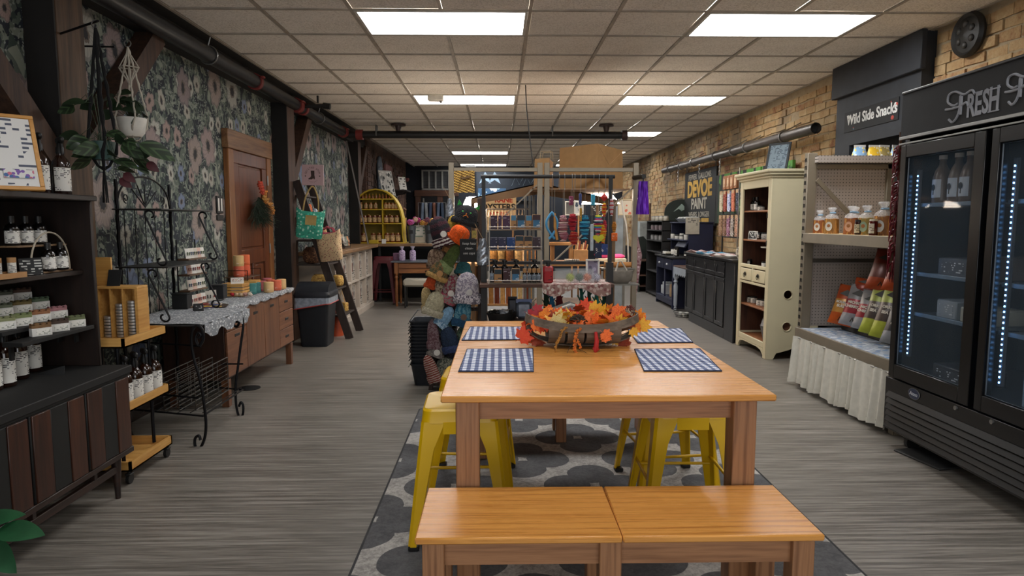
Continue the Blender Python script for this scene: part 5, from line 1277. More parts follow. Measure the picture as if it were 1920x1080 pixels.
# brochure racks and cards on the counter
zc = .962
for i, (y_, lb) in enumerate(((8.25, 'nearest'), (8.72, 'middle'), (9.2, 'farthest'))):
    t = thing('card_rack', 'wire greeting card rack on the wood counter, %s of three' % lb, 'rack', (-2.14, y_, zc))
    for k in range(3):
        MB().box(-.12+.06*k, -.07+.06*k, -.17, .17, 0, .02+.03*(2-k)).build('rack_step', PM('#4a3a2c'), t)
        MB().tube([(-.065+.06*k, -.17, 0), (-.065+.06*k, -.17, .07+.03*(2-k)), (-.065+.06*k, .17, .07+.03*(2-k)), (-.065+.06*k, .17, 0)], .003, 5).build('rack_wire', IRON, t)
    for k in range(3):
        for j in range(4):
            c_ = ['#c9c3b6', '#b0885a', '#b8b4ac', '#a8a090', '#7f9a8a', '#c4b49a', '#c98a60', '#d8d4cc'][(i*5+k*3+j*2) % 8]
            o = tag(MB().cb((0, 0, .075), (.004, .07, .13), 0, (0, -.22, 0)).box(.0145, .0155, -.022, .022, .05, .09).build('greeting_card', PRINT(c_, '#6a4a3a', .012, .35), None, (-2.14-.085+.06*k, y_-.125+.083*j, zc+.022+.03*(2-k)), (0, 0, rng.uniform(-.12, .12))),
                'greeting card, %s in the %s step of the %s card rack' % (nth(j, 4), ['back', 'middle', 'front'][k], lb), 'card', 'greeting cards on the counter racks')
# ================================================================ BACK-LEFT COUNTER, HIVE, STOOL, DESK
t = thing('back_counter', 'long wooden counter shelf across the dark back left corner', 'counter', (-1.5, 11.25, .92)); MB().box(-.93, 1.15, -.30, .30, 0, .045, b=.004).build('counter_board', CTX, t)
for xx in (-.5, .6): MB().box(xx, xx+.04, -.2, -.16, -.92, 0).build('support_leg', BLACK, t)
struct('trim_4', MB().box(-2.43, -.35, 11.58, 11.62, 0, .92), PM('#0d0e10', .9)).name = 'black_counter_backing'
HY = PM('#b99a1c', .55, 0, .12, name='hive_yellow'); HYD = PM('#8f7a2c', .7, 0, .15)
Hx, Hyy = atY(709, 450, 11.2).x, 11.2; hz = .966
Hv = thing('hive_shelf', 'yellow beehive shaped shelf filled with honey jars', 'shelf', (Hx, Hyy, hz))
W2 = .43; top = .89
outline = [(-W2-.02, 0), (W2+.02, 0)]+[(W2*sqrt(max(0, 1-((z_-.30)/(top-.30))**2.1)), z_) if z_ > .3 else (W2, z_) for z_ in [.15, .3, .42, .54, .64, .72, .79, .84, .87, top]]+[(-W2*sqrt(max(0, 1-((z_-.30)/(top-.30))**2.1)), z_) if z_ > .3 else (-W2, z_) for z_ in [.87, .84, .79, .72, .64, .54, .42, .3, .15]]
MB().prism(outline, .13, .15).build('back_panel', HYD, Hv)
q = MB(); ro = outline[1:]
for a, b in zip(ro, ro[1:]+[outline[0]]):
    if a[1] == 0 and b[1] == 0: continue
    q.bar((a[0], .0, a[1]), (b[0], .0, b[1]), .022, .30, up=(0, 1, 0))
q.build('arched_frame', HY, Hv)
HSZ = [0.0, .335, .565, .735]
def hw(z_): return W2*sqrt(max(0, 1-((z_-.30)/(top-.30))**2.1)) if z_ > .3 else W2
MB().box(-W2-.02, W2+.06, -.19, .14, 0, .02, b=.003).build('hive_shelf_board', HY, Hv)
for z_ in HSZ[1:]: MB().box(-hw(z_)+.01, hw(z_)-.01, -.17, .13, z_-.018, z_, b=.002).build('hive_shelf_board', HY, Hv)
MB().box(.10, .118, -.17, .13, .02, .73, b=.002).build('hive_divider', HY, Hv)
HON = PM('#6a2a08', .12, 0, .3, 20, name='honey_glass', spec=.8); HON2 = PM('#8f4a0c', .15, 0, .3, 20, name='pale_honey_glass', spec=.8); GLD = PM('#8a6a30', .35, .7); HL = PRINT('#c9a878', '#5a2a14', .010, .6)
def row(z_, xs, dy, r, h, lb, body, lab=HL):
    n = len(xs)
    for i, x_ in enumerate(xs):
        jar('honey jar, %s on the %s' % (nth(i, n), lb), (Hx+x_, Hyy+dy, hz+z_+.0005), r, h, body, GLD, lab, -pi/2, 'honey jars on the hive shelf', 'honey_jar')
row(HSZ[0]+.02, [-.33, -.22, -.06, .04, .17, .26, .35], -.10, .042, .15, 'lowest hive shelf', HON)
row(HSZ[1], [-.355, -.27, -.19, -.11, -.03, .05, .16, .25, .335], -.10, .036, .125, 'second hive shelf', HON)
row(HSZ[1], [-.31, -.15, 0, .20], -.0, .036, .135, 'second hive shelf back row', HON)
row(HSZ[2], [-.325, -.255, -.17, -.09, -.01, .155, .21, .27, .325], -.10, .030, .10, 'third hive shelf', HON2)
for i in range(9):
    x_ = -.22+.055*i; t = thing('honey_bear', 'small squeeze bottle of honey, %s on the top hive shelf' % nth(i, 9), 'bottle', (Hx+x_, Hyy-.10, hz+HSZ[3]+.0005), 0, 'squeeze bottles on the hive top')
    MB().lathe([(0, 0), (.018, 0), (.02, .02), (.015, .04), (.016, .052), (.01, .062)], 10).build('bottle_body', HON2, t); MB().lathe([(.011, .06), (.008, .07), (.003, .082)], 8).build('cap', HY, t)
t = tag(MB().cb((0, 0, .03), (.15, .06, .06), .004).build('yellow_box', HY, None, (atY(698, 448, 10.86).x, 10.98, .966)), 'low yellow block in front of the hive jars', 'box')
frame_sign('small white price card before the hive', (atY(719, 448, 10.9).x, 10.93, .966), (-.1, 0, 0), .07, .075, .003, WHITE, PAPER, d=.005)
# red stool
RST = PM('#5a1a20', .45, 0, .15, name='oxblood_enamel')
rs = make_stool(RST, 'dark red metal stool under the back left counter', .76, .145, .20); rs.location = (-1.87, 10.95-.12, 0); rs['group'] = 'red stool'
del rs['group']
# turned-leg desk
def turned(par, x_, y_, h, mat, r=.03):
    MB().lathe([(r*.5, 0), (r*.7, .02), (r*.45, .05), (r*.8, .08), (r*.8, h*.3), (r*.95, h*.55), (r*.6, h*.62), (r*1.05, h*.66), (r*.6, h*.70), (r*1., h*.74), (r*1., h*.75)], 14, (x_, y_, 0)).build('leg', mat, par)
    MB().box(x_-r, x_+r, y_-r, y_+r, h*.75, h, b=.002).build('leg_block', mat, par)
DW = WOOD('#6a3d20', '#96602f', .45, 0, 1., 'pine_desk'); DWZ = WOOD('#6a3d20', '#96602f', .45, 2, 1.)
dx0 = atY(738, 492, 10.45).x; Dk = thing('turned_leg_desk', 'honey pine desk with turned legs and grey metal top', 'desk', (dx0+.55, 10.6, 0))
MB().box(-.58, .6, -.26, .26, .69, .71, b=.004).build('metal_top', PM('#6f747c', .35, .5, .2), Dk)
MB().box(-.52, .52, -.21, .21, .52, .69).build('case', DW, Dk)
for xx in (-.5, .5):
    for yy in (-.21, .21): turned(Dk, xx, yy, .69, DWZ)
d = MB().box(-.46, .46, -.232, -.21, .60, .675, b=.003).build('drawer', DW, Dk); MB().ball((0, -.245, .637), .016, 10, 8).build('knob', PM('#d8c8b0', .3), d)
d = MB().box(-.46, .46, -.232, -.21, .525, .59, b=.003).build('drawer', DW, Dk); MB().box(-.05, .05, -.245, -.232, .545, .565, b=.004).build('cup_pull', PM('#3a2a20', .4, .6), d)
t = thing('upholstered_bench', 'low bench with a white and black floral cushion under desk', 'bench', (dx0+.52, 10.28, 0))
MB().box(-.34, .34, -.12, .12, .33, .45, b=.03).build('cushion', SPOTS('#a8a294', ['#151515', '#a8a294', '#202020'], 9., .33, name='floral_cushion'), t)
for xx in (-.31, .31):
    for yy in (-.09, .09): MB().cyl((xx, yy, 0), (xx, yy, .335), .014, .018).build('leg', BLACK, t)
LAV = SPOTS('#9a86a8', ['#b8a8c4', '#75608a', '#d0c8d4'], 90., .5)
for i, px in enumerate((754, 774)):
    p = atY(px, 489, 10.5); t = thing('lavender_bag', '%s tied bag of lavender on the pine desk' % ['left', 'right'][i], 'bag', (p.x, 10.5, .711), 0, 'bags of lavender on the desk')
    MB().lathe([(0, 0), (.045, .004), (.05, .03), (.05, .14), (.04, .16), (.012, .175)], 14).build('filled_bag', LAV, t); MB().lathe([(.012, .172), (.02, .19), (.035, .225), (.03, .21)], 9).build('gathered_top', PM('#b8b0c0', .3), t)
o = thing('lavender_sachet', 'flat mauve sachet leaning behind the left lavender bag', 'bag', (atY(743, 489, 10.6).x, 10.6, .711)); pouchm = MB().box(-.05, .05, -.015, .015, 0, .12, b=.008).build('sachet', PM('#6a4a60', .8), o)
# flower buckets
def bucket(label, px, py, Y, cols, s=1.):
    p = atY(px, py, Y); t = thing('flower_bucket', label, 'flowers', (p.x, Y, .966)); t.scale = (s,)*3
    MB().lathe([(0, 0), (.05, 0), (.078, .29), (.084, .295), (.074, .28), (.06, .26), (0, .26)], 20).build('bucket', PM('#5f666c', .4, .6, .15), t)
    MB().cb((0, -.072, .19), (.06, .004, .06), .001).build('round_label', BLACK, t)
    r_ = random.Random(px)
    for i in range(len(cols)):
        a = r_.uniform(0, 6.3); r = .10*sqrt(r_.random()); c = (r*1.25*cos(a), r*sin(a)-.03, .35+r_.uniform(-.02, .06)); g = MB()
        for k in range(8): b_ = k*pi/4; g.ball((c[0]+.026*cos(b_), c[1]-.004, c[2]+.026*sin(b_)), (.018, .012, .018), 6, 5)
        g.ball(c, (.02, .02, .02), 8, 6).build('bloom', PM(cols[i], .8, 0, .3, 40), t); MB().cyl((0, 0, .24), c, .003).build('stem', PM('#2f4a2a'), t)
    return t
bucket('grey bucket of magenta and mauve flowers beside the hive', 772, 450, 11.15, ['#a8307a', '#b04a98', '#9a2a60', '#c06aa8', '#a8407a', '#c8a890', '#a03070', '#7a4a6a'])
bucket('grey bucket of orange and plum flowers farther right', 805, 448, 11.15, ['#b08030', '#7a4a5a', '#6a3a4a', '#a86a3a', '#8a5a60', '#5a3a44', '#c89a50'])
t = frame_sign('pale framed card display between the two flower buckets', (atY(786, 449, 11.15).x, 11.2, .966), (-.12, 0, 0), .20, .30, .012, PM('#b5b0a5'), PRINT('#b8b4a8', '#6a7a6a', .05, .5)); MB().box(-.09, .09, -.03, -.008, .0, .10, b=.002).build('card_pocket', PM('#b8ad98'), t)
t = thing('kraft_cone', 'tan paper wrapped bouquet standing behind the buckets', 'flowers', (atY(755, 440, 11.4).x, 11.42, .966)); MB().lathe([(.03, 0), (.07, .42), (.06, .40)], 12).build('paper_wrap', KRAFT, t); 
for k in range(5): MB().tube([(0, 0, .3), (.05*cos(k), .02*sin(k), .55+.02*k)], .006, 5).ball((.05*cos(k), .02*sin(k), .56+.02*k), .02, 7, 5, bump=.3, seed=k).build('dried_stem', PM('#7a5a48', .9), t)
# things on the far left brick wall
p = atX(713, 360, XL+.03)
t = thing('arched_shutter', 'narrow grey arched shutter hung on the far brick wall', 'shutter', (XL+.01, 13.75, 1.65)); ar = [(-.25, -.2), (.25, -.2), (.25, .72)]+[(.25*cos(a), .72+.28*sin(a)) for a in [pi*i/10 for i in range(1, 10)]]+[(-.25, .72)]
MB().prism(ar, 0, .03, 'yz').build('shutter_board', PM('#5d6670', .8), t)
for k in range(11): MB().cb((.034, 0, -.1+.085*k), (.012, .38, .05), .002, (0, .5, 0)).build('louver', PM('#6b747e', .8), t)
for s in (-.18, .62): MB().cb((.035, .2, s), (.01, .2, .02)).build('strap_hinge', BLACK, t)
t = thing('pink_door_leaf', 'faded pink panelled door leaf against the far brick wall', 'door', (XL+.01, 14.75, 1.0)); MB().box(0, .04, -.42, .42, 0, 1.55, b=.004).build('door_board', PM('#7d5350', .8, 0, .25), t)
for a, b in ((-.33, -.04), (.04, .33)):
    for c, d in ((.12, .7), (.82, 1.43)): MB().box(.038, .05, a, b, c, d, b=.006).build('door_panel', PM('#86605a', .8), t)
for i, (Y, z_, lb) in enumerate(((13.3, 1.81, 'dark corbel shelf on the far brick wall holding a poster'), (15.3, 2.0, 'dark corbel shelf on the far brick wall holding dried flowers'))):
    t = thing('corbel_shelf', lb, 'shelf', (XL+.0, Y, z_)); MB().box(.0, .40, -.35, .35, 0, .03, b=.003).build('shelf_board', PM('#241d1a', .6), t)
    for s in (-.2, .2): MB().prism([(0.01, 0), (.34, 0), (.28, -.05), (.14, -.07), (.05, -.2), (0.01, -.24)], s-.02, s+.02, 'xz').build('corbel', PM('#241d1a', .6), t)
frame_sign('framed black and white poster leaning on the nearer corbel shelf', (XL+.28, 13.3, 1.841), (-.22, 0, 1.0), .38, .50, .02, PM('#b0aca4'), SPOTS('#b8b4ac', ['#3a3a38', '#7a7a76', '#d0ccc4'], 14., .5))
frame_sign('small bright framed print leaning on the farther corbel shelf', (XL+.30, 15.15, 2.031), (-.2, 0, .9), .22, .30, .012, PM('#c8c4bc'), PRINT('#d8d4cc', '#4a4a48', .06, .4))
t = thing('dried_flowers', 'dusky red dried flowers on the farther corbel shelf', 'flowers', (XL+.22, 15.42, 2.031)); MB().lathe([(0, 0), (.05, 0), (.07, .12), (.06, .12), (0, .1)], 12).build('vase', PM('#3a3a30'), t)
for k in range(16): a = k*2.4; c = (.03+.13*cos(a)*(k/16), .20*sin(a)*(k/16), .22+.1*((k*7) % 5)/5); MB().cyl((0, 0, .1), c, .004).ball(c, (.05, .05, .045), 7, 5, bump=.3, seed=k).build('bloom', PM(['#5a2a2c', '#6b3a36', '#3a4a2a'][k % 3], .9), t)
# dark leaning pole in the recess
tag(MB().bar((-2.10, 10.72, .9625), (-2.38, 10.6, 2.58), .02, .02).build('leaning_pole', PM('#6a6460', .6)), 'thin grey pole leaning in the dark corner by brick pier', 'pole')
# ================================================================ BACK WALL
YBk = YB-.02
def bw(px0, py0, px1, py1): a = atY(px0, py0, YBk); b = atY(px1, py1, YBk); return a.x, b.x, b.z, a.z
x0, x1, z0, z1 = bw(792, 320, 842, 355); W = struct('window_1', MB().box(x0, x1, YBk-.01, YBk+.01, z0, z1), PM('#26282b', .4)); 
for k in range(5): X = x0+(x1-x0)*k/4; MB().box(X-.02, X+.02, YBk-.04, YBk, z0, z1).build('window_bar', PM('#8d8d88', .6), W)
for z_ in (z0, z1): MB().box(x0-.02, x1+.02, YBk-.04, YBk, z_-.02, z_+.02).build('window_frame', PM('#8d8d88', .6), W)
for k in range(16): z_ = z0+(z1-z0)*(k+.5)/16; MB().box(x0, x1, YBk-.02, YBk-.005, z_-.006, z_+.006).build('slat', PM('#4a4c4e', .6), W)
BEAM = WOOD('#3a2217', '#5a3826', .6, 0, 1.); BEAMZ = WOOD('#3a2217', '#5a3826', .6, 2, 1.)
x0, x1, z0, z1 = bw(778, 357, 860, 368)
d2 = struct('door_2', MB().box(x0+.15, x1, YBk-.005, YBk, 0, z0), PM('#101216', .3)); MB().box(x0, x1, YBk-.12, YBk-.01, z0, z1).build('lintel', BEAM, d2)
for px in (785, 826): X = atY(px, 400, YBk).x; MB().box(X-.07, X+.07, YBk-.10, YBk-.01, 0, z0).build('door_post', BEAMZ, d2)
X = atY(796, 400, YBk).x; MB().box(X-.03, X+.0, YBk-.09, YBk-.01, 0, z0-.05).build('white_jamb', PM('#8a8680'), d2)
p = atY(810, 380, 17.1); t = thing('garment_rail', 'rail of blue and grey garments in the far back doorway', 'clothes rail', (p.x, 17.1, 0))
MB().cyl((-.35, 0, p.z), (.35, 0, p.z), .012).cyl((-.35, 0, 0), (-.35, 0, p.z), .012).cyl((.35, 0, 0), (.35, 0, p.z), .012).build('rail', STEEL, t)
for i, c_ in enumerate(('#7a8aa0', '#a0a4a8', '#4a5a78', '#8a5a48', '#6a7a94', '#3a4a60')): MB().cb((-.27+.10*i, 0, p.z-.22), (.07, .3, .42), .01, (0, .06*(-1)**i, .3)).build('garment', PM(c_, .8), t)
x0, x1, z0, z1 = bw(893, 322, 1004, 352)
t = thing('painted_board', 'dark blue painted board with pale peaks on the back wall', 'sign', ((x0+x1)/2, YBk-.03, z0)); w2 = (x1-x0)/2
MB().box(-w2, w2, -.01, .01, -.35, z1-z0).build('board', PM('#16202c', .7), t)
for k, xx in enumerate((-.55, -.30)): MB().prism([(xx-.16, .10), (xx, .42), (xx+.05, .34), (xx+.16, .10), (xx, .2)], -.014, -.011).build('pale_peak', PM('#7d93a6', .7), t)
MB().box(-w2+.05, .0, -.014, -.011, -.30, -.02).build('pale_band', SPOTS('#31506e', ['#8fb0c4', '#c0ccd0', '#31506e'], 9., .5), t)
for k in range(3):
    xx = .15+.3*k; MB().tube([(xx, -.012, .05), (xx+.1, -.012, .28), (xx+.2, -.012, .08), (xx+.3, -.012, .25)], .006, 4).build('painted_line', PM('#7a8a94'), t)
# ================================================================ TAN METAL GONDOLA FRAME
TANM = PM('#857a68', .5, .2, .08, name='tan_metal'); YFm = 6.4
def fx_(px, Y=YFm): return atY(px, 415, Y).x
G = thing('gondola_frame', 'tall tan metal shelving frame with crossing braces mid shop', 'frame', (.42, YFm, 0)); GO = Vector((.42, YFm, 0))
ztop = atY(850, 305, YFm).z
PX = [fx_(847), fx_(1012), fx_(1025), fx_(1190)]
for i, X in enumerate(PX):
    MB().box(X-.024-GO.x, X+.024-GO.x, -.03, .03, .0, ztop, b=.003).build('post', TANM, G)
for a, b in ((0, 1), (2, 3)):
    for z_ in (atY(900, 318, YFm).z, .12): MB().box(PX[a]+.024-GO.x, PX[b]-.024-GO.x, -.015, .015, z_-.018, z_+.018, b=.002).build('cross_bar', TANM, G)
def gbr(p, q): MB().bar(atY(p[0], p[1], YFm+.02)-GO, atY(q[0], q[1], YFm+.02)-GO, .012, .04, up=(0, 1, 0)).build('brace', TANM, G)
gbr((1008, 346), (860, 486)); gbr((1186, 352), (1030, 498)); gbr((1030, 560), (1140, 640)); gbr((1005, 560), (900, 650))
for X in (PX[0], PX[3]): MB().box(X-.03-GO.x, X+.03-GO.x, -.35, .35, .0, .09, b=.004).build('foot', TANM, G)
GREYP = PM('#6d6a63', .5, .3)
for i, px in enumerate((985, 993, 1000)): MB().box(fx_(px, 7.0)-.012-GO.x, fx_(px, 7.0)+.012-GO.x, .55, .60, 0, 1.60).build('rear_post', GREYP, G)
# woven mat hanging top left
WV = Mt('woven_straw', .85); x, y, z = WV.xyz(); f = ((z*260+((x*60).fl()*1.7)).sin()*.5+.5)*WV.noise(WV.vec(), 60.)
WV.col(WV.ramp(f, [(.15, '#6b4a20'), (.3, '#c09645'), (.5, '#d9b25e')])); WV.bump(f, .8, .01)
a = atY(851, 320, YFm-.05); b = atY(890, 361, YFm-.05)
t = thing('woven_mat', 'golden woven straw mat hanging in the frame corner', 'mat', ((a.x+b.x)/2, YFm-.045, b.z)); w2 = (b.x-a.x)/2; h = a.z-b.z
MB().grid(lambda u, v: (-w2+2*w2*u, .006*sin(v*40)*sin(u*25), h*v), 24, 24).build('weave', WV.m, t)
MB().bar((-.06, -.015, .03), (-.02, -.015, .17), .012, .006).bar((-.02, -.015, .13), (.06, -.015, .15), .008, .02).build('wood_ornament', PM('#6b5030', .8), t)
# tan gabled canopy with work lights beneath
CAN = PM('#8a6a4c', .85, 0, .12, 6, name='tan_canopy')
Yc = 6.95
pl, pc, pr = atY(884, 371, Yc), atY(1012, 343, Yc), atY(1158, 375, Yc)
K = thing('canopy', 'tan gabled stall canopy behind the metal frame', 'canopy', (pc.x, Yc, 0)); KO = Vector((pc.x, Yc, 0))
for s, p in (('left', pl), ('right', pr)):
    q = MB(); A_ = p-KO; B_ = pc-KO; th = .012
    vs = [A_, B_, B_+Vector((0, 1.25, 0)), A_+Vector((0, 1.25, 0))]; q.add(vs+[v-Vector((0, 0, th)) for v in vs], [(0, 1, 2, 3), (7, 6, 5, 4), (0, 4, 5, 1), (1, 5, 6, 2), (2, 6, 7, 3), (3, 7, 4, 0)]).build('roof_panel', CAN, K)
    q = MB(); dz = Vector((0, 0, -.115 if s == 'left' else -.12)); q.add([A_, B_, B_+dz*1.0, A_+dz*.55]+[v+Vector((0, .012, 0)) for v in (A_, B_, B_+dz*1.0, A_+dz*.55)], [(0, 1, 2, 3), (7, 6, 5, 4), (0, 4, 5, 1), (3, 2, 6, 7), (0, 3, 7, 4), (1, 5, 6, 2)]).build('front_valance', CAN, K)
for X in (pl.x+.01, pr.x-.03): 
    for yy in (.05, 1.2): MB().box(X-.018-KO.x, X+.018-KO.x, yy-.018, yy+.018, 0, pl.z-.01).build('canopy_post', PM('#6a5238', .7), K)
GW = GLOW('#fff0dc', 30., 'work_light_diffuser')
for (px0, px1, py, Y, lb) in ((868, 905, 380, 7.35, 'bright white shade lamp hanging under the canopy left side'), (1093, 1158, 374, 7.35, 'bright white strip lamp hanging under the canopy right side')):
    A_ = atY(px0, py, Y); B_ = atY(px1, py, Y); c = (A_+B_)/2; w2 = (B_.x-A_.x)/2; t = thing('work_light', lb, 'lamp', (c.x, Y, c.z))
    loft(MB(), [rrect(w2*.35, .05, .01, .07, 2), rrect(w2*.45, .07, .01, .06, 2)]).build('housing', PM('#6a6870', .5, .4), t)
    q = MB(); loft(q, [rrect(w2*.6, .10, .02, .055, 2), rrect(w2, .16, .02, -.05, 2)], True, False); q.build('glowing_shade', GW, t)
    MB().cyl((0, 0, .07), (0, 0, .13), .006).build('cord', BLACK, t)
# oyster sign
CRM = PM('#b8a27c', .8, 0, .1); Ys = 8.1
a = atY(905, 366, Ys); b = atY(968, 432, Ys)
t = thing('oyster_sign', 'cream sign with red and black OYSTERS lettering behind frame', 'sign', ((a.x+b.x)/2, Ys, b.z)); w2 = (b.x-a.x)/2
MB().box(-w2, w2, 0, .015, 0, a.z-b.z, b=.003).build('sign_board', CRM, t)
h = a.z-b.z; REDL = PM('#9a2f1c', .8); INKB = PM('#1c1a18', .8)
text('RANE', .085, REDL, t, (.05, -.003, h-.06), FACE_Y, bold=.003); text('OYSTERS', .105, INKB, t, (-.02, -.003, h-.145), FACE_Y, bold=.004, sx=.98); text('& MORE', .085, REDL, t, (-.05, -.003, h-.235), FACE_Y, bold=.003)
MB().lathe([(0, 0), (.05, .0), (.06, .01), (0, .015)], 16, (-.05, -.005, h-.33), M=None).build('shell_emblem', PM('#6a5238'), t)
for X in (-w2+.04, w2-.04): MB().box(X-.012, X+.012, .015, .03, -b.z, h).build('sign_post', PM('#6a5238', .7), t)
# hangers row seen behind
t = thing('hanger_row', 'row of pale wooden hangers on a rail behind the boxes', 'hangers', (atY(950, 400, 7.3).x, 7.3, atY(950, 392, 7.3).z))
MB().cyl((-.22, 0, 0), (.25, 0, 0), .008).build('rail', STEEL, t)
for k in range(12): x_ = -.19+.036*k; MB().tube([(x_, 0, 0), (x_, 0, -.03), (x_-.012, -.1, -.09)], .005, 5).tube([(x_, 0, -.03), (x_+.012, .1, -.09)], .005, 5).build('hanger', PM('#c9b49c', .6), t)
for X in (-.22, .25): MB().cyl((X, 0, -1.43), (X, 0, 0), .009).build('upright', STEEL, t)
# ---------------------------------------------------------------- kraft bags on top
KRB = PM('#a98255', .85, 0, .1, 14, name='kraft_paper')
ang = .62
def kraft(label, px0, pxc, px1, pyt, pyb, Y, w_, d_, rz):
    A_ = atY(pxc, pyb, Y); hh = atY(pxc, pyt, Y).z-A_.z
    t = thing('kraft_bag', label, 'paper bag', (A_.x, Y, A_.z), rz)
    # near vertical edge at the origin; left face runs to -x, right face runs to +y
    tp = .012
    vs = [(-w_, 0, 0), (0, 0, 0), (0, d_, 0), (-w_, d_, 0), (-w_+tp, 0, hh*.98), (-tp*.3, 0, hh), (-tp, d_, hh*.93), (-w_+tp, d_, hh*.93)]
    MB().add(vs, [(0, 1, 5, 4), (2, 3, 7, 6), (3, 0, 4, 7), (4, 5, 6, 7), (0, 3, 2, 1)]).build('bag_paper', KRB, t)
    q = MB(); g = (.0-.012, d_/2, 0); k = (-.02, d_/2, hh*.55)
    q.add([vs[1], vs[2], vs[6], vs[5], g, k], [(0, 4, 5, 3), (4, 1, 2, 5), (3, 5, 2)]).build('gusset', KRB, t)
    MB().tube([(0.003, 0, hh), (-.017, d_/2, hh*.55), (-.004, d_, hh*.93)], .002, 4).build('fold_line', PM('#c9a57a', .8), t)
    return t, hh
kraft('large brown kraft bag standing upside down on top of the frame', 1050, 1120, 1167, 269, 352, 6.50, .48, .45, -.76)
t, hh = kraft('smaller brown kraft bag with twisted handles left of the big one', 1007, 1030, 1054, 296, 350, 6.72, .16, .26, -.25)
for s in (.02, .14): MB().tube([(-.10, s, hh), (-.09, s, hh+.07), (-.0, s+.05, hh+.075), (.0, s+.06, hh)], .003, 5).build('twisted_handle', PM('#c9b08a', .8), t)
t = tag(MB().box(fx_(1000)-.02, fx_(1180), 6.40, 7.25, atY(1100, 354, 6.5).z-.012, atY(1100, 354, 6.5).z-.001).build('top_board', CAN), 'thin tan board on the frame carrying the kraft bags', 'board')
# ================================================================ BLACK PIPE RACK
Yr = 5.0
def rz_(py, Y=Yr): return atY(960, py, Y).z
RK = thing('garment_rack', 'black metal rack with hanging dog toys and wooden shelf', 'rack', (.38, Yr, 0)); RO2 = Vector((.38, Yr, 0))
xl, xr_, zt_, zs_ = fx_(907, Yr), fx_(1144, Yr), rz_(331), rz_(528)
for X in (xl, xr_):
    MB().box(X-.014-RO2.x, X+.014-RO2.x, -.014, .014, .0, zt_).build('upright', BLACK, RK)
    MB().box(X-.02-RO2.x, X+.02-RO2.x, -.30, .30, .0, .04).build('foot', BLACK, RK)
    MB().bar((X-RO2.x, -.0, zs_-.25), (X-RO2.x, .28, zs_-.01), .02).build('bracket', BLACK, RK)
MB().box(xr_-.026-RO2.x, xr_+.026-RO2.x, -.026, .026, .04, rz_(492)).build('sleeve', BLACK, RK); MB().box(xl-.022-RO2.x, xl+.022-RO2.x, -.022, .022, .04, rz_(470)).build('sleeve', BLACK, RK)
MB().cyl((xl-.02-RO2.x, 0, zt_), (xr_+.03-RO2.x, 0, zt_), .014).build('top_bar', BLACK, RK)
MB().box(xl-RO2.x, xr_-RO2.x, .26, .285, rz_(497)-.012, rz_(497)+.012).build('rear_bar', BLACK, RK)
DSH = WOOD('#3a2418', '#5f4030', .6, 0, 1.)
MB().box(xl-.03-RO2.x, xr_+.01-RO2.x, -.17, .30, zs_-.03, zs_-.004, b=.003).build('shelf_board', DSH, RK)
z2 = rz_(600); MB().box(xl-.0-RO2.x, xr_-RO2.x, -.20, .30, z2-.025, z2, b=.003).build('lower_shelf_board', DSH, RK)
# hooks with chains
hooks = [1035, 1048, 1058, 1072, 1077, 1088, 1097, 1112, 1122, 1134]
for i, px in enumerate(hooks): 
    X = fx_(px, Yr); q = MB().tube([(X-RO2.x, .0, zt_+.02), (X-RO2.x, -.016, zt_+.01), (X-RO2.x, -.018, zt_-.05-.02*(i % 3)), (X-RO2.x, -.02, zt_-.10)], .0025, 5)
    q.build('hook', STEEL, RK)
tz = zt_-.10
def col(c): return PM(c, .7, 0, .2, 20)
def toy(label, px, py0, py1, fn, name='dog_toy', cat='pet toy'):
    A_ = atY(px, py0, Yr-.03); B_ = atY(px, py1, Yr-.03); t = thing(name, label, cat, (A_.x, Yr-.03, A_.z)); L = A_.z-B_.z
    MB().tube([(0, .01, tz-A_.z) if tz > A_.z else (0, .01, .02), (0, 0, 0)], .0018, 4).build('hanging_cord', PM('#8a8070'), t); fn(t, L); return t
def fish_ring(t, L):
    pts = [(.042*sin(pi*(i/16))*(1), 0, -L*.86*i/16) for i in range(17)]+[(-.042*sin(pi*i/16), 0, -L*.86*i/16) for i in range(15, 0, -1)]
    MB().tube(pts, .009, 8, True).tube([(-.012, 0, -L*.80), (.022, 0, -L)], .009, 8).tube([(.012, 0, -L*.80), (-.022, 0, -L)], .009, 8).build('ring_body', col('#4f9ccc'), t)
toy('light blue fish shaped ring toy hanging from the rack', 1035, 398, 448, fish_ring)
def stick(c, w_=.012):
    def f(t, L): MB().tube([(0, 0, 0), (.004, 0, -L*.5), (.02, 0, -L)], [w_*.7, w_, w_*.8], 8).build('stick', col(c), t)
    return f
toy('tan curved chew stick hanging behind the blue ring', 1040, 400, 450, stick('#c98f4a'))
def block(c, w_=.02, h_=None):
    def f(t, L): MB().box(-w_, w_, -.01, .01, -L, 0, b=.003).build('block', col(c), t); MB().box(-w_*.8, w_*.8, -.0115, -.01, -L*.7, -L*.3).build('printed_band', PRINT(c if isinstance(c, str) else '#888888', '#e8e0d8', .008, .5), t)
    return f
def ruff(cols_, w_):
    def f(t, L):
        n = 11; wd = w_*.86
        for k in range(n):
            u = k/(n-1); r = wd*(.35+.65*sin(pi*(.15+.75*u))); MB().ball((0, 0, -L*(.08+.8*u)), (r, r*.45, L/n*.5), 12, 6, bump=.22, seed=k).build('ruffle', col(cols_[k % len(cols_)]), t)
        MB().add([(0, 0, 0), (-w_*.5, 0, -L*.16), (w_*.5, 0, -L*.16), (0, -.02, -L*.12), (0, .02, -L*.12)], [(0, 1, 3), (0, 3, 2), (0, 2, 4), (0, 4, 1)]).build('head', col(cols_[0]), t)
        MB().add([(0, 0, -L*.9), (-w_*.6, 0, -L), (w_*.6, 0, -L), (0, -.012, -L*.97)], [(0, 1, 3), (0, 3, 2), (0, 2, 1)]).build('tail', col(cols_[-1]), t)
    return f
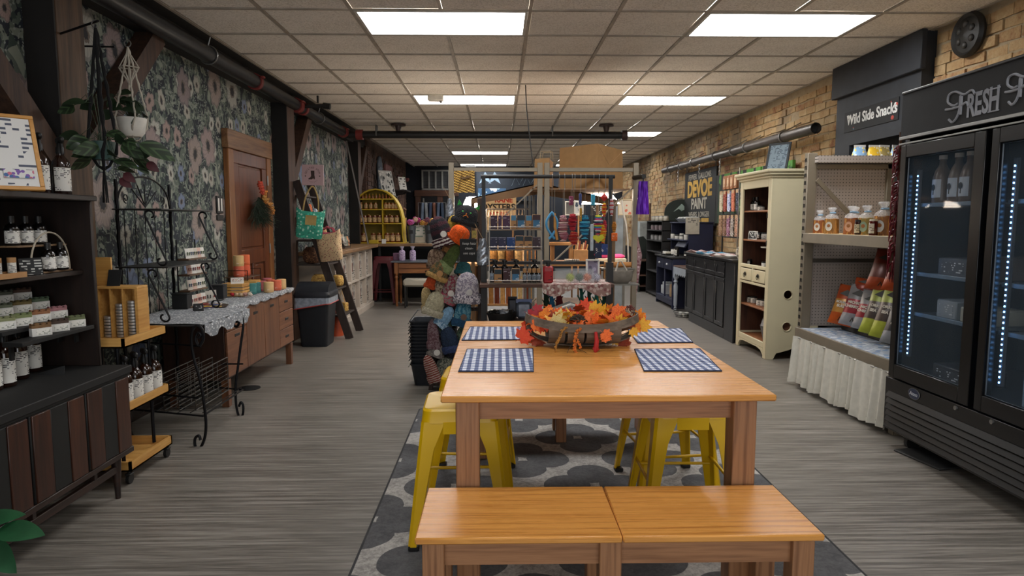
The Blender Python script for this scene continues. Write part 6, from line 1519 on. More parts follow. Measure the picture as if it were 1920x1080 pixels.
toy('pink patterned plush toy hanging beside the chew stick', 1056, 402, 452, ruff(['#b08088', '#c9a0a0', '#8a4a50', '#d0b0a8'], .045))
toy('mauve block toy high on the rack', 1071, 368, 385, block('#8a3a5a', .016)); toy('slim navy block toy high on the rack', 1088, 363, 384, block('#38477a', .010)); toy('cyan and white block toy high on the rack', 1112, 364, 385, block('#3aa0c0', .015))
toy('long mustard stick toy below the navy block', 1089, 390, 415, block('#a8822c', .008))
toy('red fish plush with ruffled red body', 1074, 400, 434, ruff(['#b01f2c', '#c22a3c', '#8a1a30'], .042)); toy('red and coral plush bone under the red fish', 1076, 434, 459, ruff(['#c23a24', '#b01f2c', '#c86a5a'], .048)); toy('dusty pink star plush low beside the red toys', 1058, 434, 450, ruff(['#b06070', '#c08090'], .04))
toy('blue ruffled fish plush toy hanging centrally', 1097, 402, 448, ruff(['#1f6a8c', '#2f9ac4', '#14405a', '#4fb4d4'], .046))
toy('rainbow ruffled fish plush with a yellow heart head', 1122, 402, 440, ruff(['#c8d040', '#3a90c0', '#d84a7a', '#e0e0e0', '#20405a', '#b02a50'], .042))
def heart(t, L):
    h_ = [(0, -L), (.042, -L*.4), (.044, -L*.18), (.03, 0), (.012, -L*.02), (0, -L*.18), (-.012, -L*.02), (-.03, 0), (-.044, -L*.18), (-.042, -L*.4)]
    MB().prism([(a, b) for a, b in h_], -.012, .012).build('heart', col('#c9c832'), t)
toy('yellow heart shaped toy below the rainbow fish', 1122, 441, 455, heart)
toy('navy striped sock toy under the yellow heart', 1122, 456, 484, block('#1c2a48', .026)); toy('white blue strip toy with a dark eye', 1110, 420, 470, block('#b8c4cc', .012))
def diam(t, L): MB().add([(0, 0, 0), (-.03, 0, -L/2), (0, -.015, -L/2), (.03, 0, -L/2), (0, 0, -L), (0, .015, -L/2)], [(0, 1, 2), (0, 2, 3), (4, 2, 1), (4, 3, 2), (0, 5, 1), (0, 3, 5), (4, 1, 5), (4, 5, 3)]).build('diamond', col('#b8281e'), t)
toy('red diamond toy at the right top of the rack', 1133, 362, 378, diam)
toy('orange and yellow knotted rope toy under the red diamond', 1133, 380, 406, ruff(['#d8a820', '#d8641e', '#c83a1a'], .024)); toy('yellow and orange star chain toy', 1131, 420, 456, ruff(['#d8a020', '#e07a1a', '#d8c030', '#d86418'], .03)); toy('red rope toy beside the rainbow fish', 1134, 412, 440, ruff(['#a82030', '#c03040'], .02)); toy('navy and white striped stick toy on the right', 1133, 458, 478, block('#26407a', .026))
toy('amber and brown rope toy right of the rack upright', 1152, 415, 436, ruff(['#a86a1e', '#c98a2a'], .022)); toy('bright orange block toy right of the rack upright', 1152, 437, 452, block('#d8641a', .022)); toy('pale pink bagged toy right of the rack upright', 1147, 372, 405, ruff(['#c0a8b0', '#b03a3a', '#c8c0c0'], .02))
# ---------------------------------------------------------------- wire counter display with boxes
WR = PM('#8d867c', .4, .6); Ywr = 4.93
x0, x1 = fx_(917, Ywr), fx_(1016, Ywr); D = thing('box_display', 'grey three tier wire display full of small product boxes', 'display stand', ((x0+x1)/2, Ywr, zs_)); DW2 = (x1-x0)/2
tiers = [(zs_+.003, -.07), (rz_(467, Ywr)-.003, -.02), (rz_(430, Ywr)-.003, .03)]
for z_, dy in tiers:
    q = MB().tube([(-DW2, dy-.04, z_-zs_), (DW2, dy-.04, z_-zs_), (DW2, dy+.06, z_-zs_), (-DW2, dy+.06, z_-zs_)], .004, 6, True)
    for k in range(8): X = -DW2+2*DW2*k/7; q.tube([(X, dy-.04, z_-zs_), (X, dy+.06, z_-zs_)], .0015, 4)
    q.build('wire_tray', WR, D); MB().tube([(-DW2, dy-.042, z_-zs_+.02), (DW2, dy-.042, z_-zs_+.02)], .003, 6).build('front_rail', WR, D)
for X in (-DW2, DW2): MB().box(X-.004, X+.004, -.045, .085, 0, .008).box(X-.004, X+.004, .075, .085, 0, .48).bar((X, -.10, .0), (X, .03, .38), .006).build('side_frame', WR, D)
def rowboxes(xs, tier, cols_, hs, lbl, fr=(.8, .8)):
    z_, dy = tiers[tier]; n = len(xs)
    for i, (pa, pb_) in enumerate(xs):
        Y = Ywr+dy; a, b = fx_(pa, Y-.02), fx_(pb_, Y-.02); c_ = cols_[i]
        body = KRAFT if c_ in ('k', 'K') else PM(c_, .6, 0, .2, 15); frm = PRINT('#a87e52', '#2a2a30', .014, .55) if c_ == 'k' else (PRINT('#3a6f94', '#d0d8dc', .012, .5) if c_ == 'K' else PRINT(c_, '#a8a0a8', .010, .5))
        t = carton('%s box, %s on the %s tier of the wire display' % ({'k': 'kraft', 'K': 'kraft blue-topped'}.get(c_, 'dark printed'), nth(i, n), lbl), ((a+b)/2, Y, z_+.004), (b-a)*.96, .05, hs[i], body, frm, 0, 'product boxes on the %s tier' % lbl)
        if c_ in 'kK': MB().box(-(b-a)*.46, (b-a)*.46, -.0265, -.0255, hs[i]*.62, hs[i]*.99).build('colour_band', PM(['#1c2c3a', '#4a88ac', '#3a1c20', '#4a88ac'][i % 4] if tier == 2 else ['#16303c', '#2a2a2c', '#202024'][i % 3], .6), t)
rowboxes([(919, 933), (934, 941), (942, 957), (958, 968), (969, 985), (986, 997), (998, 1014)], 2, ['#3c2a3a', '#45304a', '#4a2f48', 'k', 'K', 'k', 'K'], [.10, .10, .10, .103, .105, .102, .108], 'top')
rowboxes([(919, 933), (934, 949), (950, 966), (966, 982), (983, 998), (999, 1014)], 1, ['#2a2c44', '#30304a', '#1f3f74', 'k', 'k', '#3a2c34'], [.085, .085, .085, .098, .096, .088], 'middle')
rowboxes([(926, 941), (943, 957), (959, 975)], 0, ['k', '#3a1f24', 'K'], [.10, .10, .102], 'bottom')
for i, px in enumerate((922, 984, 993, 1002, 1010)):
    Y = Ywr-.07; p = fx_(px, Y); jar('small dark bottle with pale label, %s on the bottom tier' % nth(i, 5), (p, Y, tiers[0][0]+.004), .015, .075 if i else .09, DARKG, KRAFT if i else BLACK, PRINT('#8a97a4', '#20242a', .008), -pi/2, 'small bottles on the bottom tier', 'small_bottle', lidh=.03)
for i, px in enumerate((928, 946, 968, 1003)):
    Y = Ywr+.02; p = fx_(px, Y); t = thing('pump_bottle', 'black pump bottle, %s behind the bottom tier boxes' % nth(i, 4), 'bottle', (p, Y, tiers[0][0]+.004), 0, 'pump bottles in the wire display')
    MB().lathe([(0, 0), (.026, 0), (.028, .01), (.028, .11), (.012, .125)], 14).build('bottle_body', DARKG, t); MB().cyl((0, 0, .12), (0, 0, .145), .010).cyl((0, 0, .145), (0, 0, .158), .02, .02).cb((-.016, -.006, .161), (.05, .016, .01), .002).build('pump', BLACK, t)
p = fx_(1028, 4.9); t = thing('pump_bottle', 'red shampoo bottle with black pump beside the wire display', 'bottle', (p, 4.9, zs_-.0035))
MB().box(-.038, .038, -.02, .02, 0, .13, b=.012).build('bottle_body', PM('#a01c24', .3), t); MB().box(-.028, .028, -.0215, -.02, .02, .09).build('label_paper', PRINT('#a01c24', '#2a1a1c', .012, .6), t); MB().cyl((0, 0, .125), (0, 0, .155), .014).cb((-.006, 0, .165), (.06, .02, .014), .003).build('pump', BLACK, t)
# pink cloth on the shelf, acrylic box of spiky balls, framed drawing
x0, x1 = fx_(1016, 4.9), fx_(1144, 4.9)
t = thing('shelf_cloth', 'pink and white patterned cloth over the wooden rack shelf', 'cloth', ((x0+x1)/2, 4.95, zs_-.0035))
w2 = (x1-x0)/2; MB().grid(lambda u, v: (-w2+2*w2*u, -.135+.36*min(1, v*1.0) if v > .2 else -.135-.0*v, .002 if v > .2 else -.05*(1-v/.2)*(1.2+.6*sin(u*9))), 30, 10).build('cloth', SPOTS('#a08078', ['#c8b0a8', '#8a5a5a', '#d0c8c0'], 40., .5), t)
CLR = GLASS('#c8d0d4', .05, .16, 'clear_acrylic')
x0, x1 = fx_(1042, 4.95), fx_(1112, 4.95); t = thing('acrylic_bin', 'clear acrylic bin holding spiky rubber balls', 'bin', ((x0+x1)/2, 4.95, zs_)); w2 = (x1-x0)/2
for a in ((-w2, w2, -.07, -.067), (-w2, w2, .067, .07), (-w2, -w2+.003, -.067, .067), (w2-.003, w2, -.067, .067)): MB().box(a[0], a[1], a[2], a[3], .0, .10).build('clear_wall', CLR, t)
for i, (px, c_) in enumerate(((1070, '#a8b81e'), (1087, '#234f34'), (1102, '#c9682e'), (1120, '#a8a8b4'))):
    c = Vector((fx_(px, 4.94), 4.94, zs_+.036)); q = MB().ball((0, 0, 0), .024, 12, 8)
    for k in range(60): u = 2*(k+.5)/60-1; a = k*2.4; d = Vector((sqrt(1-u*u)*cos(a), sqrt(1-u*u)*sin(a), u)); q.tube([d*.02, d*.038], [.0035, .001], 4)
    tag(q.build('spiky_ball', PM(c_, .5), None, tuple(c)), '%s spiky rubber ball on the rack shelf' % ['lime green', 'dark green', 'orange', 'pale grey'][i], 'ball')
frame_sign('white framed drawing of purple puppies on the rack shelf', (fx_(1113, 5.05), 5.06, zs_+.0), (-.08, 0, 0), .105, .165, .014, WHITE, SPOTS('#8a8094', ['#b0a8bc', '#5c5468', '#9a90a8'], 26., .5))
# lower shelf goods
z2 += .001
t = thing('feed_bowl', 'black rubber bowl heaped with bagged treats on the lower shelf', 'bowl', (fx_(940, 4.95), 4.93, z2)); MB().lathe([(0, 0), (.09, 0), (.115, .07), (.11, .07), (.085, .01), (0, .01)], 24).build('bowl', BLACK, t)
for k in range(5): MB().ball((-.06+.03*k, 0, .07), (.03, .05, .02), 8, 6, bump=.3, seed=k).build('bagged_treat', PM(['#202020', '#3a3a3c', '#8a8e94', '#b0b4b8', '#2c2c2c'][k], .25, .1, .5, 60), t)
t = thing('foil_pack', 'silver blue foil pack standing behind the black bowl', 'packet', (fx_(983, 5.05), 5.08, z2)); MB().box(-.06, .06, -.03, .03, 0, .13, b=.02).build('pack_body', PM('#8a94a4', .25, .5, .4, 20), t); MB().box(-.062, .062, -.004, .004, .12, .15, b=.001).build('crimped_top', PM('#6a7aa0', .3, .4), t)
t = thing('foil_pack', 'dark grey foil pack beside the silver blue one', 'packet', (fx_(961, 5.08), 5.12, z2)); MB().box(-.035, .035, -.03, .03, 0, .15, b=.012).build('pack_body', PM('#4a4c54', .3, .4, .3), t); MB().box(-.036, .036, -.004, .004, .14, .165, b=.001).build('crimped_top', BLACK, t)
BKm = [PM(c, .8, 0, .08) for c in ('#c8c0c4', '#b8aeb4', '#cfc8cc', '#a89ea4')]
zz = z2
for k in range(5):
    hh_ = [.022, .018, .022, .016, .02][k]; w_ = .125-.006*k
    t = tag(MB().box(-w_, w_, -.08, .08, 0, hh_, b=.004).build('paper_stack', BKm[k % 4], None, (fx_(1062, 4.9)+.004*(k % 2), 4.86, zz), (0, 0, .03*(-1)**k)), 'flat pinkish white paper bundle, %s in the stack behind the leaves' % ['lowest', 'second', 'middle', 'fourth', 'upper'][k], 'paper', 'stack of paper bundles'); zz += hh_+.0005
t = thing('folded_card', 'open white folded card lying like a roof on the paper stack', 'card', (fx_(1069, 4.9), 4.86, zz)); 
MB().prism([(-.135, 0), (0, .05), (.135, .0), (.125, -.0), (.0, .035), (-.125, 0)], -.085, .07).build('folded_sheet', PAPER, t); MB().prism([(-.11, .001), (0, .036), (.11, .001)], -.07, -.066).build('end_panel', BKm[3], t)
for i, (px, py0, c_, lb, r) in enumerate(((1024, 543, '#1c3a28', 'dark green', .028), (1034, 548, '#2f7fa8', 'blue woven', .026), (1048, 544, '#7a1c22', 'dark red knotted', .035), (1090, 530, '#1f6a5a', 'teal antler', .02), (1104, 532, '#2c4a3c', 'olive green', .02), (1118, 534, '#257a68', 'green rope', .022), (1132, 540, '#1f5f52', 'sea green', .02))):
    Y = 5.14; A_ = atY(px, py0, Y); L = A_.z-z2; t = thing('dog_toy', '%s toy standing on the lower rack shelf' % lb, 'pet toy', (A_.x, Y, z2)); q = MB().tube([(0, 0, 0), (.006, 0, L*.5), (-.004, 0, L)], [r, r*.8, r*.4], 8)
    q.build('toy_body', col(c_), t)
    for k in range(4): MB().tube([(0, 0, L*(.3+.15*k)), (.03*(-1)**k, -.01, L*(.5+.14*k))], [.009, .004], 6).build('toy_branch', col(c_), t)
# ================================================================ REAR DISPLAY under the canopy
WDL = WOOD('#8a6238', '#b98a56', .6, 0, 1., 'light_pine'); WDZ = WOOD('#8a6238', '#b98a56', .6, 2, 1.)
Yb = 7.75
t = thing('display_table', 'light pine display table under the tan canopy', 'table', (.45, Yb, 0)); zt2 = .86
MB().box(-.82, .82, -.35, .35, zt2-.03, zt2, b=.004).build('table_top', WDL, t); MB().box(-.8, .8, -.33, .33, .38, .40).build('lower_shelf', WDL, t)
for xx in (-.76, .76):
    for yy in (-.30, .30): MB().box(xx-.03, xx+.03, yy-.03, yy+.03, 0, zt2-.03).build('leg', WDZ, t)
def onb(px, py, Y): p = atY(px, py, Y); return p
t = thing('pine_stool', 'small raw pine stand on the display table behind the toys', 'stand', (onb(1052, 480, 7.55).x, 7.55, zt2)); MB().box(-.14, .14, -.08, .08, .20, .235, b=.003).build('stand_top', WDL, t)
for xx in (-.12, .09): MB().box(xx, xx+.04, -.06, .06, 0, .20).build('stand_leg', WDZ, t)
t = thing('treat_box', 'kraft box heaped with rawhide chews on the display table', 'box', (onb(1088, 478, 7.5).x, 7.5, zt2)); MB().box(-.08, .08, -.06, .06, 0, .15, b=.003).build('box_body', KRAFT, t)
for k in range(7): MB().tube([(-.06+.02*k, 0, .12), (-.05+.022*k, -.01, .21+.02*(k % 3))], [.01, .008], 6).build('chew', PM(['#b08a5a', '#d0c0a0', '#8a4a3a'][k % 3], .8), t)
t = thing('folded_textiles', 'pile of striped and orange folded cloth on the display table', 'textile', (onb(1073, 484, 7.4).x, 7.45, zt2)); 
for k in range(4): MB().box(-.08, .08, -.05, .05, .012*k+.001, .012*k+.012, b=.004).build('fold', PRINT('#c8c4bc', '#30302c', .02, .9, ax=0) if k else PM('#c85a2a', .8), t)
t = thing('white_tray', 'white tray with a pink plush lying on the display table', 'tray', (onb(1145, 485, 7.6).x, 7.6, zt2)); MB().box(-.16, .16, -.12, .12, 0, .05, b=.006).build('tray_body', PM('#c8c0a8', .6), t)
MB().ball((-.10, -.02, .09), (.09, .06, .045), 12, 8, bump=.1).ball((.08, -.03, .07), (.08, .05, .03), 10, 6).build('pink_plush', PM('#c8407a', .8), t)
for i, (px, py, w_, h_, mt, lb) in enumerate(((1073, 404, .09, .11, PM('#25282c', .4), 'black picture in a white frame in the back display'), (1085, 402, .06, .12, SPOTS('#b0b8bc', ['#3a4a5a', '#8090a0'], 20., .5), 'blue printed picture behind the toys'), (1122, 404, .10, .13, PRINT('#1c1e20', '#c8c8c0', .02, .4), 'black lettered poster in the back display'))):
    p = atY(px, py, 8.3); t = frame_sign(lb, (p.x, 8.3, p.z), (-.05, 0, 0), w_*2, h_*1.6, .012, WHITE if i != 2 else BLACK, mt); MB().box(-.01, .01, .02, .035, -p.z, .1).build('stand_post', WDZ, t)
for i, px in enumerate((920, 931, 942, 953, 964, 975, 986, 996)):
    Y = 7.5; X = fx_(px, Y); t = thing('chew_bundle', 'upright wooden chew sticks, %s bundle on the rear shelf' % nth(i, 8), 'pet chew', (X, Y, .40), 0, 'chew bundles on the rear shelf')
    q = MB()
    for k in range(4): q.tube([(-.015+.012*k, .01*(k % 2), 0), (-.02+.014*k, 0, .26+.05*((i+k) % 3))], [.010, .007], 6)
    q.build('sticks', PM(['#c08a4a', '#7a3a24', '#d0a060', '#a05a30', '#c89858', '#d8b880', '#8a4426', '#c8a068'][i], .6, 0, .3, 30), t)
for i, px in enumerate((925, 940, 955, 972, 990)):
    Y = 7.48; X = fx_(px, Y); t = jar('glass jar of treats, %s on the display table' % nth(i, 5), (X, Y, zt2), .045, .15, PM(['#b8864a', '#c09a60', '#8a5a34', '#d0a870', '#a8743c'][i], .3, 0, .4, 60), STEEL, None, 0, 'treat jars on the display table', 'treat_jar')
for i, (px, c_) in enumerate(((930, '#c8a878'), (950, '#b89060'), (975, '#d0b890'), (995, '#a87c50'))):
    Y = 8.0; p = atY(px, 440, Y); tag(MB().box(-.06, .06, -.05, .05, 0, .18, b=.006).box(-.04, .04, -.052, -.05, .03, .15).build('treat_bag', PM(c_, .7, 0, .3, 12), None, (p.x, Y, zt2)), 'tan paper treat bag, %s at the table back' % nth(i, 4), 'bag', 'tan treat bags at the table back')
# right end things seen through the frame
p = atY(1172, 404, 8.6); t = frame_sign('shadow box of a coral flower hanging beyond the frame', (p.x, 8.6, p.z), (0, 0, 0), .19, .21, .014, PM('#a89878', .7), SPOTS('#b8ac98', ['#b05a44', '#b8ac98', '#c8bca8'], 18., .4)); MB().box(-.015, .015, .02, .04, -p.z, .2).build('stand_post', GREYP, t); 
for k in range(9): MB().box(-.09+.022*k, -.082+.022*k, -.01, .0, -.035, -.005).build('fringe', PM('#8a7a60'), t)
p0, p1_ = atY(1153, 385, 8.9), atY(1162, 560, 8.9); t = tag(MB().box(p0.x, p1_.x+.05, 8.9, 8.94, 0, p0.z).build('grey_panel', PM('#7d8488', .6)), 'tall pale grey panel standing beyond the frame', 'panel')
t = tag(MB().tube([tuple(atY(a, b, 8.4)) for a, b in ((1166, 375), (1168, 395), (1174, 420), (1177, 450), (1178, 480), (1178, 502))], .010, 6).build('white_cable', PM('#b8b4ac', .6)), 'thick white cable hanging beyond the frame', 'cable')
t = thing('cloth_basket', 'grey fabric basket hanging open near the right post', 'basket', (fx_(1165, 6.2), 6.2, atY(1165, 531, 6.2).z)); MB().lathe([(.07, 0), (.11, .04), (.12, .12), (.112, .12), (.10, .05), (0, .01)], 18, sy=.8).build('basket_body', PM('#7d766c', .9, 0, .2, 20), t); MB().tube([(-.05, 0, .10), (-.02, 0, .2), (.0, -.02, .21), (.06, 0, .12)], .008, 6).build('strap', PM('#b8b0a4'), t); MB().box(-.16, .16, -.1, .12, -.012, 0).build('wire_shelf', GREYP, t)
t = thing('cloth_roll', 'orange brown cloth roll on the frame side shelf', 'textile', (fx_(1163, 6.35), 6.42, atY(1160, 503, 6.35).z)); MB().cyl((-.14, 0, .03), (.14, 0, .03), .028).build('roll', PM('#a8723c', .8, 0, .3, 12), t); MB().box(-.17, .15, -.08, .08, -.012, 0).build('wire_shelf', GREYP, t)
# purple tinsel bag on the right post
p = atY(1205, 402, 6.2); q0 = atY(1205, 333, 6.2)
t = thing('tinsel_bunch', 'shiny purple tinsel bunch hanging right of the frame', 'decoration', (p.x, 6.2, p.z)); H_ = q0.z-p.z
def fn(u, v): a = 2*pi*u; r = (.055-.018*v)*(1+.12*sin(9*a)+.06*sin(17*a+v*9)); return (r*cos(a)+.01*sin(v*5)*0, r*.7*sin(a), H_*.9*v)
MB().grid(fn, 72, 14).build('tinsel', PM('#5a1f9a', .28, .4, .6, 26, stretch=(1, 1, .15)), t)
MB().cyl((0, 0, H_*.85), (0, 0, H_), .006).cyl((0, -.02, H_+.01), (-.05, .18, H_+.01), .022).build('hook_arm', BLACK, t)
# ================================================================ HAT TREE
Yh = 5.12
HTW = WOOD('#2a1c15', '#4a3628', .65, 2, 1., 'hat_tree_wood')
HT = thing('hat_tree', 'dark wood hat stand covered in hand knitted hats', 'stand', (-.35, Yh, 0)); HO = Vector((-.35, Yh, 0))
tpz = atY(902, 371, Yh+.1).z
MB().box(atY(895, 400, Yh+.1).x-HO.x, atY(911, 400, Yh+.1).x-HO.x, .085, .115, 0, tpz, b=.003).build('upright_board', HTW, HT)
lb_ = atZ(805, 736, 0); MB().bar((lb_.x+.0-HO.x, 5.2-Yh, 0), (lb_.x+.17-HO.x, 5.22-Yh, 1.37), .03, .075, up=(0, 1, 0)).build('upright_board', HTW, HT)
for k in range(6):
    z_ = .2+.22*k; MB().bar((lb_.x+.17*z_/1.37-HO.x, .10, z_), (-.14-HO.x, .10, z_), .02, .03).build('rung', HTW, HT)
    for j in range(3): x_ = lb_.x+.1+.13*j-HO.x; MB().cyl((x_, .09, z_), (x_-.01, -.05, z_+.03), .006).build('peg', HTW, HT)
def knit(c1, c2=None, stripes=0., sc=150.):
    k = ('kn', c1, c2, stripes)
    if k in _mc: return _mc[k]
    m = Mt('knit_wool', .95); x, y, z = m.xyz(); n = m.noise(m.vec(), 55., 2.); v = m.vor(m.vec(), sc)
    d = E(m.nt, v.outputs['Distance'])
    if stripes: c = m.mix((z*stripes+n*.8).fr().gt(.5), c1, c2 or c1)
    elif c2: c = m.mix((n*.6+m.noise(m.vec(), 140., 1.)*.4).gt(.5), c1, c2)
    else: c = m.ramp(n, [(.3, shade(c1, .7)), (.7, shade(c1, 1.2))])
    m.col(c); m.bump(d, .8, .006); _mc[k] = m.m; return m.m
def hat(label, px, py, w_, h_, mat, cuff=None, tilt=0., dy=0., pom=None, tagc=None, roll=0., open_=0.):
    Y = Yh-.02+dy; p = atY(px, py, Y); t = thing('knit_hat', label, 'hat', tuple(p), rot=(open_, roll, .2*tilt)); s = Y/1245; W_, H_ = w_*s/2, h_*s
    vs = []
    def fn(u, v):
        a = 2*pi*u; r = (1-.04*cos(6*a)) * (1 if v < .35 else sqrt(max(0, 1-((v-.35)/.65)**2.2)))*(1.04-.08*sin(pi*v)); rib = 1+.025*sin(22*a)*(1-v)
        return (W_*r*rib*cos(a), W_*.62*r*rib*sin(a), -H_/2+H_*v+.008*sin(3*a+tilt*3)*(1-v))
    MB().grid(fn, 44, 12).build('crown', mat, t)
    def fc(u, v): a = 2*pi*u; rib = 1+.03*sin(30*a); r = 1.10+.05*sin(pi*v); return (W_*r*rib*cos(a), W_*.64*r*rib*sin(a), -H_/2-.006+H_*.27*v+.006*sin(2*a+tilt))
    MB().grid(fc, 44, 5).build('cuff', cuff or mat, t)
    if pom: MB().ball((0, 0, H_/2+.012), (W_*.35,)*3, 10, 8, bump=.2).build('pompom', pom, t)
    if tagc: MB().lathe([(0, 0), (.024, 0), (.024, .003), (0, .003)], 18, M=Matrix.Translation((W_*.2, -W_*.75, -H_*.15)) @ Matrix.Rotation(pi/2, 4, 'X')).build('round_tag', PM(tagc, .7), t)
    return t
cat_ = hat('black knitted hat with orange cat face and green ears', 875, 402, 46, 36, knit('#17171a'), roll=.25)
for s in (-1, 1): MB().prism([(s*.085, .05), (s*.05, .062), (s*.082, .095)], -.02, .02).build('ear', knit('#2f8a3a'), cat_); MB().ball((s*.03, -.062, .015), (.008, .006, .006), 8, 6).build('eye', knit('#3f9a4a'), cat_)
MB().tube([(-.02, -.062, -.02), (0, -.066, -.005), (.02, -.062, -.02)], .004, 5).tube([(0, -.066, -.005), (0, -.066, .01)], .004, 5).build('stitched_face', knit('#c8702a'), cat_)
hat('bright orange knitted hat with rolled brim', 863, 437, 40, 30, knit('#e0560f'), knit('#e0560f'), roll=.5, dy=-.05, open_=.3)
hat('maroon and black hat with large white bobbles', 826, 432, 42, 56, knit('#3a1620', '#17121a', 18.), knit('#c9c0b8', '#3a1620', 40.), roll=-.35, tagc='#d8d2c8', dy=-.02)
hat('mustard yellow slouchy hat above the orange one', 851, 418, 26, 30, knit('#a8862c'), roll=.2, dy=.05)
hat('brown hat edged in tan beside the orange one', 846, 457, 24, 34, knit('#5a3a24'), knit('#8a5e34'), roll=.3, dy=0)
hat('moss green long slouchy hat', 846, 482, 26, 56, knit('#4a5a2a'), knit('#7a8a5a'), roll=.55, dy=-.03)
hat('brown tweed hat at the left side', 818, 482, 36, 34, knit('#5a4434', '#8a7460'), roll=-.1)
hat('tan and olive hat with a wooden button', 824, 506, 38, 34, knit('#7a5a34', '#4a4a30'), knit('#b08a50'), roll=.35, tagc='#a87c4a', dy=-.03)
hat('grey marled hat behind the chalkboard', 858, 470, 26, 36, knit('#5a5c58', '#7c7e78'), roll=.1, dy=.04)
hat('teal ribbed hat under the chalkboard', 869, 501, 30, 22, knit('#2a5a5e'), roll=.1)
hat('chunky grey and white speckled hat with two tags', 876, 538, 48, 58, knit('#8a8290', '#c4bcc0'), knit('#6a6470', '#d0c8cc'), tagc='#c8c4c0', dy=-.06)
hat('pink and burgundy multicolour long hat', 846, 540, 32, 56, knit('#7a3040', '#8a8078'), knit('#a8485a', '#8a8078'), roll=.35, dy=-.02, tagc='#c4bcb4')
hat('small burnt orange knitted hat', 808, 527, 20, 24, knit('#b8481c'), roll=.3, dy=-.02)
hat('cream and taupe ribbed hat', 824, 536, 24, 34, knit('#a89880', '#6a5a48'), roll=-.4)
hat('pale yellow knitted hat at the far left', 800, 560, 22, 46, knit('#b8a070'), roll=-.1, dy=.02)
hat('cream hat with a dark green leaf pattern', 816, 568, 38, 46, knit('#a8a084'), knit('#b0a890'), roll=.25, dy=-.05)
for k in range(7): pass
hat('light blue ruffled hat', 836, 593, 26, 42, knit('#7fa6c4'), knit('#5f88ac', '#b0cadc'), roll=.6, dy=-.04)
hat('teal and blue patterned hat with wooden button', 868, 585, 34, 52, knit('#2a6a84', '#6a9aa8'), knit('#1f4a6a'), roll=.15, tagc='#6a5040', dy=-.03)
hat('mauve tweed long hat at the lower left', 812, 625, 24, 56, knit('#6a4a50', '#8a7478'), roll=-.05, dy=-.03)
hat('plum and forest green banded hat', 836, 610, 26, 32, knit('#3a3048', '#3a4a34'), roll=.2)
hat('navy blue hat with a wide knitted band', 842, 635, 34, 50, knit('#1f3048'), knit('#33436a'), roll=-.3, dy=-.05)
hat('grey and white hat with a round tag', 818, 655, 30, 24, knit('#7a7470', '#8f8a84'), roll=.2, tagc='#d0ccc4', dy=-.02)
hat('dark teal and green flecked hat near the table edge', 868, 632, 28, 44, knit('#2c4a44', '#6a7a60'), dy=.02)
hat('red and cream striped long hat at the bottom', 808, 690, 26, 54, knit('#7a2c24', '#a89488', 60.), roll=-.35, dy=-.06)
hat('grey green flecked hat at the bottom right', 835, 688, 40, 40, knit('#4a5048', '#8a8a7c'), roll=.1, tagc='#a07850', dy=-.02)
hat('dark brown hat filling the middle of the hat stand', 848, 565, 30, 40, knit('#2a2430', '#4a3a3c'), dy=.05); hat('charcoal hat behind the navy one', 855, 655, 34, 44, knit('#2a2c34', '#4a4a54'), dy=.05); hat('umber hat low behind the striped one', 826, 700, 30, 40, knit('#3a2c26', '#5a4a40'), dy=.05)
# silver bagged pieces, chalkboard
def bagged(label, px0, py0, px1, py1, Y):
    A_ = atY((px0+px1)/2, py0, Y); B_ = atY((px0+px1)/2, py1, Y); L = A_.z-B_.z; w_ = (px1-px0)*Y/1245/2; t = thing('foil_mitt', label, 'packet', tuple(A_))
    MB().grid(lambda u, v: (w_*(.45+.55*min(1, v*1.6))*(1 if v < .9 else .85)*cos(2*pi*u)*(1+.08*sin(u*40+v*13)), w_*.4*sin(2*pi*u)*(1+.2*sin(v*17+u*22)), -L*v), 26, 14).build('foil_body', PM('#9aa0a8', .22, .6, .5, 50), t)
    MB().tube([(0, 0, 0), (-.06, .05, .11)], .002, 4).build('cord', PM('#8a6a40'), t); return t
bagged('crumpled silver foil mitt hanging beside the chalkboard', 893, 447, 917, 497, 4.98)
bagged('small silver foil piece hanging on the tan post', 836, 372, 850, 406, 6.3)
a = atY(862, 448, 4.97); b = atY(894, 491, 4.97)
t = thing('chalk_sign', 'small chalkboard with handwritten note about hats on the stand', 'sign', ((a.x+b.x)/2, 4.97, b.z)); w2 = (b.x-a.x)/2; MB().box(-w2, w2, 0, .006, 0, a.z-b.z, b=.001).build('board', CHALK, t)
for k, s_ in enumerate(('keep hats', 'clean-', 'use caps')): text(s_, .026, CHALKW, t, (.005, -.002, (a.z-b.z)*(.80-.21*k)), FACE_Y, .001, shear=.2)
MB().tube([(-w2*.8, .006, a.z-b.z), (0, .04, a.z-b.z+.08), (w2*.8, .006, a.z-b.z)], .0015, 4).build('cord', PM('#8a6a40'), t)
p = atY(889, 446, 5.1); t = thing('price_tag', 'small yellow price tag reading 15 on the hat stand', 'tag', (p.x, 5.12, p.z)); MB().box(-.017, .017, 0, .002, 0, .055).build('tag_card', PM('#c8b860', .8), t); text('15', .026, BLACK, t, (0, -.0015, .028), FACE_Y, .0008)
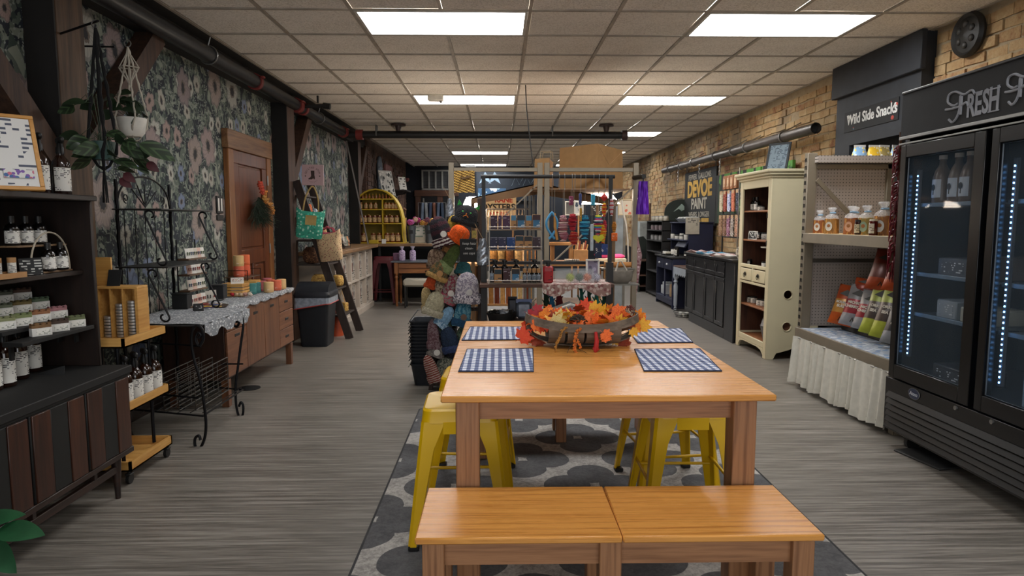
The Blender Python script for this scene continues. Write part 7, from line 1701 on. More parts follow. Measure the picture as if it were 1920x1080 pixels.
# ================================================================ STACK OF BLACK BASKETS
Ybk = 5.42; xb = (atY(768, 700, Ybk).x+.21)
def basket_mesh():
    def rr_(w_, d_, z): return rrect(w_, d_, .04, z, 4)
    q = MB(); loft(q, [rr_(.155, .11, .0), rr_(.18, .135, .16), rr_(.19, .145, .175), rr_(.19, .145, .183), rr_(.176, .131, .18), rr_(.15, .105, .008)], True, True); return q
for k in range(13):
    z_ = .02+.0275*k if k else 0.0
    t = thing('shopping_basket', 'black plastic shopping basket, %s of the stack beside the hats' % (['lowest']+ORD[1:12]+['topmost'])[k], 'basket', (xb+.003*(k % 3)-.003, Ybk, z_), 0, 'stack of black shopping baskets')
    (basket_mesh()).build('basket_body', BINB, t)
    MB().tube([(-.19, -.13, .17), (-.20, -.1, .155), (-.20, .1, .155), (-.19, .13, .17)], .004, 5).build('folded_handle', STEEL if k in (0, 12) else BLACK, t)
    if k == 12: MB().tube([(-.185, -.10, .18), (-.12, -.09, .27), (.0, -.06, .285), (.1, -.08, .27)], .005, 6).build('raised_handle', STEEL, t)
# ================================================================ GLASS-DOOR FRIDGE
FRB = PM('#08080a', .3, 0, .1, name='black_enamel'); fX, fy0, fy1, fz = 2.33, 2.42, 3.86, 2.05
F = thing('display_fridge', 'black two door glass display fridge with chalk lettered header', 'fridge', (2.72, 3.14, 0)); FO = Vector((2.72, 3.14, 0))
def fb(nm, x0, x1, y0, y1, z0, z1, mat=FRB, b=.003, par=None): return MB().box(x0-FO.x, x1-FO.x, y0-FO.y, y1-FO.y, z0, z1, b=b).build(nm, mat, par or F)
FIN = PM('#3a4048', .5, 0, .1, name='fridge_liner')
fb('side_panel', fX+.03, 3.12, fy1-.03, fy1, .10, fz); fb('side_panel', fX+.03, 3.12, fy0, fy0+.03, .10, fz); fb('roof_panel', fX+.03, 3.12, fy0, fy1, fz-.03, fz)
fb('back_liner', 3.08, 3.12, fy0, fy1, .10, fz, FIN); fb('floor_liner', fX+.06, 3.08, fy0+.03, fy1-.03, .42, .45, FIN)
HD = fb('header_panel', fX-.01, fX+.04, fy0, fy1, 1.80, fz+.01, CHALK)
fb('header_edge', fX-.018, fX-.01, fy0, fy1, 1.795, 1.812, STEEL, .002); fb('header_edge', fX-.018, fX+.02, fy0, fy1, fz, fz+.015, FRB, .004); fb('header_edge', fX-.018, fX-.01, fy0, fy1, 1.765, 1.775, STEEL, .002)
LG = PM('#8f9298', .9, name='chalk_grey')
def ftext(s, size, y, z, **k): return text(s, size, LG, F, (fX-.012-FO.x, y-FO.y, z), FACE_NX, .002, 'chalk_lettering', **k)
lb0 = 3.42
def stroke_letters(par, org, dirv, upv, segs, r, mat, nm='chalk_lettering'):
    q = MB()
    for seg in segs: q.tube([org+dirv*a+upv*b for a, b in smooth([(x_, z_, 0) for x_, z_ in seg], 4) and [(v.x, v.y) for v in smooth([(x_, z_, 0) for x_, z_ in seg], 4)]], r, 5)
    return q.build(nm, mat, par)
dN = Vector((0, -1, 0)); uZ = Vector((0, 0, 1))
def pt(px, py): p = atX(px, py, fX-.012); return p
# swash capital F (twice) drawn as chalk strokes, the rest as condensed capitals with serifs
def swashF(ox_, oy_):
    S_ = [[(1828, 176), (1822, 169), (1808, 177), (1792, 172), (1780, 178), (1778, 192), (1788, 198), (1796, 194)], [(1802, 178), (1800, 200), (1795, 218), (1786, 229), (1779, 224)], [(1773, 206), (1785, 204), (1800, 199), (1812, 192), (1816, 199)], [(1801, 180), (1799, 215)], [(1804, 180), (1801, 215)]]
    for s in S_:
        q = MB().tube(smooth([pt(a+ox_, b+oy_)-FO for a, b in s], 5), .006, 6).build('chalk_lettering', LG, F)
swashF(0, 0); swashF(112, -33)
for i, (ch_, px, py) in enumerate((('R', 1820, 200), ('E', 1834, 196), ('S', 1848, 192), ('H', 1864, 187))):
    p = pt(px, py); ftext(ch_, .155, p.y, p.z, sx=.62, bold=.004)
    if ch_ in 'RH':
        for dz in (-.052, .052): MB().box(fX-.0135-FO.x, fX-.0115-FO.x, p.y-.036-FO.y, p.y+.036-FO.y, p.z+dz-.003, p.z+dz+.003).build('serif', LG, F) if ch_ == 'H' else None
for a, b in ((3.16, 3.83), (2.45, 3.12)):
    d = fb('glass_door', fX-.02, fX+.03, a, a+.075, .42, 1.76); 
    fb('door_frame', fX-.02, fX+.03, b-.05, b, .42, 1.76, par=d); fb('door_frame', fX-.02, fX+.03, a+.075, b-.05, .42, .50, par=d); fb('door_frame', fX-.02, fX+.03, a+.075, b-.05, 1.69, 1.76, par=d)
    fb('glass_pane', fX+.0, fX+.006, a+.075, b-.05, .50, 1.69, GLASS('#5a6a78', .03, .14, 'tinted_glass'), 0, par=d)
    q = MB()
    q.tube([Vector((fX-.003, y_, z_))-FO for y_, z_ in ((a+.078, .503), (b-.053, .503), (b-.053, 1.687), (a+.078, 1.687))], .004, 4, True).build('inner_gasket', PM('#5c666e', .4), d)
    L = b-.075; fb('led_holder', fX+.04, fX+.06, L-.012, L+.012, .55, 1.62, FIN)
    q = MB()
    for k in range(40): q.cb(Vector((fX+.036, L-.006, .57+.026*k))-FO, (.005, .006, .008), .001)
    tag(q.build('led_strip', GLOW('#6aa8f0', 14., 'led_blue'), F), kind='stuff')
    for z_ in (.80, 1.03, 1.42):
        s_ = fb('wire_shelf', fX+.07, 3.06, a+.02, b-.02, z_-.006, z_, GLASS('#8a98a4', .3, .45, 'wire_mesh'), 0); fb('shelf_edge', fX+.06, fX+.07, a+.02, b-.02, z_-.01, z_+.012, PM('#5a7288', .4), par=s_)
fb('base_panel', fX-.015, fX+.05, fy0, fy1, .10, .41)
for k in range(6): MB().cb(Vector((fX-.025, (fy0+fy1)/2-.0, .135+.036*k))-FO, (.006, 1.36, .036), .001, (0, .55, 0)).build('louver', PM('#08090a', .4, spec=.2), F)
p = atX(1711, 738, fX-.02); t = MB().lathe([(0, 0), (.045, 0), (.047, .004), (0, .005)], 24, sy=.62).build('oval_badge', PM('#26304a', .3), F); t.location = Vector((fX-.016, p.y-.01, .372))-FO; t.rotation_euler = (0, -pi/2, 0); t.scale = (.62, 1.55, 1) if False else (1, 1, 1); t.rotation_euler = (pi/2, 0, -pi/2)
text('Atosa', .030, PM('#c8ccd4', .4), F, Vector((fX-.0225, p.y-.01, .372))-FO, FACE_NX, .001, 'badge_lettering', shear=.2)
MB().tube([(.048*cos(e), .030*sin(e), .002) for e in [i*2*pi/24 for i in range(24)]], .0022, 5, True).build('badge_rim', STEEL, F).location = Vector((fX-.016, p.y-.01, .372))-FO
for o in [c for c in COL.objects if c.name.startswith('badge_rim')]: o.rotation_euler = (pi/2, 0, -pi/2)
for px, py in ((1793, 765), (1861, 791)): p = atX(px, py, fX-.015); MB().cyl(p-FO, p-FO+Vector((-.008, 0, 0)), .011, n=14).build('door_lock', STEEL, F)
for yy in (fy0+.12, fy1-.12): MB().cyl((fX+.09-FO.x, yy-FO.y-.015, .04), (fX+.09-FO.x, yy-FO.y+.015, .04), .04).cb((fX+.09-FO.x, yy-FO.y, .08), (.06, .06, .04)).build('caster', BLACK, F)
t = tag(MB().box(-.10, .10, -.17, .15, 0, .012, b=.004).build('floor_plate', PM('#2a2a2a', .7), None, (2.42, 3.58, 0), (0, 0, .2)), 'flat black plate on the floor under the fridge edge', 'plate')
# fridge stock
JUG = PM('#6a5a4c', .3, 0, .2)
for i, (px, py) in enumerate(((1766, 345), (1796, 340), (1818, 340), (1850, 335))):
    p = atX(px, py, 2.46); t = thing('juice_jug', 'tall bottle with a white tree label, %s on the top fridge shelf' % nth(i, 4), 'bottle', (2.46, min(max(p.y, 3.26), 3.70), 1.421), pi, 'labelled bottles in the fridge')
    MB().lathe([(0, 0), (.042, 0), (.045, .01), (.045, .15), (.035, .19), (.018, .22), (.018, .25)], 16).build('bottle_body', JUG, t); MB().cyl((0, 0, .25), (0, 0, .272), .021).build('cap', WHITE, t)
    shell(MB(), .0455, .04, .14, -.9, .9).build('label_paper', PM('#c0ccd8', .6), t); MB().ball((.0475, 0, .095), (.001, .016, .018), 8, 6).box(.0455, .0475, -.003, .003, .055, .08).build('tree_emblem', BLACK, t)
for i, (y_, z_, w_, h_, c_, lb) in enumerate(((3.52, 1.021, .24, .10, '#4a5058', 'grey carton pack on the second fridge shelf'), (3.30, 1.021, .13, .12, '#5a5048', 'brown carton on the second fridge shelf'), (3.55, .741, .16, .10, '#8e979e', 'white embossed box on the third fridge shelf'), (3.34, .741, .20, .08, '#a8a89a', 'pale food box on the third fridge shelf'), (3.50, .451, .26, .09, '#26282c', 'black round tub box on the fridge floor'), (2.9, .741, .16, .14, '#6a7a8a', 'blue grey printed box in the near fridge half'), (2.75, 1.021, .14, .12, '#3a4a5c', 'slate box in the near fridge half'), (2.62, .741, .12, .09, '#a8b020', 'yellow green tub in the near fridge half'), (2.88, .451, .22, .22, '#7e94a8', 'large pale blue carton at the near fridge floor'), (2.85, 1.301, .2, .12, '#4a545e', 'dark carton on the near top fridge shelf'))):
    z_ = {1.021: 1.031, .741: .801, 1.301: 1.421, .451: .451}[z_]; t = thing('food_box', lb, 'box', (2.47, y_, z_)); MB().box(-.03, .20, -w_/2, w_/2, 0, h_, b=.006).build('box_body', PM(c_, .5, 0, .15, 10), t); MB().box(-.032, -.03, -w_*.35, w_*.35, h_*.2, h_*.8).build('printed_front', PRINT(c_, '#c8ccd0', .012, .4), t)
# ================================================================ DRIED CHILLI STRING
t = thing('chilli_string', 'long string of dried dark red chillies hanging beside the fridge', 'chillies', (2.40, 3.99, 1.80)); r_ = random.Random(9)
MB().tube([(0, 0, .06), (.01, 0, -.4), (-.02, 0, -.78)], .008, 6).build('cord', PM('#5a4030', .9), t)
for g in range(5):
    q = MB()
    for k in range(40):
        z_ = -.156*g-r_.random()*.156; a = r_.uniform(0, 6.3); r = .03; p = Vector((0, 0, z_)); e = p+Vector((r*cos(a)*1.2, r*sin(a), -.05-.02*r_.random())); q.tube([p, (p+e)/2+Vector((.012*cos(a), .012*sin(a), .01)), e], [.005, .006, .0015], 5)
    tag(q.build('chilli_cluster', PM('#6a1420', .35, 0, .4, 60), t), kind='stuff')
# ================================================================ PEGBOARD SHELF UNIT
TN = PM('#7d7362', .55, .1, .08, name='taupe_metal')
PG = Mt('pegboard', .8); x, y, z = PG.xyz(); u_, v_ = (x/.0254).fr()-.5, (z/.0254).fr()-.5; PG.col(PG.mix((u_*u_+v_*v_).lt(.020), '#a99f97', '#2a2624'))
Pu = thing('shelf_unit', 'taupe gondola shelf unit with white pegboard and curtained base', 'shelf unit', (2.8, 4.65, 0)); PO = Vector((2.8, 4.65, 0))
def pb(nm, x0, x1, y0, y1, z0, z1, mat=TN, b=.003, par=None): return MB().box(x0-PO.x, x1-PO.x, y0-PO.y, y1-PO.y, z0, z1, b=b).build(nm, mat, par or Pu)
pb('pegboard', 2.53, 3.15, 5.33, 5.345, .48, 1.80, PG.m, 0)
for yy in (5.30, 3.98):
    p_ = pb('slotted_post', 2.455, 2.53, yy, yy+.06, 0, 1.87)
    q = MB()
    for k in range(30): z_ = .06+.06*k; q.bar((2.453-PO.x, yy+.018-PO.y, z_), (2.453-PO.x, yy+.022-PO.y, z_+.03), .004, .007, up=(1, 0, 0)); q.bar((2.453-PO.x, yy+.042-PO.y, z_), (2.453-PO.x, yy+.038-PO.y, z_+.03), .004, .007, up=(1, 0, 0))
    if yy > 5: tag(q.build('slot', BLACK, p_), kind='stuff')
    if yy < 5: p_.scale = (1, 1, .24)
for yy in (5.30,): pb('rear_post', 3.10, 3.16, yy, yy+.05, 0, 1.83)
pb('top_rail', 2.53, 3.16, 5.30, 5.33, 1.745, 1.785)
tsh = pb('top_shelf', 2.51, 3.165, 5.24, 5.37, 1.79, 1.845, PG.m, 0); pb('mid_rail', 2.53, 3.16, 5.30, 5.33, 1.0, 1.03, PM('#4a443c'), 0)
MB().bar(Vector((2.53, 5.29, 1.66))-PO, Vector((2.86, 5.29, 1.33))-PO, .035, .01, up=(0, 1, 0)).build('brace', TN, Pu)
pb('mid_shelf', 2.46, 3.15, 3.97, 5.30, 1.222, 1.236, PM('#b89a6c', .7)); pb('shelf_edge', 2.445, 2.46, 3.96, 5.31, 1.16, 1.236)
pb('deck', 2.44, 3.15, 3.98, 5.30, .44, .468, TN); pb('deck_edge', 2.425, 2.44, 3.97, 5.34, .38, .47)
pb('deck_paper', 2.445, 3.13, 4.0, 5.28, .468, .470, SPOTS('#9fa8b4', ['#6a8ab0', '#c8ccd0', '#8a90a0'], 26., .45), 0)
pb('deck_support', 3.0, 3.04, 4.0, 5.28, 0, .44, TN)
# curtain
CUR = PM('#cfccc0', .9, 0, .08, 30, name='linen', bump=.2)
def cfn(u, v): y_ = 3.99+1.30*u; f = .5+.5*(1-v); return (2.405-PO.x+f*.016*sin(u*95+sin(u*17)*2)+f*.012*sin(u*41+1)-.02*(1-v), y_-PO.y, .035+.37*v+(1-v)*.012*sin(u*23))
MB().grid(cfn, 160, 14).build('curtain', CUR, Pu); MB().cyl((2.415-PO.x, 3.98-PO.y, .395), (2.415-PO.x, 5.30-PO.y, .395), .006).build('curtain_rod', STEEL, Pu)
MB().grid(lambda u, v: (cfn(u, .0)[0]-.003, cfn(u, 0)[1], cfn(u, 0)[2]+.035*v), 160, 1).build('curtain_hem', CUR, Pu)
# cello bags and jars on the mid shelf
def cello(label, x_, y_, c_, s=1., oval='#c8c4b8', c2='#b98440'):
    t = thing('cello_bag', label, 'food bag', (x_, y_, 1.2365), -.9); t.scale = (s,)*3
    MB().grid(lambda u, v: (.052*(abs(cos(2*pi*u))**.6)*(1 if cos(2*pi*u) > 0 else -1)*(1-.08*v), .035*(abs(sin(2*pi*u))**.6)*(1 if sin(2*pi*u) > 0 else -1), .115*v), 24, 4).add([(0, 0, .118)]+[(.048*(abs(cos(a))**.6)*(1 if cos(a) > 0 else -1), .032*(abs(sin(a))**.6)*(1 if sin(a) > 0 else -1), .115) for a in [2*pi*i/24 for i in range(24)]], [(0, 1+i, 1+(i+1) % 24) for i in range(24)]).build('noodles', SPOTS(c_, [c2, shade(c_, .7), c_], 70., .55, .6, (1, 1, .35)), t)
    MB().lathe([(.055, .11), (.045, .135), (.014, .155), (.014, .160), (.035, .19), (.028, .20), (.012, .165)], 11, sy=.7).build('gathered_film', GLASS('#e8e8e8', .12, .25, 'cello_film'), t); MB().lathe([(.015, .152), (.018, .157), (.015, .162)], 10).cb((.02, -.012, .158), (.03, .006, .012), .002).build('ribbon', PM('#7fa4c0' if c_ != '#6a7a50' else '#5a9ac8', .5), t)
    m_ = Matrix.Translation((-.005, -.037, .055)) @ Matrix.Rotation(pi/2, 4, 'X'); MB().lathe([(0, 0), (.026, 0), (.026, .002), (0, .002)], 18, sy=1.35, M=m_).build('oval_label', PM(oval, .7), t)
    m_ = Matrix.Translation((-.005, -.0395, .06)) @ Matrix.Rotation(pi/2, 4, 'X'); MB().lathe([(0, 0), (.013, 0), (0, .001)], 12, M=m_).build('label_picture', PM('#9a6230', .7), t)
bags = [(1540, '#8a4c1c', 'bag of dried noodles at the far left of the snack shelf', '#c8c4b8', .9), (1563, '#96682a', 'second bag of noodles from left on the snack shelf', '#c8c4b8', 1.0), (1586, '#a0702c', 'golden noodle bag behind the second one on snack shelf', '#c8923e', 1.0), (1601, '#94541f', 'bag of orange noodles with a peach oval label', '#d0a080', 1.02), (1629, '#8f7c3a', 'noodle bag with a green ringed oval label', '#8fa58a', 1.02), (1661, '#8a5a2c', 'large bag of brown pasta at the near end of shelf', '#c4c8c8', 1.12)]
for px, c_, lb, ov, s in bags: Y = 2.56*1245/(px-936); cello(lb, 2.56+(.08 if px == 1586 else 0), max(Y, 4.1), c_, s, ov)
jar('dark jam jar between the orange and green labelled bags', (2.52, 2.52*1245/(1615-936), 1.2365), .028, .095, PM('#2a0c0a', .15), BLACK, PRINT('#b8ac8c', '#4a3a2a', .01), pi, None, 'jam_jar'); jar('red jam jar beside the largest pasta bag', (2.50, 2.50*1245/(1643-936), 1.2365), .028, .10, PM('#4a100c', .15), PM('#c8c0a8'), PRINT('#c8c0ac', '#5a3a2a', .01), pi, None, 'jam_jar')
for i, (px, c_, lb) in enumerate(((1610, '#7aa0c4', 'blue labelled snack bag at the left of the top shelf'), (1637, '#d0a830', 'bag of yellow snacks on the top shelf'), (1656, '#8a7a4a', 'flat olive snack bag on the top shelf'), (1679, '#8fb0c8', 'blue and yellow snack bag at the right of the top shelf'))):
    p = atY(px, 293, 5.32); t = thing('snack_bag', lb, 'food bag', (p.x, 5.31, 1.8455), .1*i); MB().grid(lambda u, v: (.062*cos(2*pi*u)*(1-.3*v), .04*sin(2*pi*u)*(1-.9*v), .075*v), 18, 5).build('bag_film', SPOTS(c_, ['#d8b840', c_, '#c8c8c0'], 50., .45, .3), t); MB().box(-.045, .045, -.004, .004, .07, .088).build('seal', GLASS('#e8e8e8', .12, .6, 'seal_film'), t)
# crisp bags on the deck
def crisp(label, px, py0, py1, Y, w_, top, mid, low, words, lean=.35, rz=-.95):
    B_ = atY(px, py1, Y); T_ = atY(px, py0, Y); w_ *= 1.2; h = (T_.z-B_.z)*1.2; t = thing('crisp_bag', label, 'crisp bag', (B_.x, Y, max(.471, B_.z)), rot=(-lean, .12, rz))
    def P_(u, v, f=1): e = sin(pi*v)**.6; return (w_*(u-.5)*(1-.06*e), f*-.045*e*(sin(pi*u)**.7 if 0 < u < 1 else 0), h*v)
    for f in (1, -1):
        q = MB(); q.grid(lambda u, v: P_(u, v, f), 10, 14)
        if f == -1: q.build('bag_back', PM(top, .3, .3, .3), t); continue
        for nm, a, b, c_ in (('bag_bottom_panel', 0, .28, low), ('bag_middle_panel', .28, .62, mid), ('bag_top_panel', .62, 1, top)): MB().grid(lambda u, v: P_(u, a+(b-a)*v, 1), 10, 6).build(nm, PM(c_, .32, .15, .2, 20), t)
    for k, s_ in enumerate(words): text(s_, w_*.125 if len(s_) > 6 else w_*.15, PM('#d8d0c0', .6), t, (0, -.048, h*(.53-.095*k)), FACE_Y, .001, bold=.0015)
    MB().prism([(-w_*.3, h*.74), (-w_*.05, h*.86), (w_*.1, h*.80), (w_*.32, h*.84), (w_*.28, h*.72), (0, h*.70)], -.040, -.036).build('printed_scene', PM('#2c2c26', .5), t)
    MB().tube([(-w_*.05, -.034, h*.08), (0, -.038, h*.18), (w_*.06, -.034, h*.10)], .004, 5).build('printed_emblem', PM('#3a3020'), t)
crisp('orange crisp bag farthest back, at the left of the row', 1574, 545, 609, 5.12, .17, '#b04a1c', '#c08a40', '#b8521c', ('BOURBON', 'SUGAR'))
crisp('silver and red cherry barbecue crisp bag, left one', 1597, 545, 612, 4.92, .18, '#8a8a8c', '#8f1f2c', '#8f9094', ('MICHIGAN', 'CHERRY BBQ')); crisp('silver and red cherry barbecue crisp bag, right one', 1622, 556, 620, 4.74, .18, '#8a8a8c', '#8f1f2c', '#8f9094', ('MICHIGAN', 'CHERRY BBQ'))
crisp('lime and brown sea salt crisp bag, left one', 1637, 545, 628, 4.56, .18, '#8a9438', '#3a2c26', '#9aa238', ('ORIGINAL', 'SEA SALT')); crisp('lime and brown sea salt crisp bag, right one', 1658, 545, 636, 4.38, .18, '#8a9438', '#3a2c26', '#9aa238', ('ORIGINAL', 'SEA SALT'))
crisp('black and silver onion crisp bag next to the fridge', 1680, 580, 648, 4.15, .18, '#2c2c30', '#2a2a2e', '#85888c', ('SEA SALT', '& ONION'))
crisp('orange crisp bag stacked behind the silver ones', 1618, 528, 560, 4.95, .17, '#a8441c', '#8a2c18', '#a8441c', ()); 
crisp('dark red crisp bag leaning on the upper pile', 1650, 478, 545, 4.62, .19, '#6a2016', '#5a2418', '#a04018', ()); crisp('orange crisp bag leaning on the upper pile by chillies', 1682, 486, 548, 4.30, .18, '#8a3018', '#7a2a18', '#a84418', ())
tag(MB().box(-.20, .20, -.75, .5, 0, .20, b=.01).build('crate_box', PM('#3a3530', .8), None, (2.93, 4.70, .4705)), 'dark crate behind the crisp bags supporting the upper pile', 'crate')
# snacks sign on the chimney
a = [atX(px, py, cx-.002) for px, py in ((1585, 213), (1687, 180), (1687, 223), (1585, 250))]
yc_, zc_ = (a[0].y+a[1].y)/2, sum(v.z for v in a)/4; w2 = abs(a[0].y-a[1].y)/2; h2 = (a[0].z-a[3].z)/2
t = thing('snacks_sign', 'black chalk style sign lettered Wild Side Snacks on chimney', 'sign', (cx-.003, yc_, zc_), -pi/2); MB().box(-w2, w2, -.004, .003, -h2, h2, b=.001).build('sign_board', PM('#16181a', .7), t)
text('Wild Side Snacks', .122, PM('#d8d8d4', .8), t, (.02, -.006, .01), FACE_Y, .002, bold=.003, sx=.92)
for i in range(34):
    x_, z_ = r_.uniform(-w2+.02, w2-.02), r_.uniform(-h2+.015, h2-.015)
    if abs(z_) > .06 or abs(x_) > w2*.82: MB().ball((x_, -.005, z_), (.008, .002, .008) if abs(x_) < w2*.8 else (.022, .002, .018), 6, 4).build('painted_dot', PM(['#c8c8c4', '#b04a40', '#5a9ab0', '#c88a70'][i % 4], .8), t)
# ================================================================ CREAM HUTCH
CR = PM('#cdc3a2', .5, 0, .05, 4, name='cream_paint'); CRI = WOOD('#3a2014', '#5a3420', .6, 2, 1.); CRS = WOOD('#7a4a2c', '#a06a44', .5, 1, 1.)
hx0, hx1, hy0_, hy1_ = 2.585, 3.08, 6.27, 7.08
Hc = thing('cream_hutch', 'tall cream painted open hutch with brown interior and two drawers', 'cabinet', (2.8, 6.68, 0)); HcO = Vector((2.8, 6.68, 0))
def cb2(nm, x0, x1, y0, y1, z0, z1, mat=CR, b=.004, par=None): return MB().box(x0-HcO.x, x1-HcO.x, y0-HcO.y, y1-HcO.y, z0, z1, b=b).build(nm, mat, par or Hc)
# near side panel with two round holes and a scalloped foot
q = MB(); Z_ = (.32, .63); cX = 2.767; hh = .07
def pz(poly): q.prism([(a-HcO.x, b) for a, b in poly], hy0_-HcO.y, hy0_+.02-HcO.y)
for a, b in ((hx0, cX-hh), (cX+hh, hx1)): pz([(a, .125), (b, .125), (b, 1.74), (a, 1.74)])
for a, b in ((.125, Z_[0]-hh), (Z_[0]+hh, Z_[1]-hh), (Z_[1]+hh, 1.74)): pz([(cX-hh, a), (cX+hh, a), (cX+hh, b), (cX-hh, b)])
for z_ in Z_:
    for i in range(24):
        a, b = 2*pi*i/24, 2*pi*(i+1)/24; sq = lambda t_: (cX+hh*cos(t_)/max(abs(cos(t_)), abs(sin(t_))), z_+hh*sin(t_)/max(abs(cos(t_)), abs(sin(t_)))); pz([(cX+.042*cos(a), z_+.042*sin(a)), sq(a), sq(b), (cX+.042*cos(b), z_+.042*sin(b))])
sc3 = [(hx0, 0), (hx0+.06, 0), (hx0+.09, .06), (hx0+.15, .075), (hx0+.22, .095), (hx0+.26, .12), (hx0+.30, .095), (hx0+.38, .075), (hx1-.10, .06), (hx1-.06, 0), (hx1, 0)]
for a, b in zip(sc3, sc3[1:]): pz([a, b, (b[0], .126), (a[0], .126)])
q.build('side_panel', CR, Hc, smooth=False); cb2('side_panel', hx0, hx1, hy1_-.02, hy1_, 0, 1.74); cb2('back_panel', hx1-.01, hx1, hy0_, hy1_, .08, 1.74, CRI, 0)
for z_ in (.63, .32): MB().tube([Vector((2.767+.044*cos(t_), hy0_-.002, z_+.044*sin(t_)))-HcO for t_ in [2*pi*i/24 for i in range(24)]], .004, 5, True).build('hole_rim', CR, Hc)
cb2('inner_side', hx0+.02, hx1-.01, hy0_+.02, hy0_+.022, .16, .55, CRI, 0); cb2('inner_side', hx0+.02, hx1-.01, hy1_-.022, hy1_-.02, .16, 1.7, CRI, 0)
for y_, w_ in ((hy0_, .075), (hy1_-.075, .075)): cb2('front_stile', hx0-.015, hx0+.005, y_, y_+w_, .0, 1.74)
ya, yb_ = hy0_+.075, hy1_-.075
for z0, z1 in ((1.66, 1.74), (.855, .89), (.69, .715), (.10, .155)): cb2('front_rail', hx0-.015, hx0+.005, ya, yb_, z0, z1)
cb2('drawer_divider', hx0-.015, hx0+.005, 6.66, 6.69, .715, .855)
MB().prism([(ya-.0-HcO.y, .10), (ya-HcO.y, .03), (ya+.05-HcO.y, .07), (ya+.15-HcO.y, .085), (yb_-.15-HcO.y, .085), (yb_-.05-HcO.y, .07), (yb_-HcO.y, .03), (yb_-HcO.y, .10)], hx0-.015-HcO.x, hx0+.005-HcO.x, 'yz').build('scalloped_apron', CR, Hc)
for z_ in (1.44, 1.145, .865, .47, .14): cb2('shelf', hx0+.006, hx1-.01, hy0_+.02, hy1_-.02, z_-.018, z_, CRS)
cb2('drawer_floor', hx0+.006, hx1-.01, hy0_+.02, hy1_-.02, .70, .715, CRS)
for a, b in ((ya+.01, 6.65), (6.70, yb_-.01)):
    d = cb2('drawer', hx0-.018, hx0+.0, a, b, .725, .845); c_ = Vector((hx0-.025, (a+b)/2, .79))-HcO
    MB().lathe([(0, 0), (.022, 0), (.018, .005), (0, .007)], 16, M=Matrix.Translation(c_) @ Matrix.Rotation(-pi/2, 4, 'Y')).tube([c_+Vector((-.008, .018*cos(t_), -.012+.022*sin(t_))) for t_ in [2*pi*i/14 for i in range(14)]], .003, 5, True).build('ring_pull', PM('#2e2820', .4, .6), d)
for k, (o_, z0, z1) in enumerate(((.02, 1.74, 1.765), (.045, 1.765, 1.79), (.065, 1.79, 1.82))): cb2('cornice', hx0-o_-.01, hx1, hy0_-o_, hy1_+o_*.6, z0, z1, CR, .008)
for z_ in (1.36, 1.1): cb2('hinge', hx0-.02, hx0-.014, ya-.01, ya+.004, z_, z_+.045, BLACK, .001)
def hj(px, z_, lb, kind, dx=.10, r=.03, h=.05, c=None, lc=None):
    X = hx0+dx; Y = X*1245/(px-936); Y = min(max(Y, hy0_+.10), hy1_-.08)
    if kind == 'b': return tonic_bottle(lb, (X, Y, z_), pi, 'dark bottles in the cream hutch', 1.1)
    return jar(lb, (X, Y, z_), r, h, c or DARKG, lc or BLACK, PRINT('#d0ccc4', '#4a4a48', .009), pi, 'small jars in the cream hutch')
for i, px in enumerate((1401, 1411, 1420)): hj(px, 1.4405, 'dark bottle with white label, %s on the top hutch shelf' % nth(i, 3), 'b')
hj(1428, 1.4405, 'low white jar beside the bottles on the top hutch shelf', 'j', .12, .035, .04, WHITE)
frame_sign('slate framed card leaning at the near end of top hutch shelf', (2.72, 6.40, 1.4405), (-.2, 0, -1.3), .14, .20, .012, PM('#4a5058'), PM('#2a2c30'))
for i, (px, c_) in enumerate(((1404, 'w'), (1414, 'b'), (1426, 'b'), (1438, 'w'))): hj(px, 1.1455, '%s jar, %s on the second hutch shelf' % ({'w': 'white', 'b': 'black lidded'}[c_], nth(i, 4)), 'j', .13, .04, .06, WHITE if c_ == 'w' else None)
frame_sign('small black sign with white writing before the hutch jars', (2.60, 6.78, 1.1455), (-.15, 0, -1.2), .13, .085, .006, STEEL, PRINT('#1a1c1e', '#c8c8c4', .014, .5), d=.006)
t = thing('cake_stand', 'two tier white stand on the third shelf of the hutch', 'stand', (2.72, 6.58, .8655)); MB().lathe([(0, 0), (.12, 0), (.13, .012), (0, .015)], 24).build('lower_plate', WHITE, t); MB().cyl((0, 0, .01), (0, 0, .20), .008).build('stem', WHITE, t); MB().lathe([(0, .2), (.10, .2), (.105, .212), (0, .213)], 24).build('upper_plate', WHITE, t)
for i in range(4): a = i*1.5+.4; jar('small white jar on the lower plate of the hutch stand, %s' % ['front', 'left', 'rear', 'right'][i], (2.72+.07*cos(a+2.6), 6.58+.07*sin(a+2.6), .881), .022, .035, WHITE, BLACK, None, 0, 'jars on the cake stand')
for i, px in enumerate((1393, 1400, 1407)): hj(px, .8655, 'small dark jar, %s at the far end of the third hutch shelf' % nth(i, 3), 'j', .08, .026, .055)
for i, px in enumerate((1396, 1405, 1413, 1421, 1432, 1440)): hj(px, .4705, 'squat white jar with black lid, %s on the fourth hutch shelf' % nth(i, 6), 'j', .10+.02*(i % 2), .034, .055, WHITE)
t = thing('wrapped_basket', 'grey basket wrapped in clear film on the lowest hutch shelf', 'gift basket', (2.74, 6.52, .1405)); MB().lathe([(0, 0), (.09, 0), (.12, .14), (.125, .15), (.11, .14), (0, .12)], 18).build('basket_body', PM('#6a6a6c', .8, 0, .3, 40), t); MB().lathe([(.12, .15), (.10, .22), (.03, .27), (.06, .31)], 11).build('film_wrap', GLASS('#e0e0e4', .1, .4, 'cello_film'), t)
t = tag(MB().box(-.07, .07, -.08, .08, 0, .2, b=.02).build('black_pouch', PM('#16181c', .6), None, (2.86, 6.84, .1405)), 'black pouch behind the wrapped basket in the hutch', 'pouch')
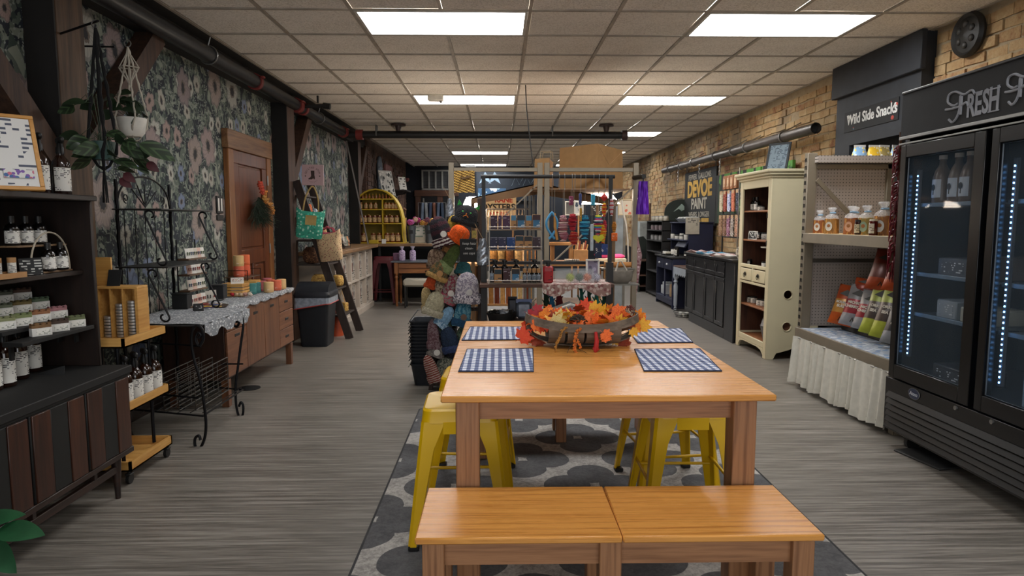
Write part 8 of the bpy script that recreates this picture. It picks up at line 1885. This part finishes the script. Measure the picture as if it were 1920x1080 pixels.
p = atY(1412, 320, 6.5); frame_sign('grey framed certificate leaning on top of the cream hutch', (2.76, 6.66, 1.8205), (-.25, .0, -.95), .24, .30, .022, PM('#3f464c', .5), PRINT('#8fa4b4', '#4a5a68', .014, .5))
# ================================================================ BLACK BASE CABINETS with sock rack
BC = PM('#15161a', .35, 0, .12, 6, name='satin_black'); bX = 2.55
Bc = thing('base_cabinet', 'run of glossy black base cabinets with panelled doors and drawers', 'cabinet', (2.9, 8.05, 0)); BO = Vector((2.9, 8.05, 0))
def bb(nm, x0, x1, y0, y1, z0, z1, mat=BC, b=.003, par=None): return MB().box(x0-BO.x, x1-BO.x, y0-BO.y, y1-BO.y, z0, z1, b=b).build(nm, mat, par or Bc)
bb('carcass', bX+.02, 3.22, 7.12, 9.0, .10, .885); bb('toe_base', bX+.03, 3.2, 7.15, 8.9, 0, .10); bb('side_filler', bX-.0, bX+.02, 7.12, 7.42, .0, .885); bb('plinth', bX, bX+.02, 7.42, 8.8, 0, .12)
bb('counter_top', bX-.03, 3.24, 7.11, 9.02, .885, .915, PM('#101012', .3))
ysd = [7.43, 7.76, 8.16, 8.62, 8.99]
for a, b in zip(ysd, ysd[1:]):
    for z0, z1, nm in ((.70, .875, 'drawer'), (.13, .685, 'door')):
        d = bb(nm, bX, bX+.018, a+.008, b-.008, z0, z1)
        w_ = .045
        for q_ in ((a+.008, b-.008, z0, z0+w_), (a+.008, b-.008, z1-w_, z1), (a+.008, a+.008+w_, z0+w_, z1-w_), (b-.008-w_, b-.008, z0+w_, z1-w_)): bb('raised_rail', bX-.008, bX, *q_, b=.003, par=d)
fab_ = [('#a88a86', 1318, 'dusty pink'), ('#3a7a9a', 1338, 'bright blue'), ('#9a9aa0', 1352, 'pale grey'), ('#b08a84', 1366, 'coral'), ('#b0aca8', 1376, 'off white')]
for c_, px, lb in fab_:
    Y = 2.72*1245/(px-936); t = thing('folded_cloth', '%s folded cloth lying on the black counter' % lb, 'cloth', (2.70, max(Y, 7.35), .9155), .3)
    MB().grid(lambda u, v: (-.12+.24*u, -.16+.32*v, .018+.012*sin(u*9+px)*sin(v*8)), 10, 10).build('cloth', SPOTS(c_, ['#c8c4c0', c_], 40., .3), t); MB().box(-.11, .11, -.15, .15, 0, .012, b=.004).build('under_fold', PM(c_, .9), t)
SK = thing('sock_rack', 'black wire rack of hanging patterned socks on the counter', 'rack', (2.86, 8.05, .9155)); 
for yy in (-.42, .42): MB().cyl((.0, yy, 0), (0, yy, .80), .010).build('upright', BLACK, SK)
for z_ in (.22, .50, .80): MB().cyl((0, -.44, z_), (0, .44, z_), .008).build('cross_bar', BLACK, SK)
MB().box(-.12, .12, -.44, .44, 0, .012, b=.003).build('base_plate', BLACK, SK)
def sock(lb, dy, z_, c1, cs, L=.26, w_=.045): 
    t = thing('hanging_socks', lb, 'socks', (2.81, 8.05+dy, .9155+z_), -pi/2, 'socks hanging on the wire rack'); MB().prism([(-w_, 0), (w_, 0), (w_*.95, -L*.7), (w_*1.2, -L*.9), (w_*.9, -L), (-w_*.7, -L*.97), (-w_*.95, -L*.75)], -.008, .008).build('sock_pair', SPOTS(c1, cs, 48., .42), t); MB().box(-w_*.8, w_*.8, -.010, .010, -.03, .012).build('header_card', PM('#a88a68', .8), t)
    MB().tube([(0, .05, .0), (0, .0, .012)], .003, 4).build('hook', STEEL, t)
cs_ = [('cream striped', '#b8ac90', ['#8a7a5a', '#c8c0b0']), ('rust red', '#8a3a2c', ['#b06a50', '#5a2018']), ('white and blue', '#a8acc4', ['#3a4a8a', '#d0d0dc']), ('coral orange', '#b8684a', ['#d08a6a', '#8a3a2c']), ('black floral', '#16161e', ['#8a8aa0', '#3a3a50']), ('dark navy dotted', '#1a1c2c', ['#c0c0c8', '#5a3040'])]
for i, (n_, a, b) in enumerate(cs_): sock('%s socks on the upper bar, %s' % (n_, nth(5-i, 6)), .36-.145*i, .78, a, b, .25)
cs_ = [('tan', '#8a6a50', ['#b09070', '#5a4030']), ('brown', '#7a5844', ['#a88870', '#4a3024']), ('pink floral', '#8a5a70', ['#c8b0bc', '#3a2030']), ('white speckled', '#8a8078', ['#1a1a1e', '#c8c0b8']), ('peach patterned', '#a87a60', ['#c8a890', '#1a1a2a']), ('black and white floral', '#15151c', ['#b8b8c4', '#4a4a5a'])]
for i, (n_, a, b) in enumerate(cs_): sock('%s socks on the middle bar, %s' % (n_, nth(5-i, 6)), .36-.145*i, .48, a, b, .25)
for i, px in enumerate((1322, 1331, 1338, 1344)):
    t = thing('wooden_pack', 'kraft wood pack, %s on top of the sock rack' % nth(i, 4), 'packet', (2.86, 8.33-.13*i+.08, .9155+.81), -pi/2, 'kraft packs on the sock rack'); MB().box(-.05, .05, -.02, .02, 0, .17, b=.004).build('pack', PM('#8a5a38', .7, 0, .3), t); MB().box(-.028, .028, -.0215, -.02, .03, .14).build('label_paper', PRINT('#b89a7a', '#4a3020', .015, .5), t)
t = thing('sign_stand', 'white double sign on a thin stand above the socks', 'sign', (2.80, 7.76, .9155)); MB().cyl((0, 0, .0), (0, 0, .88), .006).build('stem', STEEL, t); MB().cb((0, 0, .95), (.008, .09, .17), .002, (0, 0, -.4)).build('sign_card', PM('#b8b4a8'), t)
t = thing('green_sign', 'small green sign on a wooden rack beside the hutch', 'sign', (2.72, 7.36, .9155)); 
for yy in (-.09, .07): MB().box(-.01, .01, yy, yy+.02, 0, .5).build('post', WDL if True else 0, t)
for k in range(5): MB().box(-.008, .008, -.09, .09, .06+.09*k, .072+.09*k).build('rung', WDL, t)
MB().box(-.016, -.01, -.10, .11, .53, .66).build('green_card', PRINT('#5a7a50', '#b8c4a8', .03, .4), t)
t = thing('glass_float', 'white and clear netted jar on the counter by hutch', 'jar', (2.68, 7.24, .9155)); MB().lathe([(0, 0), (.05, 0), (.08, .06), (.07, .12), (.05, .14)], 14).build('jar_body', SPOTS('#8a8478', ['#c8c4b8', '#5a5448'], 50., .5), t)
# ================================================================ WALL SIGN, FOREST CANVAS
a, b = atX(1286, 325, XR-.03), atX(1345, 313, XR-.03); y0_, y1_ = b.y, a.y; zt4, zb4 = 2.16, 1.25
t = thing('paint_sign', 'large dark advertising sign reading DEVOE PAINT on the brick', 'sign', (XR-.03, (y0_+y1_)/2, zb4), -pi/2); w2 = (y1_-y0_)/2; H4 = zt4-zb4
MB().box(-w2, w2, -.012, .02, 0, H4, b=.003).build('sign_board', PM('#0e0f0f', .7, 0, .2), t); GO_ = PM('#b08a3c', .8, 0, .2); GR_ = PM('#a59f90', .8, 0, .2)
q_ = lambda s_, sz, z_, m_, **k: text(s_, sz, m_, t, (0, -.014, z_), FACE_Y, .003, **k)
q_('FEWER  GALLONS', .13, H4-.10, GR_, sx=1.15); q_('DEVOE', .36, H4-.31, GO_, sx=1.15, bold=.016); q_('PAINT', .24, H4-.55, GR_, sx=1.25, bold=.006); q_('WEARS  LONGER', .12, H4-.72, GR_, sx=1.2)
MB().box(-w2+.04, w2-.3, -.015, -.012, .02, .13).build('gold_band', GO_, t); text('CONFIDENCE', .09, BLACK, t, (-.15, -.017, .075), FACE_Y, .003, sx=1.2)
for s in (-1, 1): q = MB(); [q.tube([(s*w2*.92+.012*cos(e)*(j % 2), .012*cos(e)*(1-j % 2), H4+.02+j*.03+.018*sin(e)) for e in [i*2*pi/8 for i in range(8)]], .004, 4, True) for j in range(6)]; q.build('chain', STEEL, t)
FO_ = Mt('forest_print', .7); x, y, z = FO_.xyz(); tr_ = FO_.noise(FO_.comb(x*7, z*.4), 1., 2.); fo_ = FO_.noise(FO_.vec(), 12., 4., .7)
FO_.col(FO_.mix(tr_.gt(.54), FO_.mix((z*1.4-.5+fo_).gt(.85), FO_.ramp(fo_, [(.35, '#101c12'), (.6, '#2c4a24')]), '#4f8a34'), '#1a1814'))
for i, (ya_, yb2) in enumerate(((9.05, 9.85), (8.2, 9.0), (7.3, 8.15))):
    t = thing('forest_canvas', 'green forest canvas print on the brick wall, %s of three' % ['farthest', 'middle', 'nearest'][i], 'picture', (XR-.075, (ya_+yb2)/2, 1.30), -pi/2, 'forest canvas triptych'); w2 = (yb2-ya_)/2
    MB().box(-w2, w2, -.015, .02, 0, .70, b=.003).build('canvas', FO_.m, t); MB().box(-w2+.01, w2-.01, .02, .028, .01, .69).build('stretcher', WDL, t)
# ================================================================ FAR RIGHT: desk, navy pieces, dark shelves
NV = PM('#161b36', .5, 0, .12, name='navy_paint'); DG = PM('#1e2620', .6, name='dark_green_paint'); DK = PM('#1c1a19', .6)
PW = PM('#9aa2ac', .5, 0, .1, name='pale_blue_white')
t = thing('white_console', 'pale turned leg console table with a scalloped lace apron', 'table', (2.92, 9.62, 0)); MB().box(-.30, .30, -.38, .30, .655, .675, b=.004).build('table_top', DSH, t); MB().box(-.30, -.28, -.38, .27, .56, .655, b=.003).build('apron', PW, t); MB().box(-.28, .28, .25, .27, .56, .655, b=.003).build('apron', PW, t)
for xx, yy in ((-.27, .24), (.27, .24), (.27, -.33)): turned(t, xx, yy, .655, PW, .036)
MB().prism([(-.38, .57)]+[(-.38+.05*i+.025, .53 if i % 2 else .56) for i in range(13)]+[(.27, .57)], -.302, -.30, 'yz').build('lace_trim', PW, t)
Nc = thing('navy_cabinet', 'navy blue cabinet with white knobs and an open lower bay', 'cabinet', (2.95, 10.4, 0)); NO = Vector((2.95, 10.4, 0))
def nb(nm, x0, x1, y0, y1, z0, z1, mat=NV, b=.003, par=None): return MB().box(x0-NO.x, x1-NO.x, y0-NO.y, y1-NO.y, z0, z1, b=b).build(nm, mat, par or Nc)
nX = 2.62
nb('carcass_back', 3.0, 3.24, 9.98, 10.95, .1, .77); nb('side_panel', nX, 3.2, 9.95, 9.98, 0, .77); nb('side_panel', nX, 3.2, 10.95, 10.98, 0, .77); nb('top_board', nX-.03, 3.24, 9.93, 11.0, .77, .795, DK); nb('base_board', nX, 3.2, 9.98, 10.95, .12, .15); nb('centre_post', nX, nX+.02, 10.42, 10.46, .15, .58); nb('rail', nX, nX+.02, 9.98, 10.95, .05, .12)
for a, b in ((9.99, 10.45), (10.47, 10.94)): d = nb('drawer', nX-.008, nX+.01, a, b, .59, .75); MB().ball(Vector((nX-.02, (a+b)/2, .67))-NO, .017, 10, 8).build('knob', PM('#c8ccd0', .3), d)
for i, (y_, c_, h_) in enumerate(((10.85, '#b8bcc0', .14), (10.75, '#b8bcc0', .20), (10.66, '#b8bcc0', .16), (10.30, '#a08464', .20), (10.18, '#8f7250', .16), (10.08, '#a88c6c', .22), (10.2, '#a08464', .14))): tag(MB().box(-.04, .10, -.04, .04, 0, h_, b=.006).build('stored_box', PM(c_, .7, 0, .2), None, (nX+.1+(.14 if i == 6 else 0), y_, .151)), '%s in the navy cabinet bay, %s' % ('white carton' if i < 3 else 'kraft package', ['farthest', 'tall one', 'nearest of the white', 'beside the post', 'low one', 'nearest', 'at the back'][i]), 'box')
nb('hutch_side', 2.85, 3.22, 9.95, 9.98, .795, 1.30); nb('hutch_side', 2.85, 3.22, 10.95, 10.98, .795, 1.30); nb('hutch_back', 3.2, 3.22, 9.98, 10.95, .795, 1.30); nb('hutch_top', 2.83, 3.22, 9.93, 11.0, 1.30, 1.32); nb('hutch_shelf', 2.78, 3.2, 9.98, 10.95, 1.03, 1.05); MB().cb(Vector((2.82, 10.2, .98))-NO, (.02, .5, .1), 0, (0, .5, 0)).build('corbel_board', NV, Nc)
for i in range(7): jar('white jar, %s on the navy hutch shelf' % nth(i, 7), (2.86+.04*(i % 2), 10.9-.13*i, 1.0505), .035, .05+.03*(i % 3 == 0), WHITE, WHITE if i % 2 else BLACK, None, pi, 'white jars on the navy hutch')
for i, (y_, x_) in enumerate(((10.7, 2.70), (10.45, 2.78), (10.25, 2.75), (10.1, 2.72), (10.05, 2.85))): jar(['low white lidded jar on the navy cabinet top', 'wide white jar on the navy cabinet top', 'black bottle with white label on the navy cabinet top', 'second black labelled bottle on the navy cabinet top', 'short black jar on the navy cabinet top'][i], (x_, y_, .7955), [.05, .06, .03, .03, .035][i], [.06, .10, .14, .13, .08][i], WHITE if i < 2 else DARKG, BLACK, PRINT('#d0ccc4', '#4a4a48', .012) if i > 1 else None, pi)
t = thing('bread_board', 'wooden tray of pale soaps on the navy cabinet top', 'tray', (2.70, 10.55, .7955)); MB().lathe([(0, 0), (.1, 0), (.11, .02), (0, .015)], 18, sy=1.6).build('tray_base', BLACK, t)
for k in range(5): MB().cb((-.03+.02*k, -.10+.05*k, .035), (.07, .05, .03), .01, (0, 0, k)).build('soap_cake', PM('#b0a898', .7), t)
for i in range(5): t = thing('white_bowl', 'white bowl, %s on top of the navy hutch' % nth(i, 5), 'bowl', (2.98, 10.85-.19*i, 1.321), 0, 'white bowls on the navy hutch'); MB().lathe([(0, 0), (.04, 0), (.09, .05), (.095, .055), (.085, .05), (.03, .012), (0, .012)], 18).build('bowl', PM('#a8acae', .4), t); MB().ball((0, 0, .05), (.07, .07, .03), 10, 6, bump=.2, seed=i).build('contents', PM('#b8b8b4', .8), t)
a, b = atY(1287, 408, 9.9), atY(1312, 439, 9.9); t = thing('notice_sheet', 'printed paper notice standing on the navy hutch', 'notice', ((a.x+b.x)/2, 9.93, b.z)); w2 = (b.x-a.x)/2; MB().box(-w2, w2, -.004, .004, 0, a.z-b.z).build('paper', PM('#b0a898', .8), t); MB().box(-w2*.8, w2*.8, -.0055, -.004, .12, (a.z-b.z)*.95).build('printed_lines', PRINT('#b0a898', '#4a4844', .022, .6), t)
Ds = thing('dark_shelves', 'dark open shelf tower stocked with white cups and jars', 'shelf', (3.0, 11.8, 0)); 
for z_ in (.05, .45, .80, 1.0, 1.18, 1.34): MB().box(-.25, .22, -.62, .55, z_-.02, z_, b=.002).build('shelf_board', DK, Ds)
for yy in (-.62, .53): MB().box(-.25, .22, yy, yy+.02, 0, 1.34).build('side_panel', DK, Ds)
MB().box(.2, .22, -.6, .53, 0, 1.34).build('back_panel', DK, Ds); MB().cyl((-.22, .45, 1.34), (-.22, .45, 1.66), .02).build('corner_post', DSH, Ds); MB().bar((-.22, .45, 1.58), (-.22, 1.4, 1.58), .02).build('rail', DSH, Ds)
for r, z_ in enumerate((1.0005, 1.1805, 1.3405)):
    for i in range(6): jar('%s, %s on the %s shelf of the dark tower' % (['white cup', 'pale pink jar', 'cream patterned cup'][r], nth(i, 6), ['lower', 'middle', 'top'][r]), (2.85+.04*(i % 2), 12.25-.15*i, z_), .045, .075, PM(['#b0b0ae', '#a89498', '#b0a898'][r], .5, 0, .15), PM('#8a8684'), None, pi, 'cups and jars on the dark tower')
p = atY(1271, 387, 12.0); t = thing('peak_plaque', 'dark arched plaque with a pale mountain peak on tower', 'plaque', (p.x, 11.75, 1.34)); MB().prism([(-.30, 0), (.30, 0)]+[(.30*cos(e), .16+.22*sin(e)) for e in [pi*i/12 for i in range(13)]], 0, .02).build('plaque_board', DG, t); MB().prism([(-.14, .16), (0, .30), (.14, .16), (.06, .20), (0, .17), (-.05, .21)], -.003, 0).build('pale_peak', PM('#8a9a90'), t)
t = thing('green_shelf', 'low dark green shelf with scalloped sides at the aisle end', 'shelf', (2.93, 12.72, 0)); sc2 = [(-.28, 0), (.3, 0), (.3, .90), (.18, .90), (.10, .98), (.03, .90), (-.02, .95), (-.10, 1.04), (-.2, 1.02), (-.28, .95)]
for yy in (-.05, .0): pass
MB().prism(sc2, .28, .30).build('scalloped_back', DG, t); MB().prism([(a, min(b, .62) if a < -.1 else b) for a, b in sc2], -.30, -.28, 'yz').build('side_panel', DG, t)
for z_ in (.12, .32, .60): MB().box(-.28, .28, -.28, .28, z_-.02, z_).build('shelf_board', DSH, t)
a, b = atY(1199, 415, 13.4), atY(1236, 548, 13.4); t = thing('white_cupboard', 'plain pale grey cupboard at the far end of the aisle', 'cupboard', ((a.x+b.x)/2, 13.7, 0)); w2 = (b.x-a.x)/2; MB().box(-w2, w2, -.28, .28, .02, a.z, b=.006).build('cupboard_body', PM('#a3a9a8', .5), t); MB().box(-w2+.01, w2-.01, -.3, -.28, .04, a.z-.02, b=.004).build('door', PM('#a8aeac', .5), t)
t = thing('wire_basket', 'black wire basket of white odds on the floor by console', 'basket', (2.60, 9.15, 0)); 
for k in range(4): MB().tube([((.13+.015*k)*cos(e), (.13+.015*k)*sin(e), .01+.03*k) for e in [i*2*pi/20 for i in range(20)]], .004, 5, True).build('wire_ring', BLACK, t)
for k in range(7): MB().ball((.06*cos(k), .06*sin(k*2), .04), (.035, .03, .03), 7, 5, bump=.3, seed=k).build('white_object', PM('#a8a8a0', .6), t)
# pink fabric banner hanging in the aisle and dark wainscot behind
p = atY(1194, 470, 7.4); t = tag(MB().add([(0, 0, .2), (.0, 0, -.55), (.0, .02, .2), (.0, .02, -.55), (.06, 0, -.05), (.06, .02, -.05)], [(0, 1, 4), (3, 2, 5), (0, 4, 5, 2), (4, 1, 3, 5)]).build('fabric_banner', SPOTS('#9a7a7c', ['#c8b0b4', '#7a4a50'], 40., .4), None, (1.335, 6.45, 1.05)), 'pink printed cloth hanging on the right end of the frame', 'cloth')
struct('baseboard_right', MB().box(XR-.01, XR+.012, 6.4, YB, 0, .7), PM('#1c1b1b', .7))
bpy.context.view_layer.update()
